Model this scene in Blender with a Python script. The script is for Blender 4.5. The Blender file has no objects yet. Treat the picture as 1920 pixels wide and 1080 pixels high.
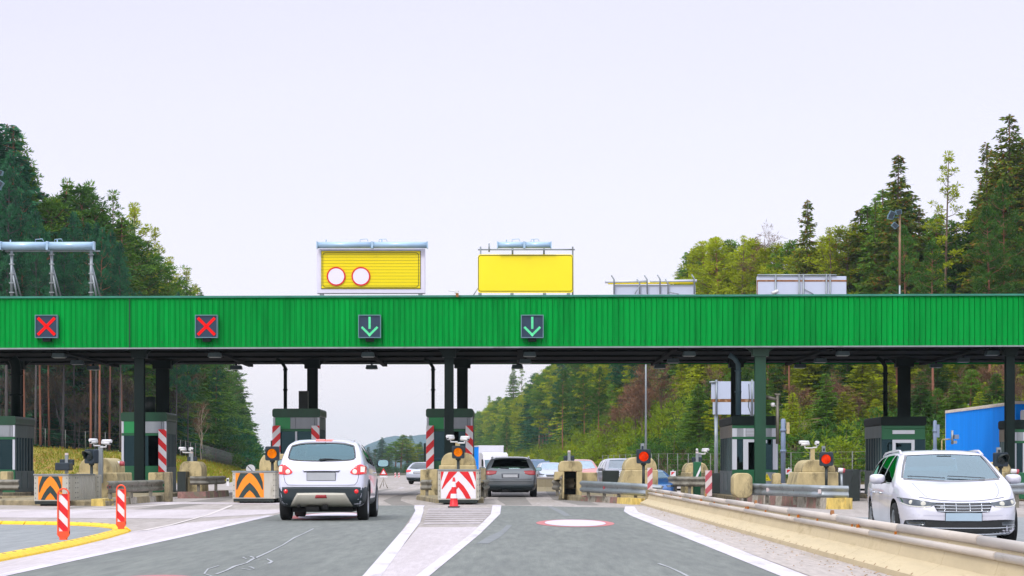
import bpy, bmesh, math, random
import numpy as np
from mathutils import Vector, Matrix
from mathutils.bvhtree import BVHTree
R = math.radians
random.seed(7); RNG = np.random.default_rng(11)
scene = bpy.context.scene
COL = scene.collection
# ---------------------------------------------------------------- camera
F = 3700.0; HZ = 878.0; EYE = 1.05          # focal length in photo pixels, horizon row, eye height
cam_d = bpy.data.cameras.new("camera"); cam = bpy.data.objects.new("camera", cam_d); COL.objects.link(cam)
cam_d.sensor_width = 36; cam_d.lens = F/1920*36; cam_d.shift_y = (HZ-540)/1920
cam_d.clip_start = .5; cam_d.clip_end = 20000
cam.location = (0, 0, EYE); cam.rotation_euler = (R(90), 0, 0)
scene.camera = cam
# ---------------------------------------------------------------- world: overcast sky, brighter overhead
SUN_EL, SUN_AZ = 42, 205                      # elevation, compass bearing measured clockwise from +Y
world = bpy.data.worlds.new("World"); scene.world = world; world.use_nodes = True
wn, wl = world.node_tree.nodes, world.node_tree.links
wn.clear()
out = wn.new("ShaderNodeOutputWorld"); add = wn.new("ShaderNodeAddShader")
b1 = wn.new("ShaderNodeBackground"); sky = wn.new("ShaderNodeTexSky")
sky.sky_type = 'NISHITA'; sky.sun_disc = False; sky.sun_elevation = R(SUN_EL); sky.sun_rotation = R(SUN_AZ)
sky.air_density = 1; sky.dust_density = 3
wl.new(sky.outputs[0], b1.inputs[0]); b1.inputs[1].default_value = 0.05
b2 = wn.new("ShaderNodeBackground")
tc = wn.new("ShaderNodeTexCoord"); sx = wn.new("ShaderNodeSeparateXYZ"); rp = wn.new("ShaderNodeValToRGB")
wl.new(tc.outputs['Generated'], sx.inputs[0]); wl.new(sx.outputs[2], rp.inputs[0])
e = rp.color_ramp.elements
e[0].position = 0.0; e[0].color = (.85, .79, .86, 1)
e[1].position = 1.0; e[1].color = (1.9, 1.95, 2.15, 1)
m = e.new(.24); m.color = (.74, .69, .83, 1)
m = e.new(.45); m.color = (1.1, 1.12, 1.3, 1)
ns = wn.new("ShaderNodeTexNoise"); ns.inputs['Scale'].default_value = 2.2; ns.inputs['Detail'].default_value = 5
mpw = wn.new("ShaderNodeMapping"); mpw.inputs['Scale'].default_value = (1, 1, 3.5)
wl.new(tc.outputs['Generated'], mpw.inputs[0]); wl.new(mpw.outputs[0], ns.inputs['Vector'])
mr = wn.new("ShaderNodeMapRange"); mr.inputs[3].default_value = .95; mr.inputs[4].default_value = 1.05
wl.new(ns.outputs[0], mr.inputs[0]); wl.new(mr.outputs[0], b2.inputs[1]); wl.new(rp.outputs[0], b2.inputs[0])
wl.new(b1.outputs[0], add.inputs[0]); wl.new(b2.outputs[0], add.inputs[1]); wl.new(add.outputs[0], out.inputs[0])
sd = bpy.data.lights.new("sun", 'SUN'); sd.energy = 1.5; sd.angle = R(10); sd.color = (1, .96, .9)
sun = bpy.data.objects.new("sun", sd); COL.objects.link(sun)
sdir = Vector((math.sin(R(SUN_AZ))*math.cos(R(SUN_EL)), math.cos(R(SUN_AZ))*math.cos(R(SUN_EL)), math.sin(R(SUN_EL))))
sun.rotation_euler = sdir.to_track_quat('Z', 'Y').to_euler()
vs = scene.view_settings; vs.view_transform = 'Standard'; vs.look = 'None'; vs.gamma = 1; vs.exposure = 0.0
cy = scene.cycles
cy.max_bounces = 6; cy.diffuse_bounces = 3; cy.glossy_bounces = 3; cy.transparent_max_bounces = 10; cy.volume_bounces = 0
cy.use_denoising = True; cy.caustics_reflective = False; cy.caustics_refractive = False

# ---------------------------------------------------------------- helpers
def lin(h):
    if isinstance(h, str):
        h = h.lstrip('#'); c = [int(h[i:i+2], 16)/255 for i in (0, 2, 4)]
    else: return tuple(h)[:3]
    return tuple(x/12.92 if x <= .04045 else ((x+.055)/1.055)**2.4 for x in c)
MATS = {}
def M(name, rgb, rough=.6, var=.12, scale=3.0, bump=0.0, metal=0.0, coat=0.0, streak=1.0, dirt=None, dirt_at=(.55, .7), dscale=1.5,
      emit=0.0, spec=.5, rgb2=None, rand=0.0, xyz=None, detail=6):
    m = bpy.data.materials.new(name); m.use_nodes = True; MATS[name] = m
    n, l = m.node_tree.nodes, m.node_tree.links
    p = n['Principled BSDF']; p.inputs['Roughness'].default_value = rough; p.inputs['Metallic'].default_value = metal
    p.inputs['Coat Weight'].default_value = coat; p.inputs['Coat Roughness'].default_value = .05
    p.inputs['Specular IOR Level'].default_value = spec
    c = lin(rgb); c2 = lin(rgb2) if rgb2 else None
    tc = n.new('ShaderNodeTexCoord'); mp = n.new('ShaderNodeMapping')
    mp.inputs['Scale'].default_value = xyz or (1, 1, streak)
    l.new(tc.outputs['Object'], mp.inputs[0])
    t = n.new('ShaderNodeTexNoise'); t.inputs['Scale'].default_value = scale; t.inputs['Detail'].default_value = detail; t.inputs['Roughness'].default_value = .62
    l.new(mp.outputs[0], t.inputs['Vector'])
    rp = n.new('ShaderNodeValToRGB'); l.new(t.outputs[0], rp.inputs[0])
    e = rp.color_ramp.elements; e[0].position = .3; e[1].position = .7
    lo = tuple(x*(1-var) for x in c); hi = tuple(min(1, x*(1+var)) for x in (c2 or c))
    e[0].color = (*lo, 1); e[1].color = (*hi, 1)
    colour = rp.outputs[0]
    if dirt:
        t2 = n.new('ShaderNodeTexNoise'); t2.inputs['Scale'].default_value = dscale; t2.inputs['Detail'].default_value = 8; t2.inputs['Roughness'].default_value = .7
        l.new(mp.outputs[0], t2.inputs['Vector'])
        r2 = n.new('ShaderNodeMapRange'); r2.inputs[1].default_value = dirt_at[0]; r2.inputs[2].default_value = dirt_at[1]; l.new(t2.outputs[0], r2.inputs[0])
        mx = n.new('ShaderNodeMix'); mx.data_type = 'RGBA'; l.new(r2.outputs[0], mx.inputs[0]); l.new(colour, mx.inputs[6])
        mx.inputs[7].default_value = (*lin(dirt), 1); colour = mx.outputs[2]
    if rand:
        oi = n.new('ShaderNodeObjectInfo'); hs = n.new('ShaderNodeHueSaturation')
        a = n.new('ShaderNodeMapRange'); a.inputs[3].default_value = 1-rand; a.inputs[4].default_value = 1+rand; l.new(oi.outputs['Random'], a.inputs[0])
        l.new(a.outputs[0], hs.inputs['Value']); l.new(colour, hs.inputs['Color']); colour = hs.outputs[0]
    l.new(colour, p.inputs['Base Color'])
    if emit:
        l.new(colour, p.inputs['Emission Color']); p.inputs['Emission Strength'].default_value = emit
        if emit > .7: p.inputs['Coat Weight'].default_value = 0; p.inputs['Specular IOR Level'].default_value = .1; l.remove(p.inputs['Base Color'].links[0]); p.inputs['Base Color'].default_value = (*[x*.15 for x in c], 1)
    if bump:
        b = n.new('ShaderNodeBump'); b.inputs['Strength'].default_value = bump; b.inputs['Distance'].default_value = .02
        t3 = n.new('ShaderNodeTexNoise'); t3.inputs['Scale'].default_value = scale*6; t3.inputs['Detail'].default_value = 4
        l.new(mp.outputs[0], t3.inputs['Vector']); l.new(t3.outputs[0], b.inputs['Height']); l.new(b.outputs[0], p.inputs['Normal'])
    return m
def leafmat(name, a, b, c=None, scale=.5, trans=.25, rand=.15, cat=(.6, .72)):
    """foliage: two greens (and a third, rarer colour) in clumps, a little light coming through"""
    m = M(name, a, rough=.7, var=.25, scale=scale, rgb2=b, rand=rand, spec=.2, dirt=c, dirt_at=cat, dscale=scale*2.2)
    n, l = m.node_tree.nodes, m.node_tree.links
    p = n['Principled BSDF']; src = p.inputs['Base Color'].links[0].from_socket
    tr = n.new('ShaderNodeBsdfTranslucent'); l.new(src, tr.inputs[0]); mx = n.new('ShaderNodeMixShader'); mx.inputs[0].default_value = trans
    o = n['Material Output']; l.new(p.outputs[0], mx.inputs[1]); l.new(tr.outputs[0], mx.inputs[2]); l.new(mx.outputs[0], o.inputs[0])
    return m
def glassmat(name, tint, refl=.12, rough=.02, gc=(.95, 1, 1), ior=1.5):
    m = bpy.data.materials.new(name); m.use_nodes = True; MATS[name] = m
    n, l = m.node_tree.nodes, m.node_tree.links; n.remove(n['Principled BSDF'])
    o = n['Material Output']
    t = n.new('ShaderNodeBsdfTransparent'); t.inputs[0].default_value = (*lin(tint), 1)
    g = n.new('ShaderNodeBsdfGlossy'); g.inputs['Roughness'].default_value = rough; g.inputs[0].default_value = (*gc, 1)
    fr = n.new('ShaderNodeFresnel'); fr.inputs[0].default_value = ior
    ad = n.new('ShaderNodeMath'); ad.operation = 'ADD'; ad.inputs[1].default_value = refl; ad.use_clamp = True; l.new(fr.outputs[0], ad.inputs[0])
    mx = n.new('ShaderNodeMixShader'); l.new(ad.outputs[0], mx.inputs[0]); l.new(t.outputs[0], mx.inputs[1]); l.new(g.outputs[0], mx.inputs[2])
    l.new(mx.outputs[0], o.inputs[0]); return m

class MB:
    """collects shapes; build() links them as one mesh object"""
    def __init__(s): s.v = []; s.f = []; s.mi = []; s.sm = []
    def add(s, vs, fs, mi=0, smooth=False):
        o = len(s.v); s.v += [tuple(map(float, p)) for p in vs]; s.f += [tuple(o+i for i in f) for f in fs]
        s.mi += [mi]*len(fs); s.sm += [smooth]*len(fs); return s
    def box(s, c, d, mi=0, rz=0, rx=0, ry=0):
        x, y, z = d[0]/2, d[1]/2, d[2]/2
        m = Matrix.Rotation(rz, 3, 'Z') @ Matrix.Rotation(ry, 3, 'Y') @ Matrix.Rotation(rx, 3, 'X')
        vs = [Vector(c)+m @ Vector((a*x, b*y, g*z)) for a in (-1, 1) for b in (-1, 1) for g in (-1, 1)]
        return s.add(vs, [(0, 1, 3, 2), (4, 6, 7, 5), (0, 4, 5, 1), (2, 3, 7, 6), (0, 2, 6, 4), (1, 5, 7, 3)], mi)
    def b2(s, x0, x1, y0, y1, z0, z1, mi=0): return s.box(((x0+x1)/2, (y0+y1)/2, (z0+z1)/2), (x1-x0, y1-y0, z1-z0), mi)
    def prism(s, poly, y0, y1, mi=0, axis='y', smooth=False):
        """poly in the plane across axis (x,z for 'y'; y,z for 'x'; x,y for 'z')"""
        n = len(poly)
        area = sum(poly[i][0]*poly[(i+1) % n][1]-poly[(i+1) % n][0]*poly[i][1] for i in range(n))
        if (area < 0) != (axis != 'y'): poly = poly[::-1]
        def P(p, t): return (p[0], t, p[1]) if axis == 'y' else ((t, p[0], p[1]) if axis == 'x' else (p[0], p[1], t))
        vs = [P(p, y0) for p in poly]+[P(p, y1) for p in poly]
        fs = [tuple(range(n)), tuple(range(2*n-1, n-1, -1))]
        s.add(vs, fs, mi); o = len(s.v)-2*n
        for i in range(n):
            j = (i+1) % n; s.f.append((o+i, o+n+i, o+n+j, o+j)); s.mi.append(mi); s.sm.append(smooth)
        return s
    def tube(s, pts, r, n=8, mi=0, caps=True, smooth=True):
        pts = [Vector(p) for p in pts]; rs = r if isinstance(r, (list, tuple)) else [r]*len(pts)
        vs = []; a = None
        for i, p in enumerate(pts):
            d = (pts[min(i+1, len(pts)-1)]-pts[max(i-1, 0)]).normalized()
            if a is None: a = d.orthogonal().normalized()
            a = (a-d*a.dot(d)).normalized(); b = d.cross(a)
            vs += [p+(a*math.cos(2*math.pi*k/n)+b*math.sin(2*math.pi*k/n))*rs[i] for k in range(n)]
        fs = []
        for i in range(len(pts)-1):
            for k in range(n): fs.append((i*n+k, i*n+(k+1) % n, (i+1)*n+(k+1) % n, (i+1)*n+k))
        s.add(vs, fs, mi, smooth)
        if caps:
            o = len(s.v)-len(vs); L = len(pts)-1
            s.f += [tuple(o+k for k in range(n-1, -1, -1)), tuple(o+L*n+k for k in range(n))]; s.mi += [mi]*2; s.sm += [False]*2
        return s
    def lathe(s, prof, n=24, axis='z', c=(0, 0, 0), mi=0, smooth=True):
        """prof: list of (r, h)"""
        vs = []
        for r, h in prof:
            for k in range(n):
                a = 2*math.pi*k/n; p = (r*math.cos(a), r*math.sin(a), h)
                if axis == 'x': p = (h, p[0], p[1])
                if axis == 'y': p = (p[1], h, p[0])
                vs.append((p[0]+c[0], p[1]+c[1], p[2]+c[2]))
        fs = [(i*n+k, i*n+(k+1) % n, (i+1)*n+(k+1) % n, (i+1)*n+k) for i in range(len(prof)-1) for k in range(n)]
        return s.add(vs, fs, mi, smooth)
    def build(s, name, mats, parent=None, bevel=0.0, autosmooth=None, loc=None, segs=1):
        me = bpy.data.meshes.new(name); me.from_pydata(s.v, [], s.f)
        for m in (mats if isinstance(mats, (list, tuple)) else [mats]): me.materials.append(m)
        me.polygons.foreach_set('material_index', s.mi); me.polygons.foreach_set('use_smooth', s.sm)
        me.update()
        o = bpy.data.objects.new(name, me); COL.objects.link(o)
        if parent: o.parent = parent
        if loc: o.location = loc
        if bevel:
            b = o.modifiers.new('bevel', 'BEVEL'); b.width = bevel; b.segments = segs; b.limit_method = 'ANGLE'; b.angle_limit = R(35)
        return o
def tag(o, label=None, cat=None, group=None, kind=None):
    if label: o['label'] = label
    if cat: o['category'] = cat
    if group: o['group'] = group
    if kind: o['kind'] = kind
    return o
def thing(name, label, cat, loc=(0, 0, 0), rz=0, group=None):
    o = bpy.data.objects.new(name, None); COL.objects.link(o); o.location = loc; o.rotation_euler = (0, 0, rz); o.empty_display_size = .1
    return tag(o, label, cat, group)
def struct(o): o['kind'] = 'structure'; return o
def kids(o): return [c for c in o.children]
def dup(o, loc=None, rz=None, label=None, group=None, scale=None, parent=None):
    c = o.copy(); COL.objects.link(c)
    if parent: c.parent = parent
    if loc is not None: c.location = loc
    if rz is not None: c.rotation_euler[2] = rz
    if scale is not None: c.scale = scale if isinstance(scale, (tuple, list)) else (scale,)*3
    if label: c['label'] = label
    if group: c['group'] = group
    for ch in list(o.children): dup(ch, parent=c)
    return c
def zg(x):                                    # the opposite carriageway lies a little lower
    t = min(1, max(0, (x-3.95)/1.6)); return -.12*t*t*(3-2*t)
def ppm(Y): return F/Y
def WX(px, Y): return (px-960)*Y/F
def WZ(py, Y): return EYE+(HZ-py)*Y/F
def G(px, py):
    Y = EYE*F/(py-HZ); return (WX(px, Y), Y)
ORD = ['leftmost', 'second', 'third', 'fourth', 'fifth', 'sixth', 'seventh']
# ---------------------------------------------------------------- materials
CONC = M('weathered_concrete', 'b2a37a', .9, .22, 4, .5, streak=.5, dirt='4c4634', dirt_at=(.5, .68), dscale=2.2)
CONCD = M('dirty_concrete', '8f8468', .9, .3, 5, .5, streak=.6, dirt='3d3b33', dirt_at=(.5, .68), dscale=2)
CONCY = M('yellow_worn_kerb', 'cfb665', .85, .3, 5, .4, streak=.3, dirt='5a5138', dirt_at=(.52, .66), dscale=3)
CONCR = M('faded_red_kerb', '8d6a62', .9, .3, 5, .4, dirt='77715f', dirt_at=(.5, .6), dscale=3)
CONCW = M('faded_white_kerb', 'a59f92', .9, .3, 5, .4, dirt='5d584c', dirt_at=(.52, .66), dscale=3)
FGREEN = M('green_sheet_metal', '008a36', .7, .1, 1.1, rgb2='00973c', spec=.06, dirt='00702c', dirt_at=(.5, .8), dscale=1.6, streak=.12)
FTRIM = M('teal_gutter', '2a7a68', .5, .2, 2)
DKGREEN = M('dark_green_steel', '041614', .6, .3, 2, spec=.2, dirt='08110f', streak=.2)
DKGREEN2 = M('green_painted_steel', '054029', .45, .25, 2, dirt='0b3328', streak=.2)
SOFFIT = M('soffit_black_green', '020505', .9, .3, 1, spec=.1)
BGREEN = M('booth_green', '0e5a36', .45, .15, 1.5, dirt='0a4029', streak=.3)
BGREENL = M('booth_bright_green', '138a4a', .4, .1, 1.5)
GREYP = M('grey_booth_panel', '8d949c', .5, .12, 2, streak=.4, dirt='70757c')
SIDEP = M('booth_side_sheet', '4f6164', .45, .25, 2, streak=.2, dirt='35474a')
SIDEW = M('brown_grey_sheet', '7b7468', .5, .15, 2, streak=.2)
WHITEP = M('white_frame', 'c2c7d2', .45, .06, 2, streak=.4)
BGLASS = glassmat('booth_glass', '2c5660', .04, gc=(.3, .62, .75))
BINT = M('booth_interior', '12242c', .8, .5, 1.2)
GALV = M('galvanised_steel', '8f979c', .45, .15, 3, metal=.55, streak=.4, dirt='6b6f6e')
GALVD = M('dirty_galvanised_steel', '7a776d', .55, .25, 4, metal=.35, dirt='4b473c', dirt_at=(.5, .68), dscale=3)
CUSH = M('crash_box_sheet', 'b3b1a6', .5, .14, 3, metal=.1, streak=.25, dirt='7d7865', dirt_at=(.5, .7))
BLACKP = M('black_paint', '15211f', .5, .3, 3)
TEALB = M('chevron_black', '1f3634', .5, .15, 5)
ORANGE = M('chevron_orange', 'f08a12', .5, .07, 5)
REDP = M('reflective_red', 'd3121c', .45, .1, 6)
WHITER = M('reflective_white', 'dedde2', .45, .05, 6)
REDF = M('faded_red', 'b0505a', .6, .2, 6)
WHITEF = M('faded_white', 'c9bcbc', .6, .1, 6)
SAFOR = M('safety_orange', 'e9502a', .5, .1, 5)
YELK = M('yellow_rubber_kerb', 'e0b90a', .6, .12, 6, .3, dirt='8d760c', dirt_at=(.62, .74), dscale=6)
YELS = M('yellow_sign', 'f2de05', .45, .02, 1)
BLUEPIPE = M('pale_blue_lamp_tube', '9fbdd6', .3, .1, 2, metal=.2)
LAV = M('pale_sign_back', 'bcc5da', .5, .04, 1.2)
RUST = M('rust', '8a5a2e', .8, .4, 6, dirt='c9b9a0')
LENSO = M('lit_orange_lens', 'ff7404', .3, .5, 7, emit=1.0)
LENSR = M('lit_red_lens', 'f03208', .3, .5, 7, emit=1.0)
LENSD = M('dark_lens', '0e2228', .15, .2, 5)
LEDR = M('lit_red_leds', 'ff1a1a', .4, .2, 30, emit=1.0)
LEDG = M('lit_green_leds', '6df5b0', .4, .2, 30, emit=.9)
NAVY = M('signal_box_navy', '14314a', .5, .12, 4)
GREYB = M('grey_signal_edge', '5f7f8e', .5, .1, 4)
CAMW = M('camera_white', 'd5d6d8', .4, .05, 4)
DARKB = M('dark_box', '1a2a36', .5, .2, 4)
BARR = M('barrier_concrete', 'bfb08e', .85, .1, 1.2, .15, xyz=(6, .6, .35), dirt='9a8a66', dirt_at=(.55, .75), dscale=1.2)
PIPE = M('barrier_pipe_paint', 'b9b0a6', .5, .1, 2, xyz=(2, .6, 2), dirt='8f8470', dirt_at=(.58, .75), dscale=2)
CLIP = M('orange_reflector', 'b06414', .5, .2, 8)
SLOT = M('rusty_slot', '7a5a38', .9, .3, 9)
BARK = M('spruce_bark', '6a5648', .9, .35, 2, streak=.3)
BARKR = M('pine_bark_red', '8c5c48', .9, .25, 1.2, streak=.3, dirt='6b5348', dscale=.6)
BARKW = M('birch_bark', 'b0a08c', .9, .2, 3)
# ---------------------------------------------------------------- ground
def sheet(name, polys, mat, z=0.0, kind='structure', div=None):
    mb = MB()
    for poly in polys:
        a = sum(poly[i][0]*poly[(i+1) % len(poly)][1]-poly[(i+1) % len(poly)][0]*poly[i][1] for i in range(len(poly)))
        if a < 0: poly = poly[::-1]
        mb.add([(x, y, z+zg(x)) for x, y in poly], [tuple(range(len(poly)))])
    o = mb.build(name, mat); o['kind'] = kind; return o
def grid(name, xs, ys, zf, mat):
    mb = MB(); nx, ny = len(xs), len(ys)
    mb.add([(x, y, zf(x, y)) for y in ys for x in xs], [(j*nx+i, j*nx+i+1, (j+1)*nx+i+1, (j+1)*nx+i) for j in range(ny-1) for i in range(nx-1)], smooth=True)
    o = mb.build(name, mat); o['kind'] = 'structure'; return o
GRASS = M('roadside_grass', '7d7a1c', .95, .35, 1.5, rgb2='8e7a22', dirt='8a5a26', dirt_at=(.5, .62), dscale=.25)
EARTH = M('forest_floor', '3c3a22', .95, .4, .8, dirt='5b4a2c', dscale=.3)
def asph(name, c, c2, dirt, var=.16, sc=2.5, sheen=None):
    return M(name, c, .85, var, sc*3.2, .35, rgb2=c2, dirt=dirt, dirt_at=(.42, .8), dscale=.9, xyz=(1, .1, 1), detail=10)
ASPH = asph('lane_asphalt', '656a66', '70746e', '5a5e5b')
ASPHG = asph('grey_asphalt', '7f8384', '898d8d', '757a7c')
PALE = asph('pale_concrete_road', '989089', 'a49c98', '7f786d', sc=3)
PINK = asph('pinkish_worn_paint', 'b4acae', 'beb6b9', 'a09796', .08, 5)
WPAINT = M('road_white_paint', 'c6c1ca', .7, .08, 8, .1, dirt='a09a9a', dirt_at=(.48, .72), dscale=4, xyz=(1, .2, 1))
GRIT = M('gritty_shoulder', 'a39b95', .95, .14, 14, .3, rgb2='ada49e', dirt='8f826c', dirt_at=(.55, .8), dscale=2, xyz=(1, .14, 1))
xs = [-3000, -600, -120, -60] + [3.9+.1*i for i in range(19)] + [6, 60, 120, 600, 3000]
grid('ground', xs, [-60, 0, 60, 120, 300, 1200, 6000], lambda x, y: -.03+zg(x), EARTH)
xs = [-45, -20, 0, 3.9] + [4+.1*i for i in range(18)] + [6, 20, 26]
grid('plaza_concrete', xs, [-20, 0, 30, 60, 103], lambda x, y: zg(x), PALE)
# far road after the plaza, bending right
def cx(y): return 0.00022*max(0, y-110)**2
ys = [103+i*12 for i in range(36)]
mb = MB(); 
mb.add([(cx(y)+x, y, -.01) for y in ys for x in (-24, -12, 0, 12, 26)], [(j*5+i, j*5+i+1, j*5+i+6, j*5+i+5) for j in range(len(ys)-1) for i in range(4)])
struct(mb.build('far_road', PALE))
mb = MB()
for off in (-9.5, -6, 2.2):
    for j in range(0, len(ys)-1):
        y0, y1 = ys[j], ys[j]+5; mb.add([(cx(y0)+off, y0, -.004), (cx(y0)+off+.15, y0, -.004), (cx(y1)+off+.15, y1, -.004), (cx(y1)+off, y1, -.004)], [(0, 1, 2, 3)])
struct(mb.build('far_lane_marking', WPAINT))
# lane asphalt (left lane, right lane)
laneL = [(-4.7, 8), (-1.2, 8), (-1.42, 19.2), (-1.79, 31.3), (-2.38, 48.6), (-2.74, 55.5), (-5.5, 55.5), (-5.3, 43.6), (-5.25, 40.5), (-4.91, 19.4)]
laneR = [(-1.05, 8), (-.80, 19.2), (-.51, 31.3), (-.28, 45.2), (-.34, 55.5), (3.1, 52.4), (2.65, 43.7), (2.62, 19.2), (2.6, 8)]
sheet('lane_asphalt', [laneL], ASPH, .004); sheet('lane_asphalt', [laneR], ASPH, .004)
# opposite carriageway asphalt and the grey pocket inside the yellow kerb
mb = MB(); xs = [4.3+.1*i for i in range(14)]+[6, 26]
mb.add([(x, y, .004+zg(x)) for y in (-20, 20, 47) for x in xs], [(j*len(xs)+i, j*len(xs)+i+1, (j+1)*len(xs)+i+1, (j+1)*len(xs)+i) for j in range(2) for i in range(len(xs)-1)])
struct(mb.build('opposite_asphalt', ASPHG))
sheet('grey_pocket', [[(-5.85, 17), (-5.98, 26.2), (-6.45, 32.5), (-7.3, 35.2), (-8.5, 36.5), (-9.6, 37), (-30, 37.6), (-30, 17)]], ASPHG, .004)
# worn pinkish margins
sheet('shoulder', [[(-4.95, 8), (-4.97, 19.4), (-5.28, 40.5), (-5.4, 44), (-6.2, 38), (-6.3, 32.7), (-5.9, 26.2), (-5.7, 8)]], PINK, .004)
sheet('shoulder', [[(2.88, 8), (2.9, 19), (3.02, 50), (3.3, 55), (3.75, 55), (3.7, 20), (3.66, 8)]], GRIT, .004)
sheet('shoulder', [[(-6.8, 41), (-5.5, 45.5), (-5.6, 50), (-13, 50), (-16, 43)]], PINK, .004)
sheet('shoulder', [[(-6, 57.5), (-6.2, 60), (-13, 62), (-13, 58.5)]], PINK, .004)
# gore between the lanes: worn white paint with edge lines and faint hatching
sheet('gore_paint', [[(-1.28, 8), (-.98, 8), (-.93, 19.2), (-.62, 32), (-.6, 35), (-1.66, 35), (-1.3, 19.2)]], PINK, .006)
def strip(name, a, b, mat, z=.008):
    mb = MB(); n = len(a); mb.add([(x, y, z) for x, y in a]+[(x, y, z) for x, y in b], [(i, i+1, n+i+1, n+i) for i in range(n-1)])
    return struct(mb.build(name, mat))
strip('lane_marking', [(-1.5, 8), (-1.45, 19.2), (-1.79, 31.3), (-1.98, 38), (-2.38, 48.6), (-2.6, 52.5), (-2.74, 55.5)], [(-1.3, 8), (-1.27, 19.2), (-1.6, 31.3), (-1.77, 38), (-2.18, 48.6), (-2.36, 52.5), (-2.45, 55.5)], WPAINT)
strip('lane_marking', [(-.98, 8), (-.93, 19.2), (-.64, 32), (-.48, 45), (-.55, 55.5)], [(-.84, 8), (-.8, 19.2), (-.51, 31.3), (-.27, 45.2), (-.3, 55.5)], WPAINT)
strip('lane_marking', [(2.6, 8), (2.6, 19.2), (2.62, 43.7), (2.72, 48), (3.1, 54)], [(2.83, 8), (2.86, 19.2), (2.98, 33), (3.0, 47), (3.35, 54)], WPAINT)
mb = MB()
for i in range(9):
    y = 37+i*1.75; w0, w1 = np.interp(y, [35, 48.6, 55], [-1.6, -2.1, -2.3]), np.interp(y, [35, 45, 55], [-.62, -.5, -.55])
    mb.add([(w0, y, .008), (w1, y+.25, .008), (w1, y+.95, .008), (w0, y+.7, .008)], [(0, 1, 2, 3)])
struct(mb.build('gore_hatching', PINK))
sheet('left_edge_marking', [[(-4.98, 10), (-4.82, 10), (-5.0, 30), (-5.2, 40.5), (-5.26, 43.6), (-5.42, 43.6), (-5.36, 40.5), (-5.15, 30)]], WPAINT, .008)
# painted speed roundels with their numbers worn away
REDRD = M('worn_red_road_paint', 'b06a6a', .8, .1, 6, .1); WRD = M('roundel_white', 'bfbac6', .8, .04, 6, .1)
def roundel(x, y, rx, ry):
    mb = MB(); n = 48
    pts = lambda k, z: [(x+rx*k[0]*math.cos(2*math.pi*i/n), y+ry*k[1]*math.sin(2*math.pi*i/n), z) for i in range(n)]
    mb.add(pts((1, 1), .008), [tuple(range(n))], 0); mb.add(pts((.78, .88), .012), [tuple(range(n))], 1)
    return tag(struct(mb.build('road_roundel', [REDRD, WRD])))
roundel(1.2, 37.6, .74, 2.55); roundel(-4.0, 43.2, .78, 3.2); roundel(-3.4, 16.2, .8, 3.1)
# chalk-white squiggle and scratches on the lanes
def ribbon(name, pts, w, mat, z=.009):
    mb = MB(); P = [Vector((x, y, 0)) for x, y in pts]; vs = []
    for i, p in enumerate(P):
        d = (P[min(i+1, len(P)-1)]-P[max(0, i-1)]).normalized(); nn = Vector((-d.y, d.x, 0)); ww = w*random.uniform(.4, 1.2)
        vs += [p+nn*ww+Vector((0, 0, z)), p-nn*ww+Vector((0, 0, z))]
    mb.add(vs, [(2*i, 2*i+1, 2*i+3, 2*i+2) for i in range(len(P)-1)]); return struct(mb.build(name, mat))
WCH = M('chalk_line', '9c9fa2', .8, .2, 9)
ribbon('chalk_mark', [G(*p) for p in [(405, 1078), (424, 1071), (440, 1063), (462, 1057), (473, 1050), (500, 1038), (530, 1023), (552, 1009), (568, 1002), (588, 992)]], .022, WCH)
ribbon('chalk_mark', [G(*p) for p in [(462, 1049), (455, 1046), (468, 1044), (480, 1048)]], .02, WCH)
ribbon('chalk_mark', [G(*p) for p in [(484, 1051), (500, 1049), (510, 1054), (504, 1058), (495, 1058)]], .018, WCH)
ribbon('chalk_mark', [G(*p) for p in [(452, 1067), (470, 1070), (477, 1067), (468, 1064)]], .016, WCH)
ribbon('chalk_mark', [G(*p) for p in [(410, 1062), (390, 1068), (383, 1077), (398, 1082)]], .016, WCH)
ribbon('chalk_mark', [G(*p) for p in [(1235, 1058), (1255, 1065), (1275, 1074), (1290, 1082)]], .018, WCH)
TYRE = M('tyre_rubber_mark', '4b4d4c', .8, .2, 4)
TYREL = M('tyre_scuff_pale', '717576', .8, .2, 4)
ribbon('road_scuff', [G(*p) for p in [(905, 1020), (925, 1008), (945, 996), (955, 985)]], .12, TYREL, .007)
ribbon('road_scuff', [G(*p) for p in [(1030, 950), (1048, 958), (1065, 968)]], .10, TYREL, .007)
TYREP = M('tyre_dark_plaza', '77726c', .8, .2, 3, dirt='8d877f', dscale=.8)
for pts, w in (([(-4.6, 56), (-5.6, 64), (-6.0, 72), (-6.2, 100)], .35), ([(-3.1, 56), (-3.9, 64), (-4.2, 72), (-4.4, 100)], .3), ([(.2, 56), (0, 66), (0, 100)], .45), ([(2.2, 56), (1.9, 66), (1.8, 100)], .45),
               ([(-9.2, 50), (-9.6, 60), (-10.2, 75), (-10.4, 100)], .5), ([(-11.6, 50), (-12, 60), (-12.1, 75), (-12.2, 100)], .4), ([(-16, 50), (-16.4, 100)], .5)):
    ribbon('road_scuff', pts, w, TYREP, .003)
# pavement joints on the pale concrete
JNT = M('tar_joint', '5f5a54', .9, .2, 5)
for y in (57.5, 64, 70): ribbon('road_joint', [(-24, y+.3), (-15, y), (-8, y+.2), (-3, y)], .03, JNT, .005)
WORN = M('worn_line', 'c4bcb8', .8, .1, 5)
ribbon('worn_marking', [G(*p) for p in [(270, 995), (320, 985), (390, 966), (430, 950), (436, 947)]], .06, WORN, .009)
ribbon('worn_marking', [G(*p) for p in [(0, 960), (60, 957), (140, 957), (260, 950), (330, 945)]], .25, WORN, .008)
ribbon('worn_marking', [G(*p) for p in [(210, 943), (300, 936), (380, 930), (430, 922)]], .25, WORN, .008)
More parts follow.
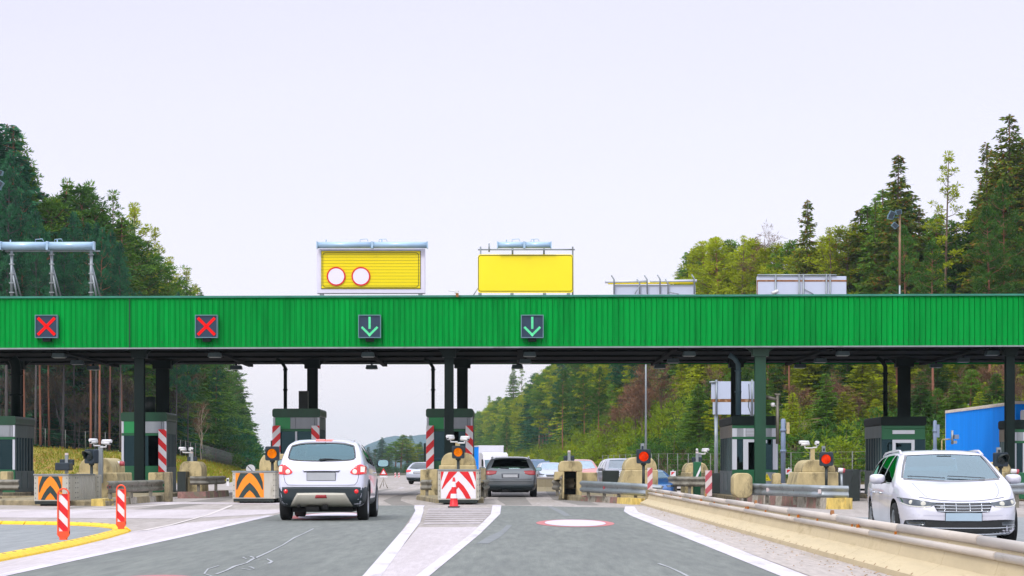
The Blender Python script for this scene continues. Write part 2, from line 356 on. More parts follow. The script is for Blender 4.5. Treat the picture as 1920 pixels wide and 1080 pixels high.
# fallen leaves and grit on the right shoulder
LEAF = M('dead_leaf', 'a9834a', .9, .4, 9)
mb = MB()
for i in range(260):
    y = 19+32*random.random()**1.3; x = random.choice([random.uniform(3.3, 3.68), random.uniform(2.95, 3.66)]); s = random.uniform(.006, .018); a = random.uniform(0, 6.28)
    c, sn = math.cos(a)*s, math.sin(a)*s; mb.add([(x+c, y+sn*1.5, .012), (x-sn, y+c, .02), (x-c, y-sn*1.5, .012), (x+sn, y-c, .016)], [(0, 1, 2, 3)])
tag(mb.build('leaf_litter', LEAF), kind='stuff')['label'] = 'brown leaves and grit scattered on the shoulder beside the concrete barrier'
# grass bank on the left behind the plaza
def bank(name, rows, mat, sub=6):
    """rows: polylines of (x,y,z), same count"""
    rows = [np.array(r, float) for r in rows]; mb = MB(); out = []
    nr = []
    for a, b in zip(rows[:-1], rows[1:]):
        for k in range(sub): nr.append(a*(1-k/sub)+b*k/sub)
    nr.append(rows[-1]); rr = []
    for r in nr:
        t = np.linspace(0, len(r)-1, 60); rr.append(np.stack([np.interp(t, range(len(r)), r[:, i]) for i in range(3)], 1))
    n = 60
    for k, r in enumerate(rr):
        for p in r: mb.v.append((p[0], p[1], p[2]+(random.uniform(-.12, .12) if 0 < k < len(rr)-1 else 0)))
    for j in range(len(rr)-1):
        for i in range(n-1): mb.f.append((j*n+i, j*n+i+1, (j+1)*n+i+1, (j+1)*n+i)); mb.mi.append(0); mb.sm.append(True)
    return struct(mb.build(name, mat))
def PX(px, Y, z): return (WX(px, Y), Y, z)
footL = [PX(-220, 140, -.05), PX(65, 140, -.05), PX(230, 142, -.05), PX(330, 144, -.05), PX(430, 146, -.05), PX(470, 200, -.05), PX(505, 300, -.05)]
topL = [PX(-220, 180, 3.4), PX(65, 180, 3.0), PX(230, 182, 2.5), PX(330, 186, 2.1), PX(380, 195, 1.7), PX(445, 260, 1.1), PX(495, 400, .8)]
backL = [PX(-300, 260, 5), PX(0, 270, 4.5), PX(150, 280, 4), PX(250, 300, 3.4), PX(320, 330, 3), PX(390, 420, 2.4), PX(450, 600, 2)]
bank('grass_bank', [footL, topL], GRASS)
bank('forest_ground', [topL, backL], EARTH)
footR = [PX(2300, 118, -.15), PX(1920, 120, -.15), PX(1600, 130, -.15), PX(1350, 150, -.1), PX(1180, 190, -.05), PX(1060, 260, 0), PX(960, 420, 0)]
topR = [PX(2300, 150, 6), PX(1920, 150, 5), PX(1600, 160, 5), PX(1350, 185, 6), PX(1200, 230, 5), PX(1080, 320, 4), PX(985, 500, 3)]
backR = [PX(2500, 260, 9), PX(2000, 260, 9), PX(1700, 260, 9), PX(1450, 280, 9), PX(1280, 340, 8), PX(1150, 470, 6), PX(1030, 800, 4)]
bank('hillside', [footR, topR, backR], M('right_bank_soil', '55502a', .95, .35, .8, dirt='7a5a34', dscale=.3))
# blue hills on the horizon
def hill(y, pts, name):
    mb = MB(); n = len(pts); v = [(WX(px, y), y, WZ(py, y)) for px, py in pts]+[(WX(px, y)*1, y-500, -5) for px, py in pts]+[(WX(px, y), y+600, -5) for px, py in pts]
    mb.add(v, [(i, n+i, n+i+1, i+1) for i in range(n-1)]+[(i, i+1, 2*n+i+1, 2*n+i) for i in range(n-1)], smooth=True); return struct(mb.build(name, HILL))
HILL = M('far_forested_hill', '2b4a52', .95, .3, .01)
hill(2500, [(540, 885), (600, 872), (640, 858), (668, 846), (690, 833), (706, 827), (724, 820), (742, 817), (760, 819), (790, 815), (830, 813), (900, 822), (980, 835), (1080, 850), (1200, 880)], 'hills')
# ---------------------------------------------------------------- toll canopy
YF, YB = 72.0, 84.2; ZB = 5.487; ZT = WZ(554, YF)
def tz(x): return x*.0026
XL, XR = -24.0, 24.0
can = thing('toll_canopy', 'long toll plaza canopy with bright green ribbed metal fascia on dark steel columns', 'canopy', (0, 0, 0))
mb = MB(); x = XL; pts = []; p = .2
while x < XR:
    pts += [(x, 0), (x+.068, 0), (x+.070, .05), (x+.088, .05), (x+.09, -.03), (x+.122, -.03), (x+.13, 0)]; x += p
zb, zt = ZB+.0, ZT-.06
n = len(pts)
mb.add([(a, YF+b, zb+tz(a)) for a, b in pts]+[(a, YF+b, zt+tz(a)) for a, b in pts], [(i, i+1, n+i+1, n+i) for i in range(n-1)])
for i in range(0, int((XR-XL)/.4)):
    xx = XL+.4*i+.032; mb.box((xx, YF-.004, zb+.2+tz(xx)), (.03, .012, .03), 1)
for xx in (-13.95,): mb.box((xx, YF-.04, (zb+zt)/2+tz(xx)), (.035, .02, zt-zb), 1)
mb.b2(XL, XR, YB-.02, YB+.02, zb, zt, 0)
mb.b2(XL-.02, XL+.02, YF+.05, YB-.05, zb, zt, 0); mb.b2(XR-.02, XR+.02, YF+.05, YB-.05, zb, zt, 0)
mb.build('fascia', [FGREEN, DKGREEN2], can)
mb = MB()
for a, b in ((XL, 0), (0, XR)):
    for z0, z1, y0, y1, mi in ((zt, zt+.07, -.09, .10, 0), (zb-.05, zb, -.06, .10, 1)):
        mb.add([(a, YF+y0, z0+tz(a)), (b, YF+y0, z0+tz(b)), (b, YF+y1, z0+tz(b)), (a, YF+y1, z0+tz(a)), (a, YF+y0, z1+tz(a)), (b, YF+y0, z1+tz(b)), (b, YF+y1, z1+tz(b)), (a, YF+y1, z1+tz(a))],
               [(0, 1, 5, 4), (3, 2, 1, 0), (4, 5, 6, 7), (2, 3, 7, 6)], mi)
mb.build('edge_trim', [FTRIM, GALV], can)
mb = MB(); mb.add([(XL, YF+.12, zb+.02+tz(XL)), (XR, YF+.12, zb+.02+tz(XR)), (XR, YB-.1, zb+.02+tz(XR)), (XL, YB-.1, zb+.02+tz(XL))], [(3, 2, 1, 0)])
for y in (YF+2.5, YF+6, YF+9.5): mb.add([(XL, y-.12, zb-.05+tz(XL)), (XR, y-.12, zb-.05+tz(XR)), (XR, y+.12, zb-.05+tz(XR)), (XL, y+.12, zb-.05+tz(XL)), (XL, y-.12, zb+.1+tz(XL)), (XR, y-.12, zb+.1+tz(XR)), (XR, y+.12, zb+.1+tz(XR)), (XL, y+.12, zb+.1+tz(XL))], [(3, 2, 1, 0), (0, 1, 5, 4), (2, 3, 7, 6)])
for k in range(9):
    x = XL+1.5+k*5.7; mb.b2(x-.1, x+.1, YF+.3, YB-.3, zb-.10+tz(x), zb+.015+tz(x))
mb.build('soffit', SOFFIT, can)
mb = MB(); mb.add([(XL, YF+.12, zt-.1+tz(XL)), (XR, YF+.12, zt-.1+tz(XR)), (XR, YB-.1, zt-.1+tz(XR)), (XL, YB-.1, zt-.1+tz(XL))], [(0, 1, 2, 3)])
mb.build('roof_deck', GALVD, can)
# columns: front row and back row, I-section with flared collars
def column(px, w, Y, ztop=None, mat=DKGREEN, base=.15):
    x = WX(px, Y); ww = w*Y/F; mb = MB(); zt_ = (ztop or ZB)+tz(x)
    t = ww*.2
    mb.b2(x-ww/2, x+ww/2, Y-.16, Y-.13, base, zt_); mb.b2(x-ww/2, x+ww/2, Y+.13, Y+.16, base, zt_); mb.b2(x-t/2, x+t/2, Y-.13, Y+.13, base, zt_)
    mb.b2(x-ww*.75, x+ww*.75, Y-.24, Y+.24, zt_-.35, zt_-.01)
    for sgn in (-1, 1): mb.prism([(x+sgn*ww*.5, zt_-.01), (x+sgn*ww*1.4, zt_-.01), (x+sgn*ww*.5, zt_-.3)], Y-.03, Y+.03)
    mb.b2(x-ww*.8, x+ww*.8, Y-.25, Y+.25, base, base+.05)
    return mb.build('column', mat, can)
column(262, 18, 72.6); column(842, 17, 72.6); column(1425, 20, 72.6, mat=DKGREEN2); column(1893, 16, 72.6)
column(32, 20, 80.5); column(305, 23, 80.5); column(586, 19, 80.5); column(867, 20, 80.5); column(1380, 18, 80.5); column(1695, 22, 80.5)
def pipe(px, Y, z0, r, mat=DKGREEN, bend=-.35):
    x = WX(px, Y); mb = MB(); zt_ = ZB+tz(x)-.1
    mb.tube([(x, Y, z0), (x, Y, zt_-.35), (x+bend*.4, Y, zt_-.12), (x+bend, Y, zt_)], r, 10)
    for z in (z0+.9, z0+1.7): mb.lathe([(r, z-.03), (r*1.35, z-.03), (r*1.35, z+.03), (r, z+.03)], 10, c=(x, Y, 0))
    return mb.build('downpipe', mat, can)
pipe(535, 78, 3.25, .07); pipe(812, 78, 3.25, .07); pipe(1660, 78, 3.1, .09); pipe(1384, 76, 3.1, .1, GREYB)
pipe(30, 77, 3.0, .2, DKGREEN, -.15)
# lamps under the soffit
def soffit_lamp():
    t = thing('soffit_lamp', '', 'lamp')
    mb = MB(); mb.prism([(-.21, 0), (.21, 0), (.25, -.16), (-.25, -.16)], -.2, .2); mb.build('lamp_housing', M('lamp_housing_grey', '465c64', .5, .2, 3), t, bevel=.01)
    mb = MB(); mb.b2(-.2, .2, -.16, .16, -.175, -.162); mb.build('diffuser', M('lamp_diffuser', '9aa4a6', .4, .1, 3), t)
    mb = MB(); mb.b2(-.04, .04, -.04, .04, 0, .1); mb.build('bracket', DKGREEN, t); return t
lamp0 = soffit_lamp(); first = True
rows = [('left photo edge', [(111, 661), (145, 673), (175, 680)]), ('left closed lane signal', [(403, 660), (443, 680)]), ('white crossover', [(690, 660), (697, 676)]),
        ('right green arrow signal', [(993, 659), (985, 671), (970, 680)]), ('red median signal', [(1292, 659), (1262, 671), (1237, 680)]),
        ('two-camera block', [(1580, 657), (1538, 668), (1500, 677)]), ('blue trailer', [(1860, 655), (1806, 667), (1755, 675)])]
for where, ps in rows:
    for py_i, (px, py) in enumerate(ps):
        Y = {0: 73.5, 1: 78.3, 2: 82.5}[py_i if len(ps) == 3 else (0 if py_i == 0 else 2)]
        x = WX(px, Y); row = {73.5: 'front', 78.3: 'middle', 82.5: 'back'}[Y]
        lab = f'box lamp under the canopy above the {where}, {row} one of its row'
        z = ZB+tz(x)-.11
        if first: o = lamp0; o.location = (x, Y, z); o['label'] = lab; o['group'] = 'lamps under the canopy'; first = False
        else: dup(lamp0, (x, Y, z), label=lab, group='lamps under the canopy')
# lane signals on the fascia
def lane_signal(px, cross, label):
    Y = YF-.22; x = WX(px, Y); z = WZ(612, Y)
    t = thing('lane_signal', label, 'lane signal', (x, Y, z-.39), 0, 'lane signals on the green fascia')
    mb = MB(); mb.b2(-.39, .39, 0, .17, 0, .78); mb.build('housing', NAVY, t, bevel=.01)
    mb = MB()
    for a in ((-.41, -.38, 0, .78), (.38, .41, 0, .78), (-.41, .41, .78, .81), (-.41, .41, -.03, 0)): mb.b2(a[0], a[1], -.05, .17, a[2], a[3])
    mb.build('rim', GREYB, t)
    mb = MB()
    def led_bar(x0, z0, x1, z1, w):
        d = Vector((x1-x0, 0, z1-z0)); L = d.length; n = max(3, int(L/.045)); u = d/L; v = Vector((-u.z, 0, u.x))
        for i in range(n):
            for j in (-1, 0, 1):
                c = Vector((x0, -.012, z0))+u*(L*(i+.5)/n)+v*(w*.33*j); mb.box(c, (L/n*.9, .02, w*.30), 0, ry=-math.atan2(u.z, u.x))
    if cross: led_bar(-.31, .08, .31, .7, .11); led_bar(-.31, .7, .31, .08, .11); mb.build('cross', LEDR, t)
    else: led_bar(0, .74, 0, .3, .085); mb.build('arrow_shaft', LEDG, t); mb = MB(); led_bar(-.29, .37, -.02, .1, .085); led_bar(.29, .37, .02, .1, .085); mb.box((0, -.012, .07), (.08, .02, .08), 0, ry=R(45)); mb.build('arrow_head', LEDG, t)
    mb = MB(); mb.b2(-.15, .15, .02, .2, -.16, -.03); mb.build('bracket', DKGREEN, t)
lane_signal(87, 1, 'square signal with red cross at the far left of the fascia'); lane_signal(387, 1, 'square signal with red cross nearer the middle, above the second booth')
lane_signal(693, 0, 'square signal with green down arrow under the sign with two white circles'); lane_signal(998, 0, 'square signal with green down arrow under the plain yellow sign')
# lamp bars and boards on the roof
def rnd_rect(x0, x1, z0, z1, r, n=5):
    p = []
    for cx_, cz, a0 in ((x1-r, z1-r, 0), (x0+r, z1-r, 90), (x0+r, z0+r, 180), (x1-r, z0+r, 270)):
        for i in range(n+1): a = R(a0+90*i/n); p.append((cx_+r*math.cos(a), cz+r*math.sin(a)))
    return p
# left: empty frame carrying a lamp tube
Y = 72.8; t = thing('lamp_gantry', 'empty steel frame with a pale lamp tube on three braced posts, far left roof', 'sign frame', (0, 0, 0))
zr = ZT-.12
for px in (22, 97, 171):
    x = WX(px, Y); mb = MB()
    ztp = WZ(470, Y)
    mb.tube([(x, Y, zr), (x, Y, ztp)], .055, 8); mb.tube([(x+.25, Y+.6, zr), (x+.03, Y+.05, ztp-.6)], .035, 6)
    mb.tube([(x+.22, Y-.02, zr), (x+.02, Y, ztp-.75)], .04, 6)
    for k in range(5): mb.box((x, Y, zr+.3+k*.35), (.17, .13, .04))
    mb.build('post', GALV, t)
mb = MB(); x0, x1 = WX(5, Y), WX(180, Y); mb.b2(x0+.1, x1+.15, Y-.03, Y+.03, WZ(472, Y), WZ(470, Y)+.01); mb.build('cross_rail', GALV, t)
def lampbar(t, px0, px1, py0, py1, Y):
    x0, x1 = WX(px0, Y), WX(px1, Y); z0, z1 = WZ(py1, Y), WZ(py0, Y); r = (z1-z0)/2; zc = (z0+z1)/2
    mb = MB(); n = max(2, int((x1-x0)/1.4)); 
    for i in range(n):
        a, b = x0+(x1-x0)*i/n, x0+(x1-x0)*(i+1)/n
        mb.tube([(a+.01, Y-.25, zc), (b-.01, Y-.25, zc)], r, 12); mb.box((a+.02, Y-.25, zc), (.04, r*2.1, r*2.1)); mb.box((b-.02, Y-.25, zc), (.04, r*2.1, r*2.1))
        mb.box((a+.35, Y-.25, z1+.03), (.04, .04, .1))
    c = (x0+x1)/2
    for s in (-.35, .35): mb.tube([(c+s-.1, Y-.25, z1), (c+s-.1, Y-.25, z1+.09), (c+s+.15, Y-.25, z1+.11), (c+s+.2, Y-.25, z1+.02)], .012, 5)
    mb.build('lamp_tube', BLUEPIPE, t)
lampbar(t, 5, 180, 455, 470, Y)
# board 1: louvred yellow board with two blank roundels
Y = 72.8; t = thing('sign_board', 'yellow louvred board in a white frame with two blank red-ringed circles', 'sign board')
x0, x1, z0, z1 = WX(594, Y), WX(797, Y), WZ(550, Y), WZ(466, Y)
mb = MB(); mb.b2(x0, x1, Y, Y+.3, z0, z1); mb.build('cabinet', M('white_cabinet', 'd6d4e6', .5, .03, 1), t, bevel=.012)
xa, xb, za, zb_ = WX(603, Y), WX(788, Y), WZ(541, Y), WZ(471, Y)
mb = MB(); mb.b2(xa-.02, xb+.02, Y-.012, Y+.01, za-.02, zb_+.02, 1); n = 12
for i in range(n):
    a = za+(zb_-za)*i/n; b = za+(zb_-za)*(i+1)/n
    mb.prism([(Y-.03, a+.006), (Y-.045, b-.006), (Y-.01, b-.006), (Y-.01, a+.006)], xa, xb, 0, axis='x')
mb.build('louvred_face', [YELS, BLACKP], t)
def ring_border(mb, x0, x1, z0, z1, r, w, y, mi=0):
    a = rnd_rect(x0, x1, z0, z1, r); b = rnd_rect(x0+w, x1-w, z0+w, z1-w, max(.01, r-w)); n = len(a)
    mb.add([(p[0], y, p[1]) for p in a]+[(p[0], y, p[1]) for p in b], [(i, (i+1) % n, n+(i+1) % n, n+i) for i in range(n)], mi)
mb = MB(); ring_border(mb, xa+.04, xb-.05, za+.04, zb_-.05, .12, .018, Y-.052); mb.build('border_line', BLACKP, t)
for px in (630.5, 677):
    x, z = WX(px, Y), WZ(518.5, Y); mb = MB(); r = 17.7*Y/F
    mb.lathe([(0.001, Y-.075), (r*.85, Y-.075), (r*.85, Y-.05)], 40, 'y', (x, 0, z), 1, smooth=False); mb.lathe([(r*.85, Y-.08), (r, Y-.08), (r, Y-.05)], 40, 'y', (x, 0, z), 0, smooth=False)
    mb.build('blank_roundel', [REDP, M('roundel_face', 'e0dcec', .5, .02, 2)], t)
lampbar(t, 595, 803, 455, 467, Y)
mb = MB(); mb.b2(x0+.1, x0+.25, Y+.05, Y+.2, zr, z0); mb.b2(x1-.25, x1-.1, Y+.05, Y+.2, zr, z0); mb.build('foot', GALV, t)
# board 2: plain yellow board
t = thing('sign_board', 'plain yellow rectangular board with black border and a short lamp tube above', 'sign board')
x0, x1, z0, z1 = WX(896, Y), WX(1074.5, Y), WZ(549, Y), WZ(477, Y)
mb = MB(); mb.prism(rnd_rect(x0, x1, z0, z1, .1), Y, Y+.05, 0); mb.build('panel', YELS, t)
mb = MB(); ring_border(mb, x0+.012, x1-.012, z0+.05, z1-.03, .1, .022, Y-.006); mb.build('border_line', BLACKP, t)
mb = MB()
for px in (901, 1074): mb.tube([(WX(px, Y), Y+.1, zr), (WX(px, Y), Y+.1, WZ(462, Y))], .03, 6)
for px in (917,): mb.tube([(WX(px, Y), Y+.1, WZ(472, Y)), (WX(px, Y), Y+.1, WZ(456, Y))], .03, 6)
for px in (961, 1020): mb.tube([(WX(px, Y), Y+.1, WZ(478, Y)), (WX(px, Y), Y+.1, WZ(462, Y))], .035, 6)
mb.tube([(WX(896, Y), Y+.1, WZ(467.5, Y)), (WX(1078, Y), Y+.1, WZ(467.5, Y))], .025, 6)
mb.tube([(WX(880, Y), Y+.3, zr), (WX(896, Y), Y+.1, WZ(540, Y))], .02, 6)
for px in (900, 960, 1021, 1066): mb.box((WX(px, Y), Y+.02, z0-.04), (.12, .2, .07))
mb.build('support_frame', GALV, t); lampbar(t, 932, 1034, 455, 467, Y)
# two boards facing the other way near the back edge
Y = 84.0
t = thing('reversed_board', 'low pale board seen from behind with yellow tube rail above, right of the yellow sign', 'sign board')
mb = MB(); mb.b2(WX(1150, Y), WX(1304, Y), Y, Y+.08, zr, WZ(534, Y)); mb.build('panel', LAV, t)
mb = MB()
mb.tube([(WX(1134, Y), Y-.1, WZ(529, Y)), (WX(1212, Y), Y-.1, WZ(528, Y))], .06, 8, 0); mb.tube([(WX(1218, Y), Y-.1, WZ(528, Y)), (WX(1306, Y), Y-.1, WZ(527, Y))], .06, 8, 0)
mb.tube([(WX(1140, Y), Y-.1, WZ(532, Y)), (WX(1300, Y), Y-.1, WZ(531, Y))], .035, 8, 1); mb.build('lamp_tube', [WHITEP, YELS], t)
mb = MB()
for px, h in ((1151, 517), (1199, 524), (1213, 517), (1237, 516), (1252, 524), (1301, 515)): mb.tube([(WX(px, Y), Y-.15, WZ(552, Y)), (WX(px, Y), Y-.15, WZ(h+8, Y)), (WX(px-5, Y), Y-.15, WZ(h, Y))], .03, 6)
for a, b in ((1190, 1199), (1252, 1272)): mb.tube([(WX(a, Y), Y-.16, WZ(548 if a < b-15 else 552, Y)), (WX(b, Y), Y-.16, WZ(536 if a == 1190 else 552, Y))], .02, 5)
mb.build('bracket', GALV, t)
t = thing('reversed_board', 'back of a low white board with rust-stained top edge and four brackets', 'sign board')
mb = MB(); mb.b2(WX(1420, Y), WX(1587, Y), Y, Y+.3, zr, WZ(518, Y)); mb.build('panel', LAV, t, bevel=.01)
mb = MB(); mb.b2(WX(1419, Y), WX(1588, Y), Y-.012, Y-.002, WZ(528, Y), WZ(525, Y)); mb.b2(WX(1419, Y), WX(1420.6, Y), Y-.012, Y-.002, zr, WZ(528, Y)); mb.build('rusty_flange', RUST, t)
mb = MB()
for px in (1454, 1498, 1506, 1549, 1556): mb.tube([(WX(px, Y), Y-.06, zr), (WX(px, Y), Y-.06, WZ(514, Y))], .035, 6)
mb.tube([(WX(1420, Y), Y-.05, WZ(516, Y)), (WX(1568, Y), Y-.05, WZ(516, Y))], .035, 6); mb.tube([(WX(1506, Y), Y-.07, WZ(541, Y)), (WX(1525, Y), Y-.07, WZ(552, Y))], .02, 5)
mb.build('bracket', GALV, t)
mb = MB(); mb.tube([(WX(1446, Y), Y-.2, WZ(551, Y)), (WX(1458, Y), Y-.2, WZ(546, Y))], .07, 8); t2 = mb.build('roof_camera', CAMW); tag(t2, 'small white camera on the roof edge before the rusty white board', 'camera')
# small items on the roof edge
mb = MB(); x, z = WX(856, 72), WZ(548, 72); mb.box((x, 71.82, z), (.14, .2, .1), 0); mb.box((x+.03, 71.8, z-.12), (.1, .14, .13), 1); mb.tube([(x-.3, 71.9, z+.05), (x+.1, 71.9, z+.02)], .02, 5, 0)
tag(mb.build('roof_camera', [CAMW, RUST]), 'little white and rusty floodlight clipped to the fascia top between the yellow boards', 'camera')
mb = MB()
for i in range(14): mb.tube([(WX(270+i*8, 73), 73+.2*math.sin(i), ZT-.02+.03*math.sin(i*2.1)), (WX(278+i*8, 73), 73+.2*math.sin(i+1), ZT-.02+.03*math.sin(i*2.1+2.1))], .03, 5)
tag(mb.build('roof_conduit', GALV), 'low grey conduit lying along the roof edge left of the louvred sign', 'conduit')
# ---------------------------------------------------------------- booths
def booth(px0, px1, top, Y, d, label, style='a', base=.13):
    x0, x1 = WX(px0, Y), WX(px1, Y); w = x1-x0; cx_ = (x0+x1)/2; H = WZ(top, Y)-base
    t = thing('toll_booth', label, 'toll booth', (cx_, Y, base), 0); h = w/2
    zr = H-.28; zb1 = H-.72; zg_ = H-.82; zw = H-1.95        # roof soffit, band bottom, strip bottom, window bottom
    mb = MB(); r = rnd_rect(-h-.03, h+.03, zr, H+.06, .09)
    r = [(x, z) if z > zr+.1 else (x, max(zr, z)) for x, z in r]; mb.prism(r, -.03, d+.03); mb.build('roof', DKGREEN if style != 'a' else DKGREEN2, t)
    if style == 'a':
        gl, fr = BGREEN, GREYP
        mb = MB(); mb.b2(-h, h, 0, .05, 0, zw); mb.build('front_panel', BGREEN, t, bevel=.008)
        mb = MB(); mb.b2(-h, h, 0, .05, zb1-.1, zb1); mb.build('window_header', BGREEN, t, bevel=.008)
        mb = MB(); mb.b2(-h+.09, -h+.09+(w-.2)*.36, -.015, .03, zb1+.003, zr-.003); mb.build('bright_panel', BGREENL, t)
        mb = MB(); a = -h+.09+(w-.2)*.36
        mb.b2(a+.01, a+.2, -.01, .03, zb1+.003, zr-.003); mb.b2(a+.215, h-.19, -.015, .03, zb1+.003, zr-.003); mb.b2(h-.175, h-.1, -.01, .03, zb1+.003, zr-.003)
        mb.build('display_panel', GREYP, t)
        mb = MB()
        for s in (-1, 1): mb.b2(min(s*h, s*(h-.085)), max(s*h, s*(h-.085)), -.02, .06, zw, zb1-.1); mb.b2(min(s*h, s*(h-.08)), max(s*h, s*(h-.08)), -.02, .06, zb1+.002, zr-.002)
        mb.b2(-.04, .035, -.02, .04, zw, zb1-.1); mb.build('frame', WHITEP, t)
        mb = MB(); mb.b2(-h+.085, -.04, .02, .032, zw, zb1-.1); mb.b2(.035, h-.085, .02, .032, zw, zb1-.1); mb.build('window', BGLASS, t)
        sm = SIDEP
    else:
        mb = MB(); mb.b2(-h, h, 0, .05, 0, zw); mb.build('front_panel', BGREEN, t, bevel=.008)
        mb = MB(); mb.b2(-h, h, -.01, .05, zb1-.09, zb1); mb.build('window_header', BGREEN, t, bevel=.008)
        mb = MB(); mb.b2(-h, h, 0, .05, zr-.12, zr-.002); mb.build('roof_fascia', BGREEN, t, bevel=.008)
        mb = MB()
        if style == 'b':
            for a, b in ((-h, -h+.17), (-h+.42, -h+.5), (h-.62, h-.57), (h-.24, h-.2), (h-.2, h-.02)): mb.b2(a, b, -.02, .05, zb1+.003, zr-.123)
            for a, b in ((-h, -h+.17), (-h+.41, -h+.52), (h-.62, h-.57), (h-.2, h-.02)): mb.b2(a, b, -.02, .05, zw, zb1-.093)
            mb.b2(-h+.52, -h+1.0, -.02, .05, zb1-.2, zb1-.095); mb.b2(-h+.52, -h+.6, -.02, .05, zw, zb1-.2); mb.b2(h-.55, h-.42, -.022, .05, zb1-.24, zb1-.12)
        else:
            mb.b2(-.42, .42, -.02, .05, zb1-.22, zb1-.1); mb.b2(-.42, -.3, -.02, .05, 0, zb1-.22); mb.b2(.3, .42, -.02, .05, 0, zb1-.22); mb.b2(-.42, .42, -.03, .05, zr-.32, zr-.18)
        mb.build('frame', WHITEP, t)
        mb = MB(); mb.b2(-h+.01, h-.01, 0, .03, zb1, zr-.122); mb.build('upper_panel', GREYP if style == 'b' else BGREEN, t)
        mb = MB(); mb.b2(-h+.01, h-.01, .01, .03, zw, zb1-.09); mb.build('window', BGLASS, t)
        if style == 'b':
            mb = MB()
            for k in range(5): mb.b2(-h+.53, -h+1.0, -.018, -.002, zb1+.05+k*.055, zb1+.08+k*.055)
            mb.build('vent_grille', WHITEP, t)
            mb = MB(); mb.b2(h-.62, h-.1, -.02, -.002, zw-.62, zw-.1); mb.build('notice_plate', GREYP, t)
            mb = MB(); c = h-.42; mb.prism([(c-.15, zw-.42), (c+.15, zw-.42), (c, zw-.14)], -.03, -.022, 0); mb.build('warning_triangle', YELS, t)
            mb = MB(); mb.prism([(c-.018, zw-.3), (c+.018, zw-.3), (c+.012, zw-.2), (c-.012, zw-.2)], -.036, -.031); mb.box((c, -.034, zw-.37), (.03, .006, .03)); mb.build('exclamation_mark', BLACKP, t)
        sm = SIDEP
    # side walls: ribbed sheets and narrow windows
    for s in (-1, 1):
        mb = MB(); xo = s*h
        def sb(y0, y1, z0, z1, o0, o1, mi): mb.b2(min(xo+s*o0, xo+s*o1), max(xo+s*o0, xo+s*o1), y0, y1, z0, z1, mi)
        sb(.06, d, 0, zw-.05, -.05, 0, 0); sb(.06, d, zb1-.02, zr-.002, -.05, 0, 1)
        for k in range(7): a = .08+k*(d-.2)/6.5; sb(a, a+.09, zw-.05, zb1-.02, -.05, .02, 0)
        for k in range(3): sb(.1+k*(d-.3)/3, .1+(k+.9)*(d-.3)/3, .15, zw-.12, .003, .02, 0)
        mb.build('side_wall', [sm, SIDEW if style == 'b' else SIDEP], t)
        mb = MB(); xi = xo-s*.03; mb.b2(min(xi, xi-s*.01), max(xi, xi-s*.01), .08, d-.05, zw-.05, zb1-.02); mb.build('side_window', BGLASS, t)
    mb = MB(); mb.b2(-h+.06, h-.06, d-.08, d-.02, 0, zr); mb.b2(-h+.06, h-.06, .35, 1.0, zw-.15, zw-.05, 1); mb.b2(-.25, .1, .7, .9, zw-.05, zw+.4, 1); mb.box((.3, .8, zw+.15), (.35, .3, .3), 1); mb.b2(.35, .6, 1.8, 2.2, 0, zw+.1, 1)
    mb.build('interior', [BINT, DARKB], t)
    return t
booth(-62, 28, 783, 74, 3.0, 'toll booth cut by the left edge of the photo, dark teal side wall', 'a')
booth(228, 312, 776, 74, 2.2, 'toll booth behind the striped end box furthest left, one striped panel on its right corner', 'a')
booth(512, 599, 769, 76, 2.6, 'toll booth with two striped corner panels above the white crossover', 'a')
booth(800, 886, 769, 76, 2.6, 'toll booth with two striped corner panels behind the red and white end box', 'a')
booth(1373, 1459, 783, 74, 4.4, 'toll booth with white framed windows and small yellow warning triangle', 'b', .03)
booth(1653, 1735, 784, 75, 3.6, 'green toll booth with pale door frame behind the white estate', 'c', .03)
booth(1897, 1985, 790, 73, 1.9, 'toll booth cut by the right edge of the photo, beside the blue trailer', 'b', .03)
# dark boxes on booth roofs
for px0, px1, p0, p1, Y, lab in ((560, 577, 733, 767, 78.5, 'black box standing on the booth roof above the white crossover'), (272, 292, 744, 774, 75.5, 'dark cylinder tank on the roof of the second booth')):
    mb = MB(); x0, x1 = WX(px0, Y), WX(px1, Y)
    if px0 > 500: mb.b2(x0, x1, Y, Y+.4, WZ(p1, Y), WZ(p0, Y)); mb.b2(x0-.1, x1+.1, Y-.05, Y+.45, WZ(p1, Y)-.1, WZ(p1, Y)-.003)
    else: mb.lathe([(.001, WZ(p1, Y)-.05), (.2, WZ(p1, Y)-.05), (.2, WZ(p0, Y)), (.001, WZ(p0, Y)+.02)], 14, c=((x0+x1)/2, Y, 0))
    tag(mb.build('roof_unit', BLACKP), lab, 'roof unit')
# ---------------------------------------------------------------- striped panels
def clip(poly, a, b, c):                    # keep a*x+b*y<=c
    o = []
    for i in range(len(poly)):
        p, q = poly[i], poly[(i+1) % len(poly)]; fp, fq = a*p[0]+b*p[1]-c, a*q[0]+b*q[1]-c
        if fp <= 0: o.append(p)
        if fp*fq < 0: t = fp/(fp-fq); o.append((p[0]+(q[0]-p[0])*t, p[1]+(q[1]-p[1])*t))
    return o
def stripes(mb, x0, x1, z0, z1, y, sgn, pitch, slope=1.0, mi=0, phase=0.0):
    """diagonal stripes clipped to a rectangle; sgn +1 rises to the right"""
    k = z0-3*pitch+phase
    while k < z1+3:
        p = [(x0, z0), (x1, z0), (x1, z1), (x0, z1)]
        p = clip(p, -sgn*slope, 1, k+pitch/2-sgn*slope*(x0 if sgn > 0 else x0)+0); p = clip(p, sgn*slope, -1, -(k-sgn*slope*x0)) if len(p) > 2 else []
        if len(p) > 2: mb.add([(a, y, b) for a, b in p], [tuple(range(len(p)))], mi)
        k += pitch
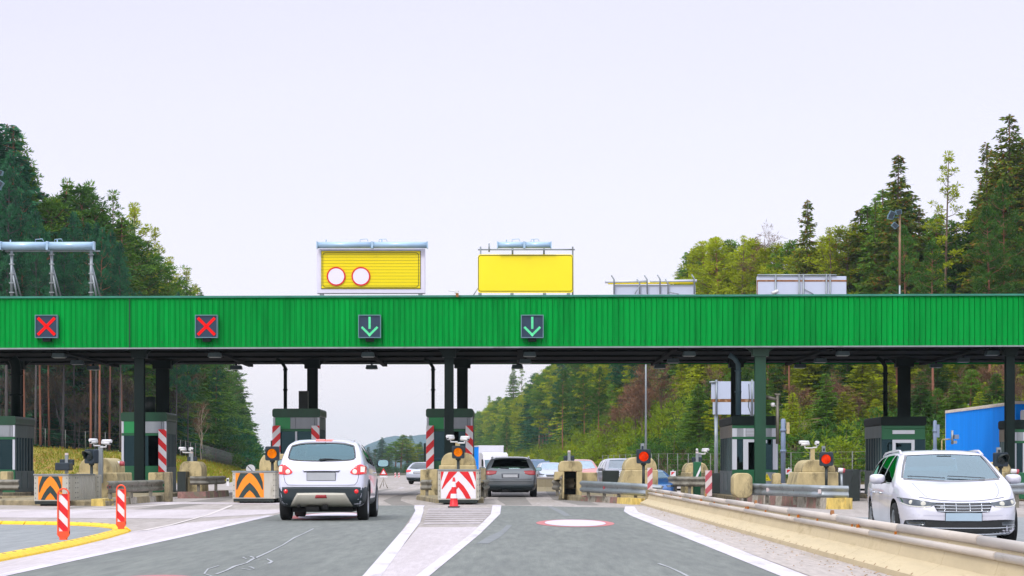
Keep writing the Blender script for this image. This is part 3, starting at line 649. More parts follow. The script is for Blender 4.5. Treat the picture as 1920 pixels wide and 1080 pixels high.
def hazard_panel(px0, px1, py0, py1, Y, sgn, label, mats=(WHITER, REDP), pitch=.52, slope=1.0, group='red and white striped panels'):
    x0, x1, z0, z1 = WX(px0, Y), WX(px1, Y), WZ(py1, Y), WZ(py0, Y)
    mb = MB(); mb.b2(x0, x1, Y, Y+.03, z0, z1, 0); stripes(mb, x0, x1, z0, z1, Y-.004, sgn, pitch, slope, 1)
    return tag(mb.build('hazard_panel', list(mats)), label, 'striped panel', group)
hazard_panel(297, 312, 805, 885, 73.85, -1, 'striped panel on the right corner of the second booth from the left')
hazard_panel(510.5, 525.5, 798, 862, 75.8, 1, 'striped panel on the left corner of the booth above the white crossover', pitch=.5)
hazard_panel(584, 599, 798, 862, 75.8, -1, 'striped panel on the right corner of the booth above the white crossover', pitch=.5)
hazard_panel(799, 813.5, 798, 879, 75.8, 1, 'striped panel on the left corner of the booth behind the traffic cone', pitch=.56)
hazard_panel(873, 887, 798, 852, 75.8, -1, 'striped panel on the right corner of the booth behind the traffic cone', pitch=.56)
hazard_panel(1214, 1223.5, 877, 918, 56.5, 1, 'faded pink striped post panel at the start of the concrete barrier', (WHITEF, REDF), .34, 1.1, None)
hazard_panel(1322.5, 1335, 882, 930, 62, 1, 'faded pink striped post panel left of the booth with the yellow triangle', (WHITEF, REDF), .42, 1.1, None)
for px0, px1, py0, py1, Y in ((509, 511, 826, 860, 75.9), (796, 799, 831, 865, 75.9)):
    mb = MB(); mb.b2(WX(px0, Y)-.03, WX(px1, Y)-.01, Y, Y+.1, WZ(py1, Y), WZ(py0, Y)); tag(mb.build('card_reader', BLACKP), 'narrow black reader box on the left edge of the booth at '+('the traffic cone' if px0 > 700 else 'the white crossover'), 'reader')
# ---------------------------------------------------------------- kerbed islands, guardrails, concrete noses
def kerb(name, pts, h, back, mats, bands=None, z0=0.0):
    """pts: front-edge ground points left to right; back: how far it reaches away from the road"""
    mb = MB(); n = len(pts)
    for i in range(n-1):
        (xa, ya), (xb, yb) = pts[i], pts[i+1]; L = math.hypot(xb-xa, yb-ya); k = max(1, int(L/.8))
        nx, ny = -(yb-ya)/L, (xb-xa)/L
        for j in range(k):
            a = (xa+(xb-xa)*j/k, ya+(yb-ya)*j/k); b = (xa+(xb-xa)*(j+1)/k, ya+(yb-ya)*(j+1)/k)
            mi = bands(i, j, k) if bands else 0; bx, by = nx*back, ny*back; e = .03
            za, zb_ = zg(a[0])-.02, zg(b[0])-.02
            mb.add([(a[0], a[1], za), (b[0], b[1], zb_), (b[0]+nx*e, b[1]+ny*e, zb_+h), (a[0]+nx*e, a[1]+ny*e, za+h), (a[0]+bx, a[1]+by, za+h), (b[0]+bx, b[1]+by, zb_+h), (a[0]+bx, a[1]+by, za), (b[0]+bx, b[1]+by, zb_)],
                   [(0, 1, 2, 3), (3, 2, 5, 4), (4, 5, 7, 6), (0, 3, 4, 6), (1, 7, 5, 2)], mi)
    return tag(mb.build(name, mats, bevel=0), kind='structure')
# islands as plinths under booths
def island(pts, h=.15, mat=CONCD):
    mb = MB(); mb.prism(pts, -.12, h, 0, 'z'); return tag(mb.build('traffic_island', mat, bevel=.03), kind='structure')
island([(-15.2, 56.5), (-13, 55.5), (-11.3, 54.9), (-11.05, 63), (-12.3, 66), (-12.6, 80), (-15.0, 80)])
island([(-21.5, 62), (-18.4, 62), (-18.4, 82), (-21.5, 82)])
island([(-8.6, 61), (-7.6, 61), (-7.0, 66), (-7.0, 80), (-9.2, 80), (-9.2, 66)])
island([(-2.3, 59.5), (-.85, 59.5), (-.95, 66), (-1.4, 80), (-3.4, 80), (-3.2, 66)])
island([(1.6, 66), (2.3, 62.8), (3.6, 58), (4.6, 58.5), (4.3, 82), (2.0, 82)])
island([(5.2, 70), (5.5, 67.5), (7.0, 67.5), (7.0, 82), (5.2, 82)], .05)
island([(8.0, 70), (8.1, 69), (9.2, 57), (9.6, 57), (10.6, 70), (10.6, 82), (8.0, 82)], .05)
island([(13.8, 71), (15.9, 71), (15.9, 82), (13.8, 82)], .04)
island([(18.2, 62), (20.5, 60), (23, 60), (23, 82), (18.2, 82)], .04)
B3 = lambda i, j, k: (0, 1, 2)[(j+i) % 3]
KM = [CONCD, CONCR, CONCW, CONCY]
kerb('kerb', [(-11.32, 54.7), (-11.2, 57), (-10.98, 63)], .22, .35, KM, lambda i, j, k: 3 if i == 0 and j == 0 else (0, 2, 0)[j % 3])
kerb('kerb', [(-11.45, 68.6), (-10.72, 69.2), (-10.6, 74)], .25, .35, KM, lambda i, j, k: (1, 0)[j % 2])
kerb('kerb', [(1.55, 66.2), (2.2, 63.2), (2.95, 59.8), (3.45, 57.0)], .2, .4, KM, lambda i, j, k: 0 if i == 0 else ((1, 2, 1, 2)[j % 4] if i == 1 else (3 if j > 0 else 1)))
kerb('kerb', [(5.25, 67.2), (6.7, 66.6)], .17, .4, KM, lambda i, j, k: (1, 2)[j % 2])
kerb('kerb', [(7.75, 68.3), (8.45, 60.5), (9.0, 56.6), (9.5, 56.2)], .34, .4, KM, lambda i, j, k: 3 if i >= 2 else ((1, 2)[j % 2]))
kerb('kerb', [(9.5, 56.2), (9.75, 57.2), (9.8, 62)], .34, .4, KM, lambda i, j, k: 3 if i == 0 else 0)
kerb('kerb', [(-17.8, 62), (-14.9, 62)], .2, .5, KM); kerb('kerb', [(-19.5, 60.5), (-15.7, 60.0)], .2, .5, KM)
def beam(mb, pts, z, h=.31, dz=None):
    prof = [(.0, -.5), (-.045, -.44), (-.08, -.34), (-.08, -.2), (-.02, -.06), (-.02, .06), (-.08, .2), (-.08, .34), (-.045, .44), (0, .5)]
    P = [Vector((x, y, 0)) for x, y in pts]; vs = []; n = len(prof)
    for side in (0, .012):
        for i, p in enumerate(P):
            d = (P[min(i+1, len(P)-1)]-P[max(0, i-1)]).normalized(); nn = Vector((-d.y, d.x, 0)); zz = (z[i] if isinstance(z, (list, tuple)) else z)
            for a, b in prof: q = p+nn*(a+side); vs.append((q.x, q.y, zz+b*h))
    m = len(P)*n; fs = []
    for o in (0, m):
        for i in range(len(P)-1):
            for k in range(n-1): fs.append((o+i*n+k, o+(i+1)*n+k, o+(i+1)*n+k+1, o+i*n+k+1))
    mb.add(vs, fs, 0, True)
def guardrail(pts, z, label, posts=3, h=.34, ground=.1, mat=GALVD, marker=None):
    t = thing('guardrail', label, 'guardrail', (0, 0, 0)); mb = MB(); 
    P = []; 
    for i in range(len(pts)-1):
        for k in range(6): a = k/6; P.append((pts[i][0]*(1-a)+pts[i+1][0]*a, pts[i][1]*(1-a)+pts[i+1][1]*a))
    P.append(pts[-1]); Z = [np.interp(i/(len(P)-1)*(len(pts)-1), range(len(pts)), z) if isinstance(z, (list, tuple)) else z for i in range(len(P))]
    beam(mb, P, Z, h); mb.build('beam', mat, t)
    for k in range(posts):
        i = int((k+.5)/posts*(len(P)-1)); x, y = P[i]; mb = MB()
        mb.b2(x-.05, x+.05, y+.06, y+.14, ground+zg(x)-.02, Z[i]+.1); mb.box((x, y+.03, Z[i]), (.04, .08, .12)); mb.build('post', GALVD, t)
        if marker and k in marker: mb = MB(); mb.box((x, y-.1, Z[i]), (.09, .03, .12)); mb.build('reflector', REDF if marker[k] == 'r' else WHITEF, t)
    return t
guardrail([(-11.3, 55.0), (-11.22, 57), (-11.05, 62.3)], .52, 'dirty guardrail on the island between the striped box and the second booth', 4, .34, .2, marker={0: 'r'})
guardrail([(-11.3, 69.2), (-10.75, 69.4), (-10.65, 73)], .62, 'short guardrail with concrete end left of the middle striped box', 2, .3, .2)
guardrail([(-17.6, 63), (-15.6, 62.5)], .52, 'dirty guardrail before the booth at the left edge', 2, .34, .15)
guardrail([(2.22, 62.6), (2.75, 60.6), (3.2, 59), (3.85, 57.4), (4.35, 57.2)], [.48, .46, .45, .42, .38], 'pale bent guardrail on the median island ending at the concrete barrier', 5, .36, .15, GALV, {1: 'r'})
guardrail([(1.38, 65.5), (1.62, 65.2)], .5, 'short guardrail stub left of the concrete niche', 1, .34, .15)
guardrail([(5.32, 67), (6.0, 66.6), (6.62, 66.4)], .6, 'dirty guardrail before the green ticket machine', 3, .34, .05)
guardrail([(7.15, 61.8), (8.0, 60.5), (8.9, 57.2), (9.75, 57.2)], [.4, .39, .38, .36], 'long guardrail on the island with yellow kerb end', 5, .36, .1, GALV, {1: 'w', 3: 'w'})
guardrail([(14.6, 59), (15.4, 58)], .45, 'guardrail end right of the white estate beside its mirror', 1, .34, 0, GALV)
guardrail([(-2.98, 65), (-2.62, 64.8)], .5, 'short guardrail left of the red and white end box', 1, .34, .1); guardrail([(-.95, 61.5), (-.85, 68)], .5, 'guardrail right of the red and white end box', 3, .34, .1)
def nose(up, low, Y, d, label, mat=CONC, base=0.1, name='concrete_block', low_d=None, cham=7, slope=.0):
    """rounded concrete end block; up/low: (px0, px1, py_top, py_bottom[, px0b, px1b])"""
    mb = MB()
    u0, u1, ut, ub = up[:4]
    def arch(x0, x1, z0, z1, r):
        p = [(x1, z0)]; n = 6
        for i in range(n+1): a = R(90*i/n); p.append((x1-r+r*math.cos(a), z1-r*1.2+r*1.2*math.sin(a)))
        for i in range(n+1): a = R(90+90*i/n); p.append((x0+r+r*math.cos(a), z1-r*1.2+r*1.2*math.sin(a)))
        p.append((x0, z0)); return p
    X0, X1, Zt, Zb = WX(u0, Y), WX(u1, Y), WZ(ut, Y), WZ(ub, Y)
    mb.prism(arch(X0, X1, Zb, Zt, min(.3, (X1-X0)*.3)), Y+.25, Y+d-.1)
    l0, l1, lt, lb, k0, k1 = low
    a, b, c, e_ = WX(l0, Y), WX(l1, Y), WX(k0, Y), WX(k1, Y)
    mb.prism([(c, base), (e_, base), (b, WZ(lt, Y)-.003), (a, WZ(lt, Y)-.003)], Y, Y+(low_d or d))
    o = mb.build(name, mat, bevel=.035, segs=2); return tag(o, label, 'concrete block')
nose((144, 207, 858.5, 888), (142, 219, 886, 905, 97, 222), 60.2, 2.4, 'tall rounded concrete block behind the furthest left striped box, dark signal before it')
nose((484, 548, 851, 884), (481, 552, 883, 905, 478, 556), 61.7, 2.2, 'rounded concrete block behind the middle striped box, half hidden by the crossover')
nose((826, 890, 848.5, 873), (823, 891.5, 872, 890, 822, 893), 60.8, 2.2, 'rounded concrete block above the red and white striped box')
nose((1172, 1233, 857, 882), (1172, 1234, 881, 903, 1154, 1234), 60.5, 2.0, 'rounded mossy concrete block on the median island behind the bent guardrail')
nose((1286, 1329, 867.5, 886), (1285, 1330, 885, 905, 1284, 1331), 68.3, 1.8, 'small rounded concrete block beside the green ticket machine', base=.0)
nose((1506, 1569, 862, 886), (1499, 1572, 885, 910, 1484, 1573), 61.6, 2.2, 'rounded stained concrete block carrying two white cameras, left of the white estate', base=.0)
nose((1853, 1900, 866, 886), (1850, 1902, 885, 905, 1848, 1904), 62, 2.0, 'rounded concrete block behind the dark signal at the right edge', base=.0)
nose((334, 376, 865, 896), (334, 377, 895, 905, 334, 379), 70.2, 1.6, 'dark-sided rounded concrete block right of the second booth')
def cblock(px0, px1, py0, py1, Y, d, label, mat=CONC, r=.08, name='concrete_block'):
    mb = MB(); p = rnd_rect(WX(px0, Y), WX(px1, Y), WZ(py1, Y), WZ(py0, Y), r); mb.prism(p, Y, Y+d); return tag(mb.build(name, mat, bevel=.02), label, 'concrete block')
cblock(1376, 1411, 887, 934, 61, .9, 'yellowish upright concrete block at the left end of the long guardrail', r=.2)
cblock(1450, 1466, 887, 925, 70, .5, 'small upright concrete block behind the long guardrail, right of the green column', r=.12)
cblock(788, 820, 880, 932, 66, 2.5, 'square concrete block with guardrail left of the red and white end box', r=.03)
cblock(899, 911, 878, 934, 66, 1.0, 'square concrete block right of the red and white end box', CONCD, .03)
cblock(308, 318, 885, 942, 61.5, .6, 'narrow stained concrete post under the booth corner, right end of the guardrail', CONCD, .03)
cblock(278, 306, 886, 905, 66, .8, 'low concrete block behind the guardrail of the second booth', CONC, .04)
cblock(1090, 1120, 886, 903, 66, .8, 'low flat concrete block below the orange car', CONC, .03)
cblock(0, 14, 884, 902, 66, .8, 'low concrete block at the left edge of the photo', CONC, .04)
cblock(103, 130, 867.5, 882, 59.8, .5, 'small grey metal box on top of the concrete behind the striped box', DARKB, .03, 'control_box')['category'] = 'box'
cblock(1130, 1161, 882, 905, 64, .4, 'flat black board left of the mossy concrete block', BLACKP, .02, 'dark_board')['category'] = 'board'
cblock(1335, 1350, 887, 925, 72, .4, 'black board beside the faded striped post and the booth', BLACKP, .02, 'dark_board')['category'] = 'board'
mb = MB(); Y = 70; mb.prism([(WX(1588, Y), -.1), (WX(1612, Y), -.1), (WX(1612, Y), WZ(880, Y)), (WX(1600, Y), WZ(882, Y))], Y, Y+3)
tag(mb.build('dark_board', BLACKP), 'sloping dark panel between the rounded block and the booth behind the estate', 'board')
# niche block on the median
Y = 64.7; mb = MB(); X = lambda p: WX(p, Y); Z = lambda p: WZ(p, Y)
mb.prism([(X(1048), Z(884)), (X(1048), Z(873)), (X(1051), Z(866.5)), (X(1055), Z(864.3)), (X(1085), Z(864.3)), (X(1089), Z(866.5)), (X(1092), Z(872)), (X(1092), Z(884))], Y, Y+1.4)
mb.prism([(X(1081), .05), (X(1090.5), .05), (X(1092), Z(884)-.003), (X(1081), Z(884)-.003)], Y, Y+1.4)
mb.prism([(X(1055), .05), (X(1058), .05), (X(1058), Z(884)-.003), (X(1041), Z(884)-.003), (X(1039), Z(901)), (X(1048), Z(899)), (X(1055), Z(890))], Y, Y+1.4)
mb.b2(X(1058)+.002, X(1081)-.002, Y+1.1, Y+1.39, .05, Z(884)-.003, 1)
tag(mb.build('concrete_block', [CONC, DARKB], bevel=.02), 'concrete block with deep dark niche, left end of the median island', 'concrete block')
mb = MB(); beam(mb, [(X(1060), Y+.9), (X(1080), Y+.5)], .55, .36); tag(mb.build('rail_stub', GALVD), 'dark guardrail stub inside the concrete niche', 'guardrail')
mb = MB(); Y = 70; mb.b2(WX(334, Y), WX(350, Y), Y-.2, Y+2, .15, WZ(884, Y)); tag(mb.build('dark_board', BLACKP), 'black box side below the concrete block right of the second booth', 'board')
# ---------------------------------------------------------------- crash cushions
def crash_box(px0, px1, py0, py1, Y, L, red, label, inner=None):
    w = (px1-px0)*Y/F; cx_ = WX((px0+px1)/2, Y); zt_, zb_ = WZ(py0, Y), max(.14, WZ(py1, Y)); H = zt_-zb_; h = w/2
    t = thing('crash_cushion', label, 'crash cushion', (cx_, Y, 0), 0, None)
    mb = MB(); mb.b2(-h, h, .0, .04, zb_, zt_)
    for s in (-1, 1):
        xo = s*h; pr = []
        ys_ = np.arange(.04, L*.26, .2); k = 0
        y = .04; pts = [(0, y)]
        y = L*.28; pts.append((0, y))
        while y < L*.78: pts += [(0, y), (0, y+.12), (-.045, y+.16), (-.045, y+.26)]; y += .3
        pts += [(0, y), (0, L*.93), (-.1, L*.98), (-.35, L)]
        n = len(pts); mb.add([(xo+s*a, b, zb_) for a, b in pts]+[(xo+s*a, b, zt_) for a, b in pts], [(i, i+1, n+i+1, n+i) for i in range(n-1)])
    mb.b2(-h+.02, h-.02, .05, L*.95, zt_-.06, zt_-.02); mb.b2(-h, h, L*.95, L*.97, zb_, zt_)
    mb.build('box_body', CUSH, t)
    mb = MB(); mb.b2(-h-.02, h+.02, -.03, .3, zt_, zt_+.035); 
    for s in (-1, 1): mb.b2(s*h-.025, s*h+.025, .3, L*.75, zt_, zt_+.03)
    mb.build('top_rim', GALV, t)
    mb = MB()
    for s in (-1, 1):
        for z in np.linspace(zb_+.08, zt_-.08, 5):
            mb.box((s*(h-.04), -.004, z), (.022, .012, .022))
            for y in (.15, L*.2, L*.26, L*.85): mb.box((s*(h+.004), y, z), (.014, .03, .03))
    mb.build('rivets', DARKB, t)
    # chevron plate
    pw0, pw1 = (-h+.09, h-.09) if inner is None else inner; ph = H-.07; z0 = zb_+.035; y = -.006
    mb = MB(); mb.b2(pw0, pw1, -.005, -.001, z0, z0+ph, 0)
    def U(p): return (pw0+(pw1-pw0)*(p[0]+1)/2, y-.004, z0+ph*p[1])
    A = [[(-.67, 1), (-.82, .8), (-.92, .62), (-.95, .36), (-.9, .29), (-.74, .5), (-.52, .73), (-.3, .89), (-.08, 1)], [(0, .62), (-.28, .46), (-.55, .25), (-.78, 0), (-.45, 0), (-.22, .18), (0, .3)]]
    if red: A = [[(-1, 1), (-.83, 1), (-.93, .78), (-1, .62)], [(-.57, 1), (-.8, .66), (-.97, .36), (-.92, .35), (-.68, .55), (-.42, .74), (-.05, 1)], [(0, .66), (-.3, .47), (-.55, .23), (-.72, 0), (-.44, 0), (-.22, .24), (0, .42)]]
    from mathutils.geometry import tessellate_polygon
    for a in A:
        for sg in (1, -1):
            p = [(sg*q[0], q[1]) for q in a]; pts = [Vector((q[0], q[1], 0)) for q in p]; tri = tessellate_polygon([pts])
            fs = []
            for f in tri:
                e1 = pts[f[1]]-pts[f[0]]; e2 = pts[f[2]]-pts[f[0]]; fs.append(tuple(f) if e1.x*e2.y-e1.y*e2.x > 0 else tuple(f[::-1]))
            mb.add([U(q) for q in p], fs, 1)
    mb.build('chevron_plate', [WHITER, REDP] if red else [ORANGE, TEALB], t)
    mb = MB(); mb.b2(-h*.5, h*.55, .15, .5, .02, zb_+.02); mb.b2(-h*.95, h*.9, -.02, .25, zb_-.09, zb_-.003)
    for s in (-.6, .5):
        for yy in (.3, L*.5, L*.9): mb.b2(s*h-.09, s*h+.09, yy, yy+.25, .0, zb_)
    mb.b2(-h*.9, h*.9, L*.3, L*.9, zb_-.1, zb_-.003); mb.build('undercarriage', BLACKP, t)
    return t
crash_box(64, 128, 891, 946, 54.9, 4.6, 0, 'orange and black chevron crash box furthest left, its ribbed long side in view', (-.36, .31))
crash_box(436, 516, 885, 938, 59.2, 4.4, 0, 'orange and black chevron crash box beside the white crossover', (-.55, .3))
crash_box(821, 898, 882, 942, 57, 3.4, 1, 'crash box with red and white chevrons standing between the two lanes')
# ---------------------------------------------------------------- single-aspect signals
def signal(px, py, Y, lens, label, z0, size=.40, turn=0, visor=.22):
    x, z = WX(px, Y), WZ(py, Y); s = size/2; t = thing('signal_light', label, 'signal light', (x, Y, z0), turn); zc = z-z0
    mb = MB(); mb.prism(rnd_rect(-s*1.05, s*1.05, zc-s*1.05, zc+s*1.1, .05), 0, .2); mb.build('housing', DARKB, t, bevel=.01)
    mb = MB(); r = s*.72; mb.lathe([(.001, -.035), (r*.4, -.03), (r*.8, -.012), (r, 0)], 28, 'y', (0, -.008, zc)); mb.build('lens', {'o': LENSO, 'r': LENSR, 'd': LENSD}[lens], t)
    mb = MB(); n = 20; vs = []
    for rr in (s*.76, s*.84):
        for yy in (0, 1):
            for i in range(n+1):
                a = R(-25+230*i/n); dd = visor*(0.35+.65*max(0, math.sin(a)))
                vs.append((rr*math.cos(a), -.004-yy*dd, zc+rr*math.sin(a)))
    m = n+1; fs = []
    for i in range(n): fs += [(i, i+1, m+i+1, m+i), (2*m+i, 3*m+i, 3*m+i+1, 2*m+i+1), (m+i, m+i+1, 3*m+i+1, 3*m+i)]
    mb.add(vs, fs, 0, True); mb.build('visor', BLACKP if lens != 'r' else DARKB, t)
    mb = MB(); mb.tube([(0, .1, 0), (0, .1, zc-s*1.04)], .045, 10); mb.tube([(0, .1, zc-s*1.3), (0, .1, zc-s*1.04)], .08, 10); mb.build('post', BLACKP, t)
    return t
signal(510, 850.5, 59.9, 'o', 'signal glowing orange above the middle striped box, beside the crossover roof', .15)
signal(859, 848, 59.4, 'o', 'signal glowing orange above the red and white crash box', .15, .36)
signal(1207, 856, 59.4, 'r', 'signal glowing red on the median island', .3, .4)
signal(1549, 861, 61.2, 'r', 'signal glowing red and turned a little, left of the white estate', .2, .40, R(-12), .1)
signal(167, 856, 59.3, 'd', 'unlit dark signal behind the furthest left striped box', .15, .40, R(-35))
signal(1879, 862, 60, 'd', 'unlit dark signal right of the white estate', .2, .4, R(15), .28)
# little blue boxes with grey posts on the blocks
def sensor(px, py0, py1, Y, zb_, label, w=.62):
    x = WX(px, Y); z0, z1 = WZ(py1, Y), WZ(py0, Y); t = thing('sensor_post', label, 'sensor post', (x, Y, zb_)); 
    mb = MB(); mb.box((0, 0, (z1-zb_)/2), (.1, .08, z1-zb_)); mb.build('post', GALV, t, bevel=.01); mb = MB(); mb.box((0, 0, z1-zb_+.03), (.09, .08, .06)); mb.build('cap', WHITEF, t)
    mb = MB(); h = (z1-z0)*.55; 
    for s in (-1, 1): mb.box((s*(w*.27+.02), .05, z0-zb_+h/2+.02), (w*.4, .12, h))
    mb.build('blue_box', DARKB, t, bevel=.02); return t
sensor(1067, 848, 865, 65.2, WZ(864.5, 65.2), 'grey post with blue boxes on the block with the dark niche', .34)
sensor(125, 853, 874, 60.5, WZ(888, 60.5), 'grey post with blue box near the furthest left striped box', .42)
sensor(360, 850, 866, 71, WZ(865.5, 71), 'grey post with blue box on the block right of the second booth', .34)
sensor(1307, 850, 868, 68.8, WZ(880, 68.8), 'grey post with blue box beside the green ticket machine', .34)
mb = MB(); Y = 60; x, z = WX(1205, Y), WZ(838, Y); mb.box((x, Y+.1, z), (.11, .1, .22)); mb.box((x, Y+.04, z-.02), (.06, .02, .1), 1); tag(mb.build('small_beacon', [GALV, DARKB]), 'small grey box on top of the red signal of the median island', 'beacon')
mb = MB(); Y = 61.5; x, z = WX(1545, Y), WZ(842, Y); mb.box((x, Y+.1, z), (.1, .1, .2)); mb.box((x, Y+.04, z-.02), (.05, .02, .08), 1); tag(mb.build('small_beacon', [GALV, DARKB]), 'small grey box on top of the red signal left of the estate', 'beacon')
mb = MB(); Y = 60.4; x, z = WX(1874, Y), WZ(845, Y); mb.box((x, Y+.1, z), (.13, .1, .2)); mb.box((x, Y+.04, z-.02), (.07, .02, .1), 1); tag(mb.build('small_beacon', [GALV, DARKB]), 'small grey box on top of the dark signal at the right edge', 'beacon')
# ---------------------------------------------------------------- camera posts
def cam_unit(t, x, z, yaw, s=1.0, mat=CAMW):
    s *= .62; m = Matrix.Rotation(yaw, 3, 'Z'); mb = MB(); L = .42*s; r = .085*s
    a = m @ Vector((0, -L*.5, 0)); b = m @ Vector((0, L*.5, 0)); c = Vector((x, 0, z))
    mb.tube([c+b+Vector((0, 0, .02)), c+a], r, 12, 0); mb.tube([c+a*1.0, c+a*1.1], [r*.75, r*.6], 12, 1)
    mb.tube([c+b*.9+Vector((0, 0, .06)), c+a*1.3+Vector((0, 0, .06))], r*.95, 8, 0)
    mb.tube([c+Vector((0, 0, -.05)), c+Vector((0, 0, -.17*s)), Vector((0, 0, z-.18*s))], .025, 6, 0)
    mb.build('camera', [mat, DARKB], t)
def cam_post(px, pytop, Y, zb_, cams, label, w=.11, mat=GALV):
    x = WX(px, Y); z1 = WZ(pytop, Y); t = thing('camera_post', label, 'camera post', (x, Y, zb_))
    mb = MB(); mb.b2(-w/2, w/2, 0, w, 0, z1-zb_-.05); mb.build('post', mat, t)
    for cpx, cpy, yaw, s in cams: cam_unit(t, WX(cpx, Y)-x, WZ(cpy, Y)-zb_, yaw, s)
cam_post(188, 832, 60, .6, [(176, 829, R(-35), 1), (199, 831, R(70), 1.1)], 'post with two white cameras behind the furthest left striped box', .13)
cam_post(357, 844, 71, .7, [(343, 843.5, R(-60), .9), (357.5, 844, R(30), .9)], 'post with two small white cameras right of the second booth', .1)
cam_post(858, 826, 61, .9, [(845, 822, R(-40), 1), (871, 824, R(60), 1)], 'camera post with two white cameras above the orange signal by the cone', .14, CONC)
cam_post(1313, 846, 69, .8, [(1307, 846, R(-10), .75), (1322, 846, R(50), .9)], 'post with two small white cameras beside the green ticket machine', .09)
cam_post(1524, 836, 62.6, 1.0, [(1509, 833, R(-75), 1.1), (1531.5, 833, R(5), .95)], 'yellowish post with two white cameras on the stained block left of the estate', .13, CONC)
# ---------------------------------------------------------------- ticket machines, barrier arms, poles
def machine(px0, px1, py0, py1, Y, label, stripe=True):
    x0, x1 = WX(px0, Y), WX(px1, Y); z1 = WZ(py0, Y); t = thing('ticket_machine', label, 'ticket machine', ((x0+x1)/2, Y, .1)); h = (x1-x0)/2
    mb = MB(); mb.b2(-h, h, 0, .35, 0, z1-.1); mb.build('cabinet', BGREEN, t, bevel=.015)
    if stripe: mb = MB(); H = z1-.1; mb.prism([(-h*.75, H-.56), (-h*.15, H-.56), (h*.85, H-.28), (h*.85, H-.12)], -.012, -.002); mb.build('white_stripe', WHITER, t)
machine(1301, 1315, 866, 905, 66.9, 'green ticket machine with one white diagonal stripe')
machine(207, 227, 864, 905, 62, 'green ticket machine behind the guardrail left of the second booth')
machine(1899, 1925, 886, 930, 61, 'green ticket machine at the right edge behind the estate mirror', False)
def stub(px0, px1, py, Y, label):
    mb = MB(); x0, x1, z = WX(px0, Y), WX(px1, Y), WZ(py, Y); mb.tube([(x0, Y, z+.01), (x0+(x1-x0)*.7, Y, z)], .07, 10, 0); mb.tube([(x0+(x1-x0)*.7, Y, z), (x1, Y, z-.01)], .075, 10, 1); mb.tube([(x0+.1, Y+.05, z), (x0+.12, Y+.05, .1)], .04, 8, 2)
    tag(mb.build('barrier_arm', [WHITER, REDF, GALV]), label, 'barrier arm')
stub(206, 233, 869, 61.8, 'white and red barrier arm stub above the green machine at left'); stub(1572, 1584, 882, 60, 'white and brown barrier arm stub right of the stained block'); stub(1896, 1910, 884, 60.8, 'white barrier arm stub at the right edge')
def plain_pole(px, w, py0, py1, Y, label, mat=GALV, name='pole', extras=None):
    x = WX(px, Y); r = w*Y/F/2; zb_ = WZ(py1, Y); t = thing(name, label, 'pole', (x, Y, zb_)); H = WZ(py0, Y)-zb_
    mb = MB(); mb.tube([(0, 0, 0), (0, 0, H*.98), (0, 0, H)], [r, r, r*.5], 12); 
    for z in (H*.5, H*.82): mb.lathe([(r, z-.04), (r*1.3, z-.04), (r*1.3, z+.04), (r, z+.04)], 12)
    mb.build('post', mat, t)
    if extras: extras(t, x, Y, zb_)
    return t
BLUEG = M('blue_grey_pole', '6f7f98', .5, .2, 4, streak=.4)
def ex(t, x, Y, zb_): mb = MB(); mb.b2(WX(1474.5, Y)-x, WX(1480, Y)-x, -.05, .1, WZ(813, Y)-zb_, WZ(792, Y)-zb_); mb.build('pale_box', CONC, t)
plain_pole(1468.5, 9, 785, 906, 62, 'thick blue-grey pole right of the booth with yellow triangle', BLUEG, extras=ex)
def ex(t, x, Y, zb_): mb = MB(); mb.b2(WX(1755, Y)-x, WX(1761, Y)-x, -.05, .1, WZ(820, Y)-zb_, WZ(796, Y)-zb_); mb.build('grey_box', BLUEG, t)
plain_pole(1753, 7, 788, 900, 66, 'grey pole with box behind the white estate roof, left of the trailer', BLUEG, extras=ex)
t = thing('camera_mast', 'thin grey mast with side arm and small dome camera beside the booth with yellow triangle', 'mast', (WX(1457, 73), 73, .05)); Y = 73; x = WX(1457, Y)
mb = MB(); mb.tube([(0, -.1, WZ(835, Y)), (0, -.1, WZ(742, Y))], .06, 8); mb.tube([(-.45, -.1, WZ(747, Y)), (0, -.1, WZ(752, Y))], [.09, .05], 6); mb.box((0, -.1, WZ(742, Y)), (.2, .14, .05)); mb.build('post', GALVD, t)
mb = MB(); c = (WX(1448, Y)-x, -.15, WZ(762, Y)); mb.lathe([(.001, -.08), (.07, -.05), (.08, 0), (.08, .07), (.001, .09)], 12, c=c); mb.tube([c, (0, -.1, c[2]-.06)], .015, 5); mb.build('dome_camera', CAMW, t)
t = thing('gate_camera', 'grey camera on a bent yellowish tube before the blue trailer', 'camera', (WX(1766, 70), 70, 0)); Y = 70; x = WX(1766, Y)
mb = MB(); mb.tube([(0, 0, 0), (0, 0, WZ(826, Y)), (.04, 0, WZ(824, Y)), (.3, 0, WZ(823.5, Y))], .025, 8); mb.build('tube', CONC, t)
mb = MB(); mb.tube([(WX(1785.5, Y)-x, 0, WZ(833, Y)), (WX(1785.5, Y)-x, 0, WZ(807, Y))], .045, 8, 0); mb.box((WX(1793, Y)-x, 0, WZ(819, Y)), (.15, .2, .15), 1); mb.box((WX(1790, Y)-x, 0, WZ(829, Y)), (.12, .2, .1), 0); mb.build('camera_unit', [GALV, BLUEG], t)
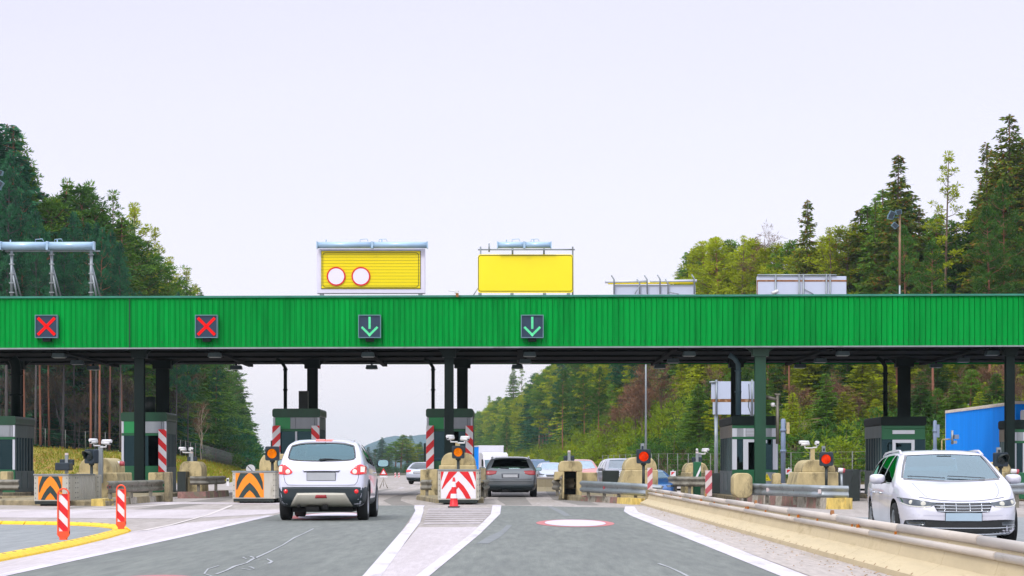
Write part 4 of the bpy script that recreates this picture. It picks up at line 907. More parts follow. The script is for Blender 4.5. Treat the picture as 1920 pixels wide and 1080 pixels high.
# white sign backs beyond the booth
t = thing('reversed_board', 'large white double panel seen from behind, rust strip between its two halves', 'sign board', (0, 0, 0)); Y = 96
mb = MB(); mb.b2(WX(1334, Y), WX(1416, Y), Y, Y+.15, WZ(748, Y), WZ(715, Y)); mb.build('upper_panel', LAV, t); mb = MB(); mb.b2(WX(1337, Y), WX(1416, Y), Y, Y+.15, WZ(777, Y), WZ(754, Y)); mb.build('lower_panel', LAV, t)
mb = MB(); mb.b2(WX(1334, Y), WX(1416, Y), Y+.02, Y+.1, WZ(754, Y)+.01, WZ(748, Y)-.01); mb.build('rust_strip', RUST, t)
mb = MB()
for px in (1343, 1410): mb.tube([(WX(px, Y), Y-.05, WZ(778, Y)), (WX(px, Y), Y-.05, WZ(712, Y))], .05, 6); mb.tube([(WX(px, Y), Y+.1, 0), (WX(px, Y), Y+.1, WZ(770, Y))], .09, 8)
mb.tube([(WX(1330, Y), Y-.05, WZ(717, Y)), (WX(1345, Y), Y-.05, WZ(716, Y))], .05, 6); mb.build('support', GALV, t)
mb = MB(); mb.tube([(WX(1404, 95.7), 95.7, WZ(720, 95.7)), (WX(1405, 95.7), 95.7, WZ(745, 95.7)), (WX(1403, 95.7), 95.7, WZ(762, 95.7)), (WX(1408, 95.7), 95.7, WZ(776, 95.7))], .02, 5); mb.build('cable', BLACKP, t)
# ---------------------------------------------------------------- concrete barrier with pipe rails
t = thing('concrete_barrier', 'long beige concrete barrier with two painted pipes on top along the right lane', 'barrier', (0, 0, 0))
prof = [(-.33, 0), (-.33, .06), (-.12, .17), (-.05, .40), (.05, .40), (.12, .17), (.33, .06), (.33, 0)]
ysb = list(np.arange(8, 56.4, 2.0))
mb = MB()
for y in ysb:
    y1 = min(y+1.99, 57); n = len(prof); X0 = 4.03
    mb.add([(X0+a, y, b+zg(X0+a)*(.8 if b < .1 else .5)-.0) for a, b in prof]+[(X0+a, y1, b+zg(X0+a)*(.8 if b < .1 else .5)) for a, b in prof], [(i, i+1, n+i+1, n+i)[::-1] for i in range(n-1)]+[tuple(range(n)), tuple(range(2*n-1, n-1, -1))])
mb.build('barrier_wall', BARR, t, bevel=.0)
mb = MB()
def piperun(z, r, x, seg, off):
    y = 8.3+off
    while y < 56.5:
        L = seg*random.uniform(.85, 1.15); dz = random.uniform(-.006, .006); y1 = min(y+L, 57)
        mb.tube([(x, y+.01, z+dz), (x, y1-.03, z+dz*.3)], r, 14, 0); mb.tube([(x, y1-.05, z), (x, y1+.03, z)], r*.8, 12, 0); y = y1
piperun(.435, .045, 3.99, 4.1, 0); piperun(.335, .036, 3.945, 6.0, 1.0)
mb.build('pipe_rail', PIPE, t)
for y in list(np.arange(20.3, 56, 2.6)): mb = MB(); mb.box((3.945, y, .385), (.022, .025, .03), 0); mb.build('orange_reflector', CLIP, t)
for y in (22.5, 27.2, 33, 41.2): mb = MB(); mb.box((3.945, y, .39), (.035, .03, .042), 0); mb.build('orange_reflector', CLIP, t)
for i, y in enumerate(np.arange(9, 56, .62)):
    xa = 3.705; mb = MB(); mb.add([(xa-.005, y, .062), (xa+.075, y+.13, .098), (xa+.085, y+.17, .102), (xa+.0, y+.05, .066)], [(0, 1, 2, 3)], 0); mb.build('drain_slot', SLOT, t)
mb = MB()
for y in (24.5, 32.2, 40.5): mb.prism([(y-.1, .42), (y+.02, .53), (y+.08, .49), (y+.02, .42)], 3.96, 4.0, 0, 'x')
mb.build('rusty_bracket', RUST, t)
mb = MB(); x0 = 3.9
mb.b2(3.86, 4.2, 56.95, 57.05, 0, .43); mb.build('end_plate', CONCD, t)
# far piece of barrier seen beyond the grey estate
mb = MB(); a, b = (1.2, 92), (2.4, 90); pf = [(-.3, 0), (-.1, .2), (-.06, .55), (.06, .55), (.1, .2), (.3, 0)]
mb.add([(1.0+x*.05, 90+x, z) for x, z in pf]+[(3.6+x*.05, 88+x, z) for x, z in pf], [(i, 6+i, 7+i, i+1) for i in range(5)]); mb.tube([(1.0, 90, .6), (3.6, 88, .6)], .06, 8, 1)
tag(mb.build('concrete_barrier', [BARR, PIPE]), 'far stretch of beige barrier with pipe, right of the grey estate', 'barrier')
# ---------------------------------------------------------------- yellow kerb with red-white delineators
def ykerb(path, label):
    P = [Vector((x, y, 0)) for x, y in path]; seg = []; L = sum((P[i+1]-P[i]).length for i in range(len(P)-1)); n = int(L/.5)
    def at(s):
        for i in range(len(P)-1):
            d = (P[i+1]-P[i]).length
            if s <= d or i == len(P)-2: return P[i]+(P[i+1]-P[i])*(s/d), (P[i+1]-P[i]).normalized()
            s -= d
    mb = MB(); pf = [(-.14, 0), (-.13, .025), (-.07, .06), (.07, .06), (.13, .025), (.14, 0)]
    for k in range(n):
        a, d = at(L*k/n+.006); b, d2 = at(L*(k+1)/n-.012); n1 = Vector((-d.y, d.x, 0)); n2 = Vector((-d2.y, d2.x, 0))
        vs = [a+n1*x+Vector((0, 0, z+.004)) for x, z in pf]+[b+n2*x+Vector((0, 0, z+.004)) for x, z in pf]
        mb.add(vs, [(i, i+1, 7+i, 6+i)[::-1] for i in range(5)]+[tuple(range(6)), tuple(range(11, 5, -1))])
        c = (a+b)/2; mb.box((c.x, c.y, .062), (.05, .05, .012), 1)
    return tag(mb.build('rubber_kerb', [YELK, DARKB], bevel=.008), label, 'kerb')
ykerb([(-5.75, 15), (-5.83, 20), (-5.9, 24), (-5.97, 26.4), (-6.15, 29.5), (-6.38, 32.2)], 'yellow rubber kerb running towards the camera on the left, nearer striped post on it')
ykerb([(-6.45, 32.7), (-6.8, 34.2), (-7.3, 35.3), (-7.9, 36.1), (-8.6, 36.6), (-9.7, 37), (-14, 37.5)], 'yellow rubber kerb crossing to the left edge, curving from the further striped post')
def delineator(x, y, H, w, label):
    t = thing('delineator_post', label, 'delineator', (x, y, .06), 0, 'striped delineators on the yellow kerb'); h = w/2
    mb = MB(); mb.b2(-h+.02, h-.02, -.008, .012, .17*H, H*.9, 0); stripes(mb, -h+.02, h-.02, .17*H, H*.9, -.012, -1, .345*H, 1.05, 1, .06); mb.build('striped_plate', [WHITER, REDP], t)
    mb = MB(); 
    for s in (-1, 1): mb.b2(min(s*h, s*(h-.018)), max(s*h, s*(h-.018)), -.025, .03, .12*H, H*.9)
    n = 10; mb.tube([((h-.008)*math.cos(R(180*i/n)), 0, H*.9+h*.95*math.sin(R(180*i/n))) for i in range(n+1)], .012, 6)
    mb.prism([(-h, .17*H), (h, .17*H), (h, .10*H), (h*.6, .04*H), (-h*.6, .04*H), (-h, .10*H)], -.03, .035); mb.b2(-h*.55, h*.55, -.05, .05, 0, .05*H); mb.b2(-h, h, -.022, .028, .9*H, .91*H)
    mb.build('frame', SAFOR, t); return t
x, y = -6.52, 28.6; delineator(WX(119, 27.3), 27.3, .70, .165, 'nearer and larger red-white striped post standing on the yellow kerb')
delineator(WX(227, 32.1), 32.1, .715, .155, 'further red-white striped post at the corner of the yellow kerb')
# ---------------------------------------------------------------- traffic cone
x, y = WX(851, 52.6), 52.6; t = thing('traffic_cone', 'red and white traffic cone in front of the striped crash box', 'traffic cone', (x, y, .006))
mb = MB(); mb.b2(-.16, .16, -.16, .16, 0, .035); H = .80
def rr(f): return .115*(1-f)+.03*f
mb2 = MB(); mb2.lathe([(rr(0)+.02, .035), (rr(0), .05), (rr(.26), .05+.75*.26)], 24); mb2.lathe([(rr(.42), .05+.75*.42), (rr(.66), .05+.75*.66)], 24); mb2.lathe([(rr(.85), .05+.75*.85), (rr(1), H), (.001, H)], 24)
mb.build('base', BLACKP, t, bevel=.01); mb2.build('cone_body', REDP, t)
mb = MB(); mb.lathe([(rr(.26)+.002, .05+.75*.26), (rr(.42)+.002, .05+.75*.42)], 24); mb.build('white_band', WHITER, t); mb = MB(); mb.lathe([(rr(.66)+.002, .05+.75*.66), (rr(.85)+.002, .05+.75*.85)], 24); mb.build('white_band', WHITER, t)
# ---------------------------------------------------------------- vehicles
def paint(name, rgb, metal=0.0, rough=.3, coat=.8): return M(name, rgb, rough, .02, 1.5, metal=metal, coat=coat)
PW = paint('car_paint_white', 'c6c6d2'); PWS = paint('car_paint_pearl_silver', 'c9ccdc', .15, .35); PGR = paint('car_paint_grey', '5e6468', .5, .3)
PSI = paint('car_paint_silver', 'a9b0bd', .4, .3); POR = paint('car_paint_orange', 'b5502f', .1, .3); PBL = paint('car_paint_blue', '2f5f9a', .2, .3)
CLAD = M('dark_plastic_cladding', '1d2a30', .6, .15, 6); SILV = M('silver_skid_plate', 'a9a79c', .4, .06, 3, metal=.3); TYREM = M('tyre_rubber', '17191b', .85, .3, 8)
RIM = M('wheel_rim_alloy', '9fa3a8', .3, .1, 4, metal=.7); UNDER = M('underbody_black', '0b0d0e', .9, .3, 3); SEAT = M('car_seat_fabric', '252c33', .9, .2, 5); INTR = M('car_interior_grey', '3a4248', .9, .2, 3)
TAILR = M('tail_lamp_red', 'd01218', .15, .12, 14, coat=1, emit=.35); TAILW = M('lit_lamp_white_red', 'ffc9bd', .2, .15, 20, emit=.55); TAILD = M('dark_red_reflector', '8c0f18', .3, .1, 9, coat=.5)
BRKL = M('lit_high_brake_lamp', 'f0584a', .3, .2, 30, emit=.6); CHROME = M('chrome_trim', 'c9ced4', .12, .02, 2, metal=.9); BLKG = M('gloss_black_trim', '0a0d10', .12, .1, 3, coat=1)
HLG = M('headlamp_housing', '3b444b', .15, .3, 18, coat=1, metal=.4); HLB = M('lit_headlamp_lens', 'f4f2ea', .1, .1, 10, emit=.75); PLATE = M('blank_number_plate', 'a9adb2', .5, .08, 3); PLATEB = M('blank_plate_bluish', '9fb4c4', .4, .08, 2)
GLR = glassmat('car_rear_glass', '9fc4c8', .14, gc=(.55, .85, .95)); GLF = glassmat('car_windscreen', '9cc0cc', .2, gc=(.72, .92, 1)); GLS = glassmat('car_side_glass', '37484c', .12); GLM = M('mirror_glass', '9ac4cf', .05, .03, 2, metal=.9); SEAM = M('panel_seam', '4a4d55', .6, .1, 5)
def interp(tab, y): return float(np.interp(y, [a for a, _ in tab], [b for _, b in tab]))
def section(sp, y, ins=0.0, botz=None):
    W = sp['W']; w = W*interp(sp['w'], y)-ins; zt = interp(sp['top'], y)-ins*.8; bot = interp(sp['bot'], y) if botz is None else botz
    zb = min(interp(sp['belt'], y), zt-.015); zb = max(zb, bot+.05); zt = max(zt, zb+.01); g = zt-zb
    ws = .962*w; wr = ws-sp.get('tumble', .42)*g; ze = zb+g*.87
    h = zb-bot
    return [(0, bot), (.6*w, bot), (.9*w, bot+.015), (.972*w, bot+.16*h), (.99*w, bot+.36*h), (w, bot+.64*h), (.992*w, bot+.86*h), (ws, zb),
            (ws+(wr-ws)*.30, zb+g*.34), (ws+(wr-ws)*.72, zb+g*.7), (wr, ze), (wr*.9, zb+g*.955), (wr*.6, zb+g*.99), (0, zt)]
def loft(sp, ins=0.0, y0=None, y1=None, botz=None, sub=2, name='loft'):
    L = sp['L']; ys = sorted(set(round(a, 3) for k in ('top', 'w') for a, _ in sp[k]))
    if y0 is not None: ys = [y0]+[y for y in ys if y0+.03 < y < y1-.03]+[y1]
    bm = bmesh.new(); rows = []
    for y in ys:
        s = section(sp, y, ins, botz); n = len(s)
        row = [bm.verts.new((x, y, z)) for x, z in s]; row += [bm.verts.new((-x, y, z)) for x, z in s[-2:0:-1]]
        rows.append(row)
    m = len(rows[0])
    for a, b in zip(rows[:-1], rows[1:]):
        for i in range(m): bm.faces.new((a[i], a[(i+1) % m], b[(i+1) % m], b[i]))
    for row, flip in ((rows[0], 0), (rows[-1], 1)):              # caps as quad strips
        half = m//2
        for i in range(half):
            j = (m-i) % m; j2 = m-i-1
            q = [row[i], row[i+1], row[j2], row[j]]; q2 = []
            for v in q:
                if v not in q2: q2.append(v)
            if len(q2) >= 3:
                try: bm.faces.new(q2 if flip else q2[::-1])
                except ValueError: pass
    bmesh.ops.recalc_face_normals(bm, faces=bm.faces)
    me = bpy.data.meshes.new(name); bm.to_mesh(me); bm.free()
    o = bpy.data.objects.new(name, me); COL.objects.link(o)
    sb = o.modifiers.new('s', 'SUBSURF'); sb.levels = sub; sb.render_levels = sub
    dg = bpy.context.evaluated_depsgraph_get(); dg.update(); me2 = bpy.data.meshes.new_from_object(o.evaluated_get(dg), depsgraph=dg)
    o.modifiers.clear(); o.data = me2; return o
def resample(c, n):
    c = [Vector((p[0], p[1], 0)) for p in c]
    if len(c) > 2:                                         # catmull-rom
        out = []
        for i in range(len(c)-1):
            p0, p1, p2, p3 = c[max(i-1, 0)], c[i], c[i+1], c[min(i+2, len(c)-1)]
            for k in range(8): t = k/8; out.append(.5*((2*p1)+(p2-p0)*t+(2*p0-5*p1+4*p2-p3)*t*t+(3*p1-p0-3*p2+p3)*t**3))
        out.append(c[-1]); c = out
    d = [0]
    for i in range(1, len(c)): d.append(d[-1]+max(1e-6, (c[i]-c[i-1]).length))
    r = []
    for k in range(n):
        s = d[-1]*k/(n-1); i = max(j for j in range(len(d)) if d[j] <= s+1e-9); i = min(i, len(c)-2); f = (s-d[i])/(d[i+1]-d[i]); p = c[i]+(c[i+1]-c[i])*f; r.append((p.x, p.y))
    return r
class Car:
    def __init__(s, sp): s.sp = sp; s.t = None
    def ray(s, u, v, d):
        L = s.sp['L']
        for k in range(60):
            f = 1-.006*k
            if d == 'rear': o, dr = Vector((u*f, -2, v)), Vector((0, 1, 0))
            elif d == 'front': o, dr = Vector((u*f, L+2, v)), Vector((0, -1, 0))
            elif d == 'left': o, dr = Vector((-3, u, v)), Vector((1, 0, 0))
            elif d == 'right': o, dr = Vector((3, u, v)), Vector((-1, 0, 0))
            h = s.bvh.ray_cast(o, dr)
            if h[0] is not None: return h[0], h[1]
            if d in ('left', 'right'): v -= .01
        return Vector((u, 0, v)), Vector((0, -1, 0))
    def patch(s, name, top, bot, d, mat, off=.004, nu=20, nv=8, skirt=.012, parent=None, rnd=False, smooth=True):
        a, b = resample(top, nu), resample(bot, nu); mb = MB(); vs = []; bs = []
        flip = d in ('front', 'left')
        for j in range(nv):
            for i in range(nu):
                f = j/(nv-1); u, v = a[i][0]*(1-f)+b[i][0]*f, a[i][1]*(1-f)+b[i][1]*f
                h, n = s.ray(u, v, d); vs.append(h+n*off)
                if j in (0, nv-1) or i in (0, nu-1): bs.append((j*nu+i, h-n*skirt))
        # if right-handed faces look inward, flip
        fs = [(j*nu+i, (j+1)*nu+i, (j+1)*nu+i+1, j*nu+i+1) for j in range(nv-1) for i in range(nu-1)]
        c = fs[len(fs)//2]; nrm = (vs[c[1]]-vs[c[0]]).cross(vs[c[2]]-vs[c[0]]); _, n0 = s.ray(*[(a[nu//2][k]+b[nu//2][k])/2 for k in (0, 1)], d)
        if nrm.dot(n0) < 0: fs = [f[::-1] for f in fs]
        mb.add(vs, fs, 0, smooth)
        if skirt:
            loop = [i for i in range(nu)]+[j*nu+nu-1 for j in range(1, nv)]+[(nv-1)*nu+i for i in range(nu-2, -1, -1)]+[j*nu for j in range(nv-2, 0, -1)]
            bd = dict(bs); o = len(vs); mb.v += [tuple(bd[i]) for i in loop]; k = len(loop)
            for i in range(k): mb.f.append((loop[i], loop[(i+1) % k], o+(i+1) % k, o+i)); mb.mi.append(0); mb.sm.append(False)
        return mb.build(name, mat, parent or s.t)
    def mpatch(s, name, top, bot, d, mat, **k):
        """left and right twin"""
        r = [s.patch(name, top, bot, d, mat, **k)]
        if d in ('rear', 'front'): r.append(s.patch(name, [(-x, z) for x, z in top][::-1], [(-x, z) for x, z in bot][::-1], d, mat, **k))
        else: r.append(s.patch(name, top, bot, 'right' if d == 'left' else 'left', mat, **k))
        return r
    def line(s, name, pts, d, mat, w=.005, off=.002, parent=None):
        P = resample(pts, 24); vs = []
        for i, p in enumerate(P):
            q = P[min(i+1, 23)], P[max(i-1, 0)]; dx, dz = q[0][0]-q[1][0], q[0][1]-q[1][1]; l = math.hypot(dx, dz) or 1; nx, nz = -dz/l*w, dx/l*w
            for sg in (1, -1): h, n = s.ray(p[0]+sg*nx, p[1]+sg*nz, d); vs.append(h+n*off)
        mb = MB(); mb.add(vs, [(2*i, 2*i+1, 2*i+3, 2*i+2) for i in range(23)]); return mb.build(name, mat, parent or s.t)
    def make(s, name, label, mat, loc, rz, sub=2, interior=True, group=None):
        sp = s.sp; L, W, r = sp['L'], sp['W'], sp['r']
        t = s.t = thing(name, label, 'car', (0, 0, 0), 0, group)
        body = loft(sp, sub=sub, name='body'); me = body.data
        s.bvh = BVHTree.FromObject(body, bpy.context.evaluated_depsgraph_get())
        cut = []
        mb = MB()
        for y in sp['axles']:
            for sg in (-1, 1): mb.tube([(sg*(W-.27), y, r+.01), (sg*(W+.3), y, r+.01)], r+.055, 28)
        cut.append(mb.build('cut', UNDER))
        if interior:
            cut.append(loft(sp, ins=.055, y0=sp['cav'][0], y1=sp['cav'][1], botz=.34, sub=1, name='cut')); cut[-1].data.materials.append(INTR)
            for top, bot in sp['side']:
                p = resample(top, 14)+resample(bot, 14)[::-1]
                for x0, x1 in ((.25+random.random()*.01, W+.3), (-W-.3, -.25-random.random()*.01)): mb = MB(); mb.prism(p, x0, x1, axis='x'); cut.append(mb.build('cut', BLKG))
            top, bot = sp['rearwin']; p = resample(top, 20)+resample(bot, 20)[::-1]; mb = MB(); mb.prism(p, -.3, sp.get('rw_in', .8)); cut.append(mb.build('cut', BLKG))
            top, bot = sp['frontwin']; p = resample(top, 20)+resample(bot, 20)[::-1]; mb = MB(); mb.prism(p, sp.get('fw_in', L-1.9), L+.3); cut.append(mb.build('cut', BLKG))
        body.data.materials.clear(); body.data.materials.append(mat)
        for i, c in enumerate(cut):
            bo = body.modifiers.new('b', 'BOOLEAN'); bo.operation = 'DIFFERENCE'; bo.object = c; bo.solver = 'EXACT'; bo.material_mode = 'TRANSFER'
        dg = bpy.context.evaluated_depsgraph_get(); dg.update()
        nm = bpy.data.meshes.new_from_object(body.evaluated_get(dg), depsgraph=dg); body.modifiers.clear(); body.data = nm; body.name = 'body'; body.parent = t
        # smooth only the painted skin
        for p in nm.polygons: p.use_smooth = (nm.materials[p.material_index] == mat) if nm.materials else True
        try:
            nm.set_sharp_from_angle(angle=R(38))
        except Exception: pass
        for c in cut: bpy.data.objects.remove(c)
        if interior:
            for top, bot in sp['side']: s.mpatch('side_window', top, bot, 'left', sp.get('gs', GLS), off=-.008, nu=12, nv=6, skirt=0)
            s.patch('rear_window', *sp['rearwin'], 'rear', sp.get('gr', GLR), off=-.006, skirt=0); s.patch('windscreen', *sp['frontwin'], 'front', sp.get('gf', GLF), off=-.006, skirt=0)
            cy0, cy1 = sp['cav']; fy, ry = sp['seats']; mb = MB()
            for y, n in ((fy, 2), (ry, 3)):
                for k in range(n):
                    x = (-.37, .37)[k] if n == 2 else (-.42, 0, .42)[k]; zt = sp['H']-.42
                    s_ = .24 if n == 2 else .2
                    m = MB(); m.box((x, y, .78), (s_*2, .14, .62), rx=R(-8)); m.box((x, y-.06, zt-.02+.0), (.26, .09, .18)); m.box((x, y+.3, .5), (s_*2, .55, .14)); m.tube([(x-.06, y-.05, 1.0), (x-.06, y-.05, zt)], .01, 5); m.tube([(x+.06, y-.05, 1.0), (x+.06, y-.05, zt)], .01, 5)
                    m.build('seat', SEAT, t, bevel=.04, segs=3)
            m = MB(); m.b2(-W+.13, W-.13, cy1-.42, cy1-.12, .6, sp['cowl']-.06); m.tube([(.37*(1) - .14 + .14*(1+math.cos(R(a))), cy1-.55, .93+.17*math.sin(R(a))) for a in range(0, 361, 30)], .015, 6); m.build('dashboard', INTR, t, bevel=.03)
        else:
            gl = sp.get('far_glass', M('dark_car_glass', '24323b', .06, .2, 3, coat=1))
            for top, bot in sp['side']: s.mpatch('side_window', top, bot, 'left', gl, off=.004, nu=10, nv=5)
            s.patch('rear_window', *sp['rearwin'], 'rear', gl); s.patch('windscreen', *sp['frontwin'], 'front', M('far_windscreen', '7b93a4', .08, .2, 3, coat=1))
        for y in sp['axles']:
            for sg in (-1, 1): s.wheel(sg*(W-.125), y, r, sg)
        m = MB(); m.b2(-W+.3, W-.3, .25, L-.3, .17, .3); m.b2(-.3, -.05, .05, .3, .2, .28); m.build('underbody', UNDER, t)
        t.location = loc; t.rotation_euler[2] = rz; return t
    def wheel(s, x, y, r, sg):
        w = bpy.data.objects.new('wheel', None); COL.objects.link(w); w.parent = s.t; w.location = (x, y, r)
        hw = .11; mb = MB(); rp = r*.66
        mb.lathe([(rp, -hw*.85), (r*.78, -hw), (r*.93, -hw*.98), (r*.985, -hw*.82), (r, -hw*.5), (r, hw*.5), (r*.985, hw*.82), (r*.93, hw*.98), (r*.78, hw), (rp, hw*.85), (rp*.95, 0), (rp, -hw*.85)], 36, 'x'); mb.build('tyre', TYREM, w)
        mb = MB(); mb.lathe([(rp+.004, sg*hw*.9), (rp-.02, sg*hw*.75), (rp-.03, sg*hw*.1), (.06, -sg*.01), (.001, -sg*.01)], 30, 'x', mi=1)
        for k in range(10):
            a = R(36*k+(8 if k % 2 else -8)); mb.box((sg*hw*.55, math.cos(a)*rp*.52, math.sin(a)*rp*.52), (.025, rp*.9, .035), 0, rx=a)
        mb.lathe([(rp+.004, sg*hw*.92), (rp-.025, sg*hw*.86), (rp-.028, sg*hw*.6)], 30, 'x'); mb.lathe([(.001, sg*hw*.8), (.05, sg*hw*.78), (.06, sg*hw*.4)], 14, 'x'); mb.build('rim', [RIM, UNDER], w)
    def mirror(s, x, y, z, sx=.13, sz=.085, mat=None, glass='rear'):
        for sg in (-1, 1):
            m = MB(); n = 16; prof = []
            vs = []; yy = [-.085, -.08, -.03, .04, .09, .105]; ss = [.9, 1, 1, .92, .6, .15]
            for q, k in zip(yy, ss):
                for i in range(n):
                    a = 2*math.pi*i/n; c, d = math.cos(a), math.sin(a); e_ = .62; vs.append((sg*x+sx*k*abs(c)**e_*(1 if c > 0 else -1), y+q*(1 if glass == 'rear' else 1), z+sz*k*abs(d)**e_*(1 if d > 0 else -1)))
            m.add(vs, [(i*n+k, (i+1)*n+k, (i+1)*n+(k+1) % n, i*n+(k+1) % n) for i in range(5) for k in range(n)]+[tuple(range(n)), tuple(range(6*n-1, 5*n-1, -1))], 0, True)
            o = m.build('door_mirror', mat, s.t)
            m = MB(); m.prism([(sg*(x-sx*1.0), z-sz*.75), (sg*(x-sx*.4), z-sz*.95), (sg*(x-sx*.4), z-sz*.45), (sg*(x-sx*1.2), z-sz*.3)] , y-.02, y+.06); m.build('mirror_arm', BLKG, o)
            m = MB(); p = [(sg*x+sx*.84*abs(math.cos(a))**.62*(1 if math.cos(a) > 0 else -1), z+sz*.8*abs(math.sin(a))**.62*(1 if math.sin(a) > 0 else -1)) for a in [2*math.pi*i/n for i in range(n)]]
            m.prism(p, y-.092, y-.087); m.build('mirror_glass', GLM, o)
def plate(c, z, d, w=.52, h=.11, mat=None, off=.012):
    hz, n = c.ray(0, z, d); sg = -1 if d == 'rear' else 1; m = MB(); y = hz.y+sg*off
    m.b2(-w/2-.008, w/2+.008, min(y, y+sg*.01), max(y, y+sg*.01), z-h/2-.008, z+h/2+.008, 1); m.b2(-w/2, w/2, min(y+sg*.011, y+sg*.015), max(y+sg*.011, y+sg*.015), z-h/2, z+h/2, 0)
    return m.build('number_plate', [mat or PLATE, CLAD], c.t)
# --- white crossover seen from behind
QS = dict(L=4.31, W=.90, H=1.6, r=.345, axles=(.80, 3.43), tumble=.40, cowl=1.1, seats=(2.15, 1.25), cav=(.26, 3.35), rw_in=.9, fw_in=2.3,
    top=[(0, .66), (.03, .80), (.06, .98), (.10, 1.13), (.2, 1.28), (.36, 1.46), (.5, 1.545), (.85, 1.59), (1.5, 1.61), (2.2, 1.595), (2.65, 1.53), (3.0, 1.35), (3.38, 1.12), (3.6, 1.05), (3.95, .97), (4.18, .84), (4.27, .7), (4.31, .56)],
    w=[(0, .86), (.03, .90), (.08, .935), (.2, .965), (.45, .99), (.8, 1.0), (2.2, .995), (3.4, .985), (3.9, .93), (4.15, .85), (4.27, .74), (4.31, .62)],
    belt=[(0, .6), (.06, .9), (.12, 1.10), (.5, 1.13), (1.2, 1.10), (2.4, 1.04), (3.3, 1.02), (3.6, .98), (4.1, .82), (4.31, .5)],
    bot=[(0, .42), (.1, .3), (.3, .25), (4, .25), (4.2, .3), (4.31, .4)],
    rearwin=([(-.62, 1.46), (-.4, 1.515), (0, 1.53), (.4, 1.515), (.62, 1.46)], [(-.665, 1.22), (-.5, 1.185), (0, 1.17), (.5, 1.185), (.665, 1.22)]),
    frontwin=([(-.55, 1.5), (0, 1.52), (.55, 1.5)], [(-.68, 1.14), (0, 1.12), (.68, 1.14)]),
    side=[([(.75, 1.2), (.95, 1.4), (1.3, 1.48), (2.0, 1.5), (2.4, 1.49)], [(.75, 1.18), (1.0, 1.14), (1.5, 1.12), (2.0, 1.10), (2.55, 1.08)]), ([(2.5, 1.47), (2.7, 1.42), (3.0, 1.26)], [(2.62, 1.08), (2.9, 1.07), (3.2, 1.07)])])
c = Car(QS); cars_x = WX(606, 39.6)
t = c.make('crossover_car', 'white crossover driving away, brake lights red, dark bumper with silver plate', PWS, (0, 0, 0), 0, sub=2)
c.patch('bumper', [(-.83, .60), (-.80, .655), (0, .665), (.80, .655), (.83, .60)], [(-.80, .30), (-.7, .27), (0, .26), (.7, .27), (.80, .30)], 'rear', CLAD, off=.006, nu=36, nv=10)
for s in ('left', 'right'): c.patch('bumper_corner', [(.012, .60), (.12, .65), (.30, .66), (.40, .62)], [(.015, .46), (.12, .37), (.28, .34), (.40, .35)], s, CLAD, off=.008, nu=12, nv=6)
c.patch('skid_plate', [(-.475, .545), (0, .55), (.475, .545)], [(-.62, .30), (0, .29), (.62, .30)], 'rear', SILV, off=.02, nv=6)
c.patch('fog_lamp', [(-.1, .51), (.1, .51)], [(-.12, .445), (.12, .445)], 'rear', TAILD, off=.026, nv=4, nu=8)
for s in (-1, 1):
    h, n = c.ray(s*.70, .575, 'rear'); m = MB(); m.lathe([(.001, -.012), (.03, -.01), (.042, 0), (.045, .02)], 20, 'y', (s*.70, h.y-.008, .575)); m.build('round_reflector', TAILR, c.t)
tl = c.mpatch('tail_light', [(-.875, 1.05), (-.80, 1.095), (-.72, 1.085), (-.62, 1.01), (-.575, .955)], [(-.875, .915), (-.80, .905), (-.7, .90), (-.62, .91), (-.575, .935)], 'rear', TAILR, off=.012, nu=20, nv=10)
for o, s in zip(tl, (-1, 1)):
    c.patch('lamp_cell', [(s*.845, 1.05), (s*.775, 1.06)], [(s*.835, .955), (s*.775, .95)], 'rear', TAILW, off=.018, nu=6, nv=5, parent=o, skirt=.004)
    h, n = c.ray(s*.665, .955, 'rear'); m = MB(); m.lathe([(.001, -.022), (.025, -.02), (.042, -.012), (.048, 0)], 18, 'y', (s*.665, h.y-.008, .957)); m.build('round_cell', TAILW, o)
    c.line('lamp_divider', [(s*.745, 1.09), (s*.745, .90)], 'rear', SEAM, .004, .02, o)
c.patch('brake_light', [(-.18, 1.575), (0, 1.578), (.18, 1.575)], [(-.16, 1.548), (0, 1.55), (.16, 1.548)], 'rear', BRKL, off=.02, nu=12, nv=4)
c.patch('spoiler', [(-.56, 1.592), (0, 1.60), (.56, 1.592)], [(-.6, 1.54), (0, 1.547), (.6, 1.54)], 'rear', PWS, off=.012, nu=24, nv=4, skirt=.03)
for pts in ([(-.70, 1.16), (-.735, 1.0), (-.74, .85), (-.70, .73), (-.64, .70), (0, .695), (.64, .70), (.70, .73), (.74, .85), (.735, 1.0), (.70, 1.16)],): c.line('boot_seam', pts, 'rear', SEAM, .005, .003)
c.patch('plate_recess', [(-.37, .985), (0, .99), (.37, .985)], [(-.36, .965), (0, .97), (.36, .965)], 'rear', PWS, off=.022, nu=14, nv=4, skirt=.02)
c.patch('plate_shadow_gap', [(-.35, .963), (0, .967), (.35, .963)], [(-.35, .945), (0, .949), (.35, .945)], 'rear', SEAM, off=.004, nu=14, nv=3)
plate(c, .865, 'rear', .56, .15, off=.01)
m = MB(); h, n = c.ray(-.02, 1.185, 'rear'); m.tube([(0, h.y-.03, 1.19), (.12, h.y-.0, 1.205), (.42, h.y+.02, 1.185)], [.022, .016, .008], 8); m.box((-.01, h.y-.02, 1.19), (.07, .04, .035)); m.build('wiper', CLAD, c.t)
m = MB(); m.tube([(.03, .62, 1.58), (.03, .52, 1.70)], [.006, .003], 5); m.build('antenna', CLAD, c.t)
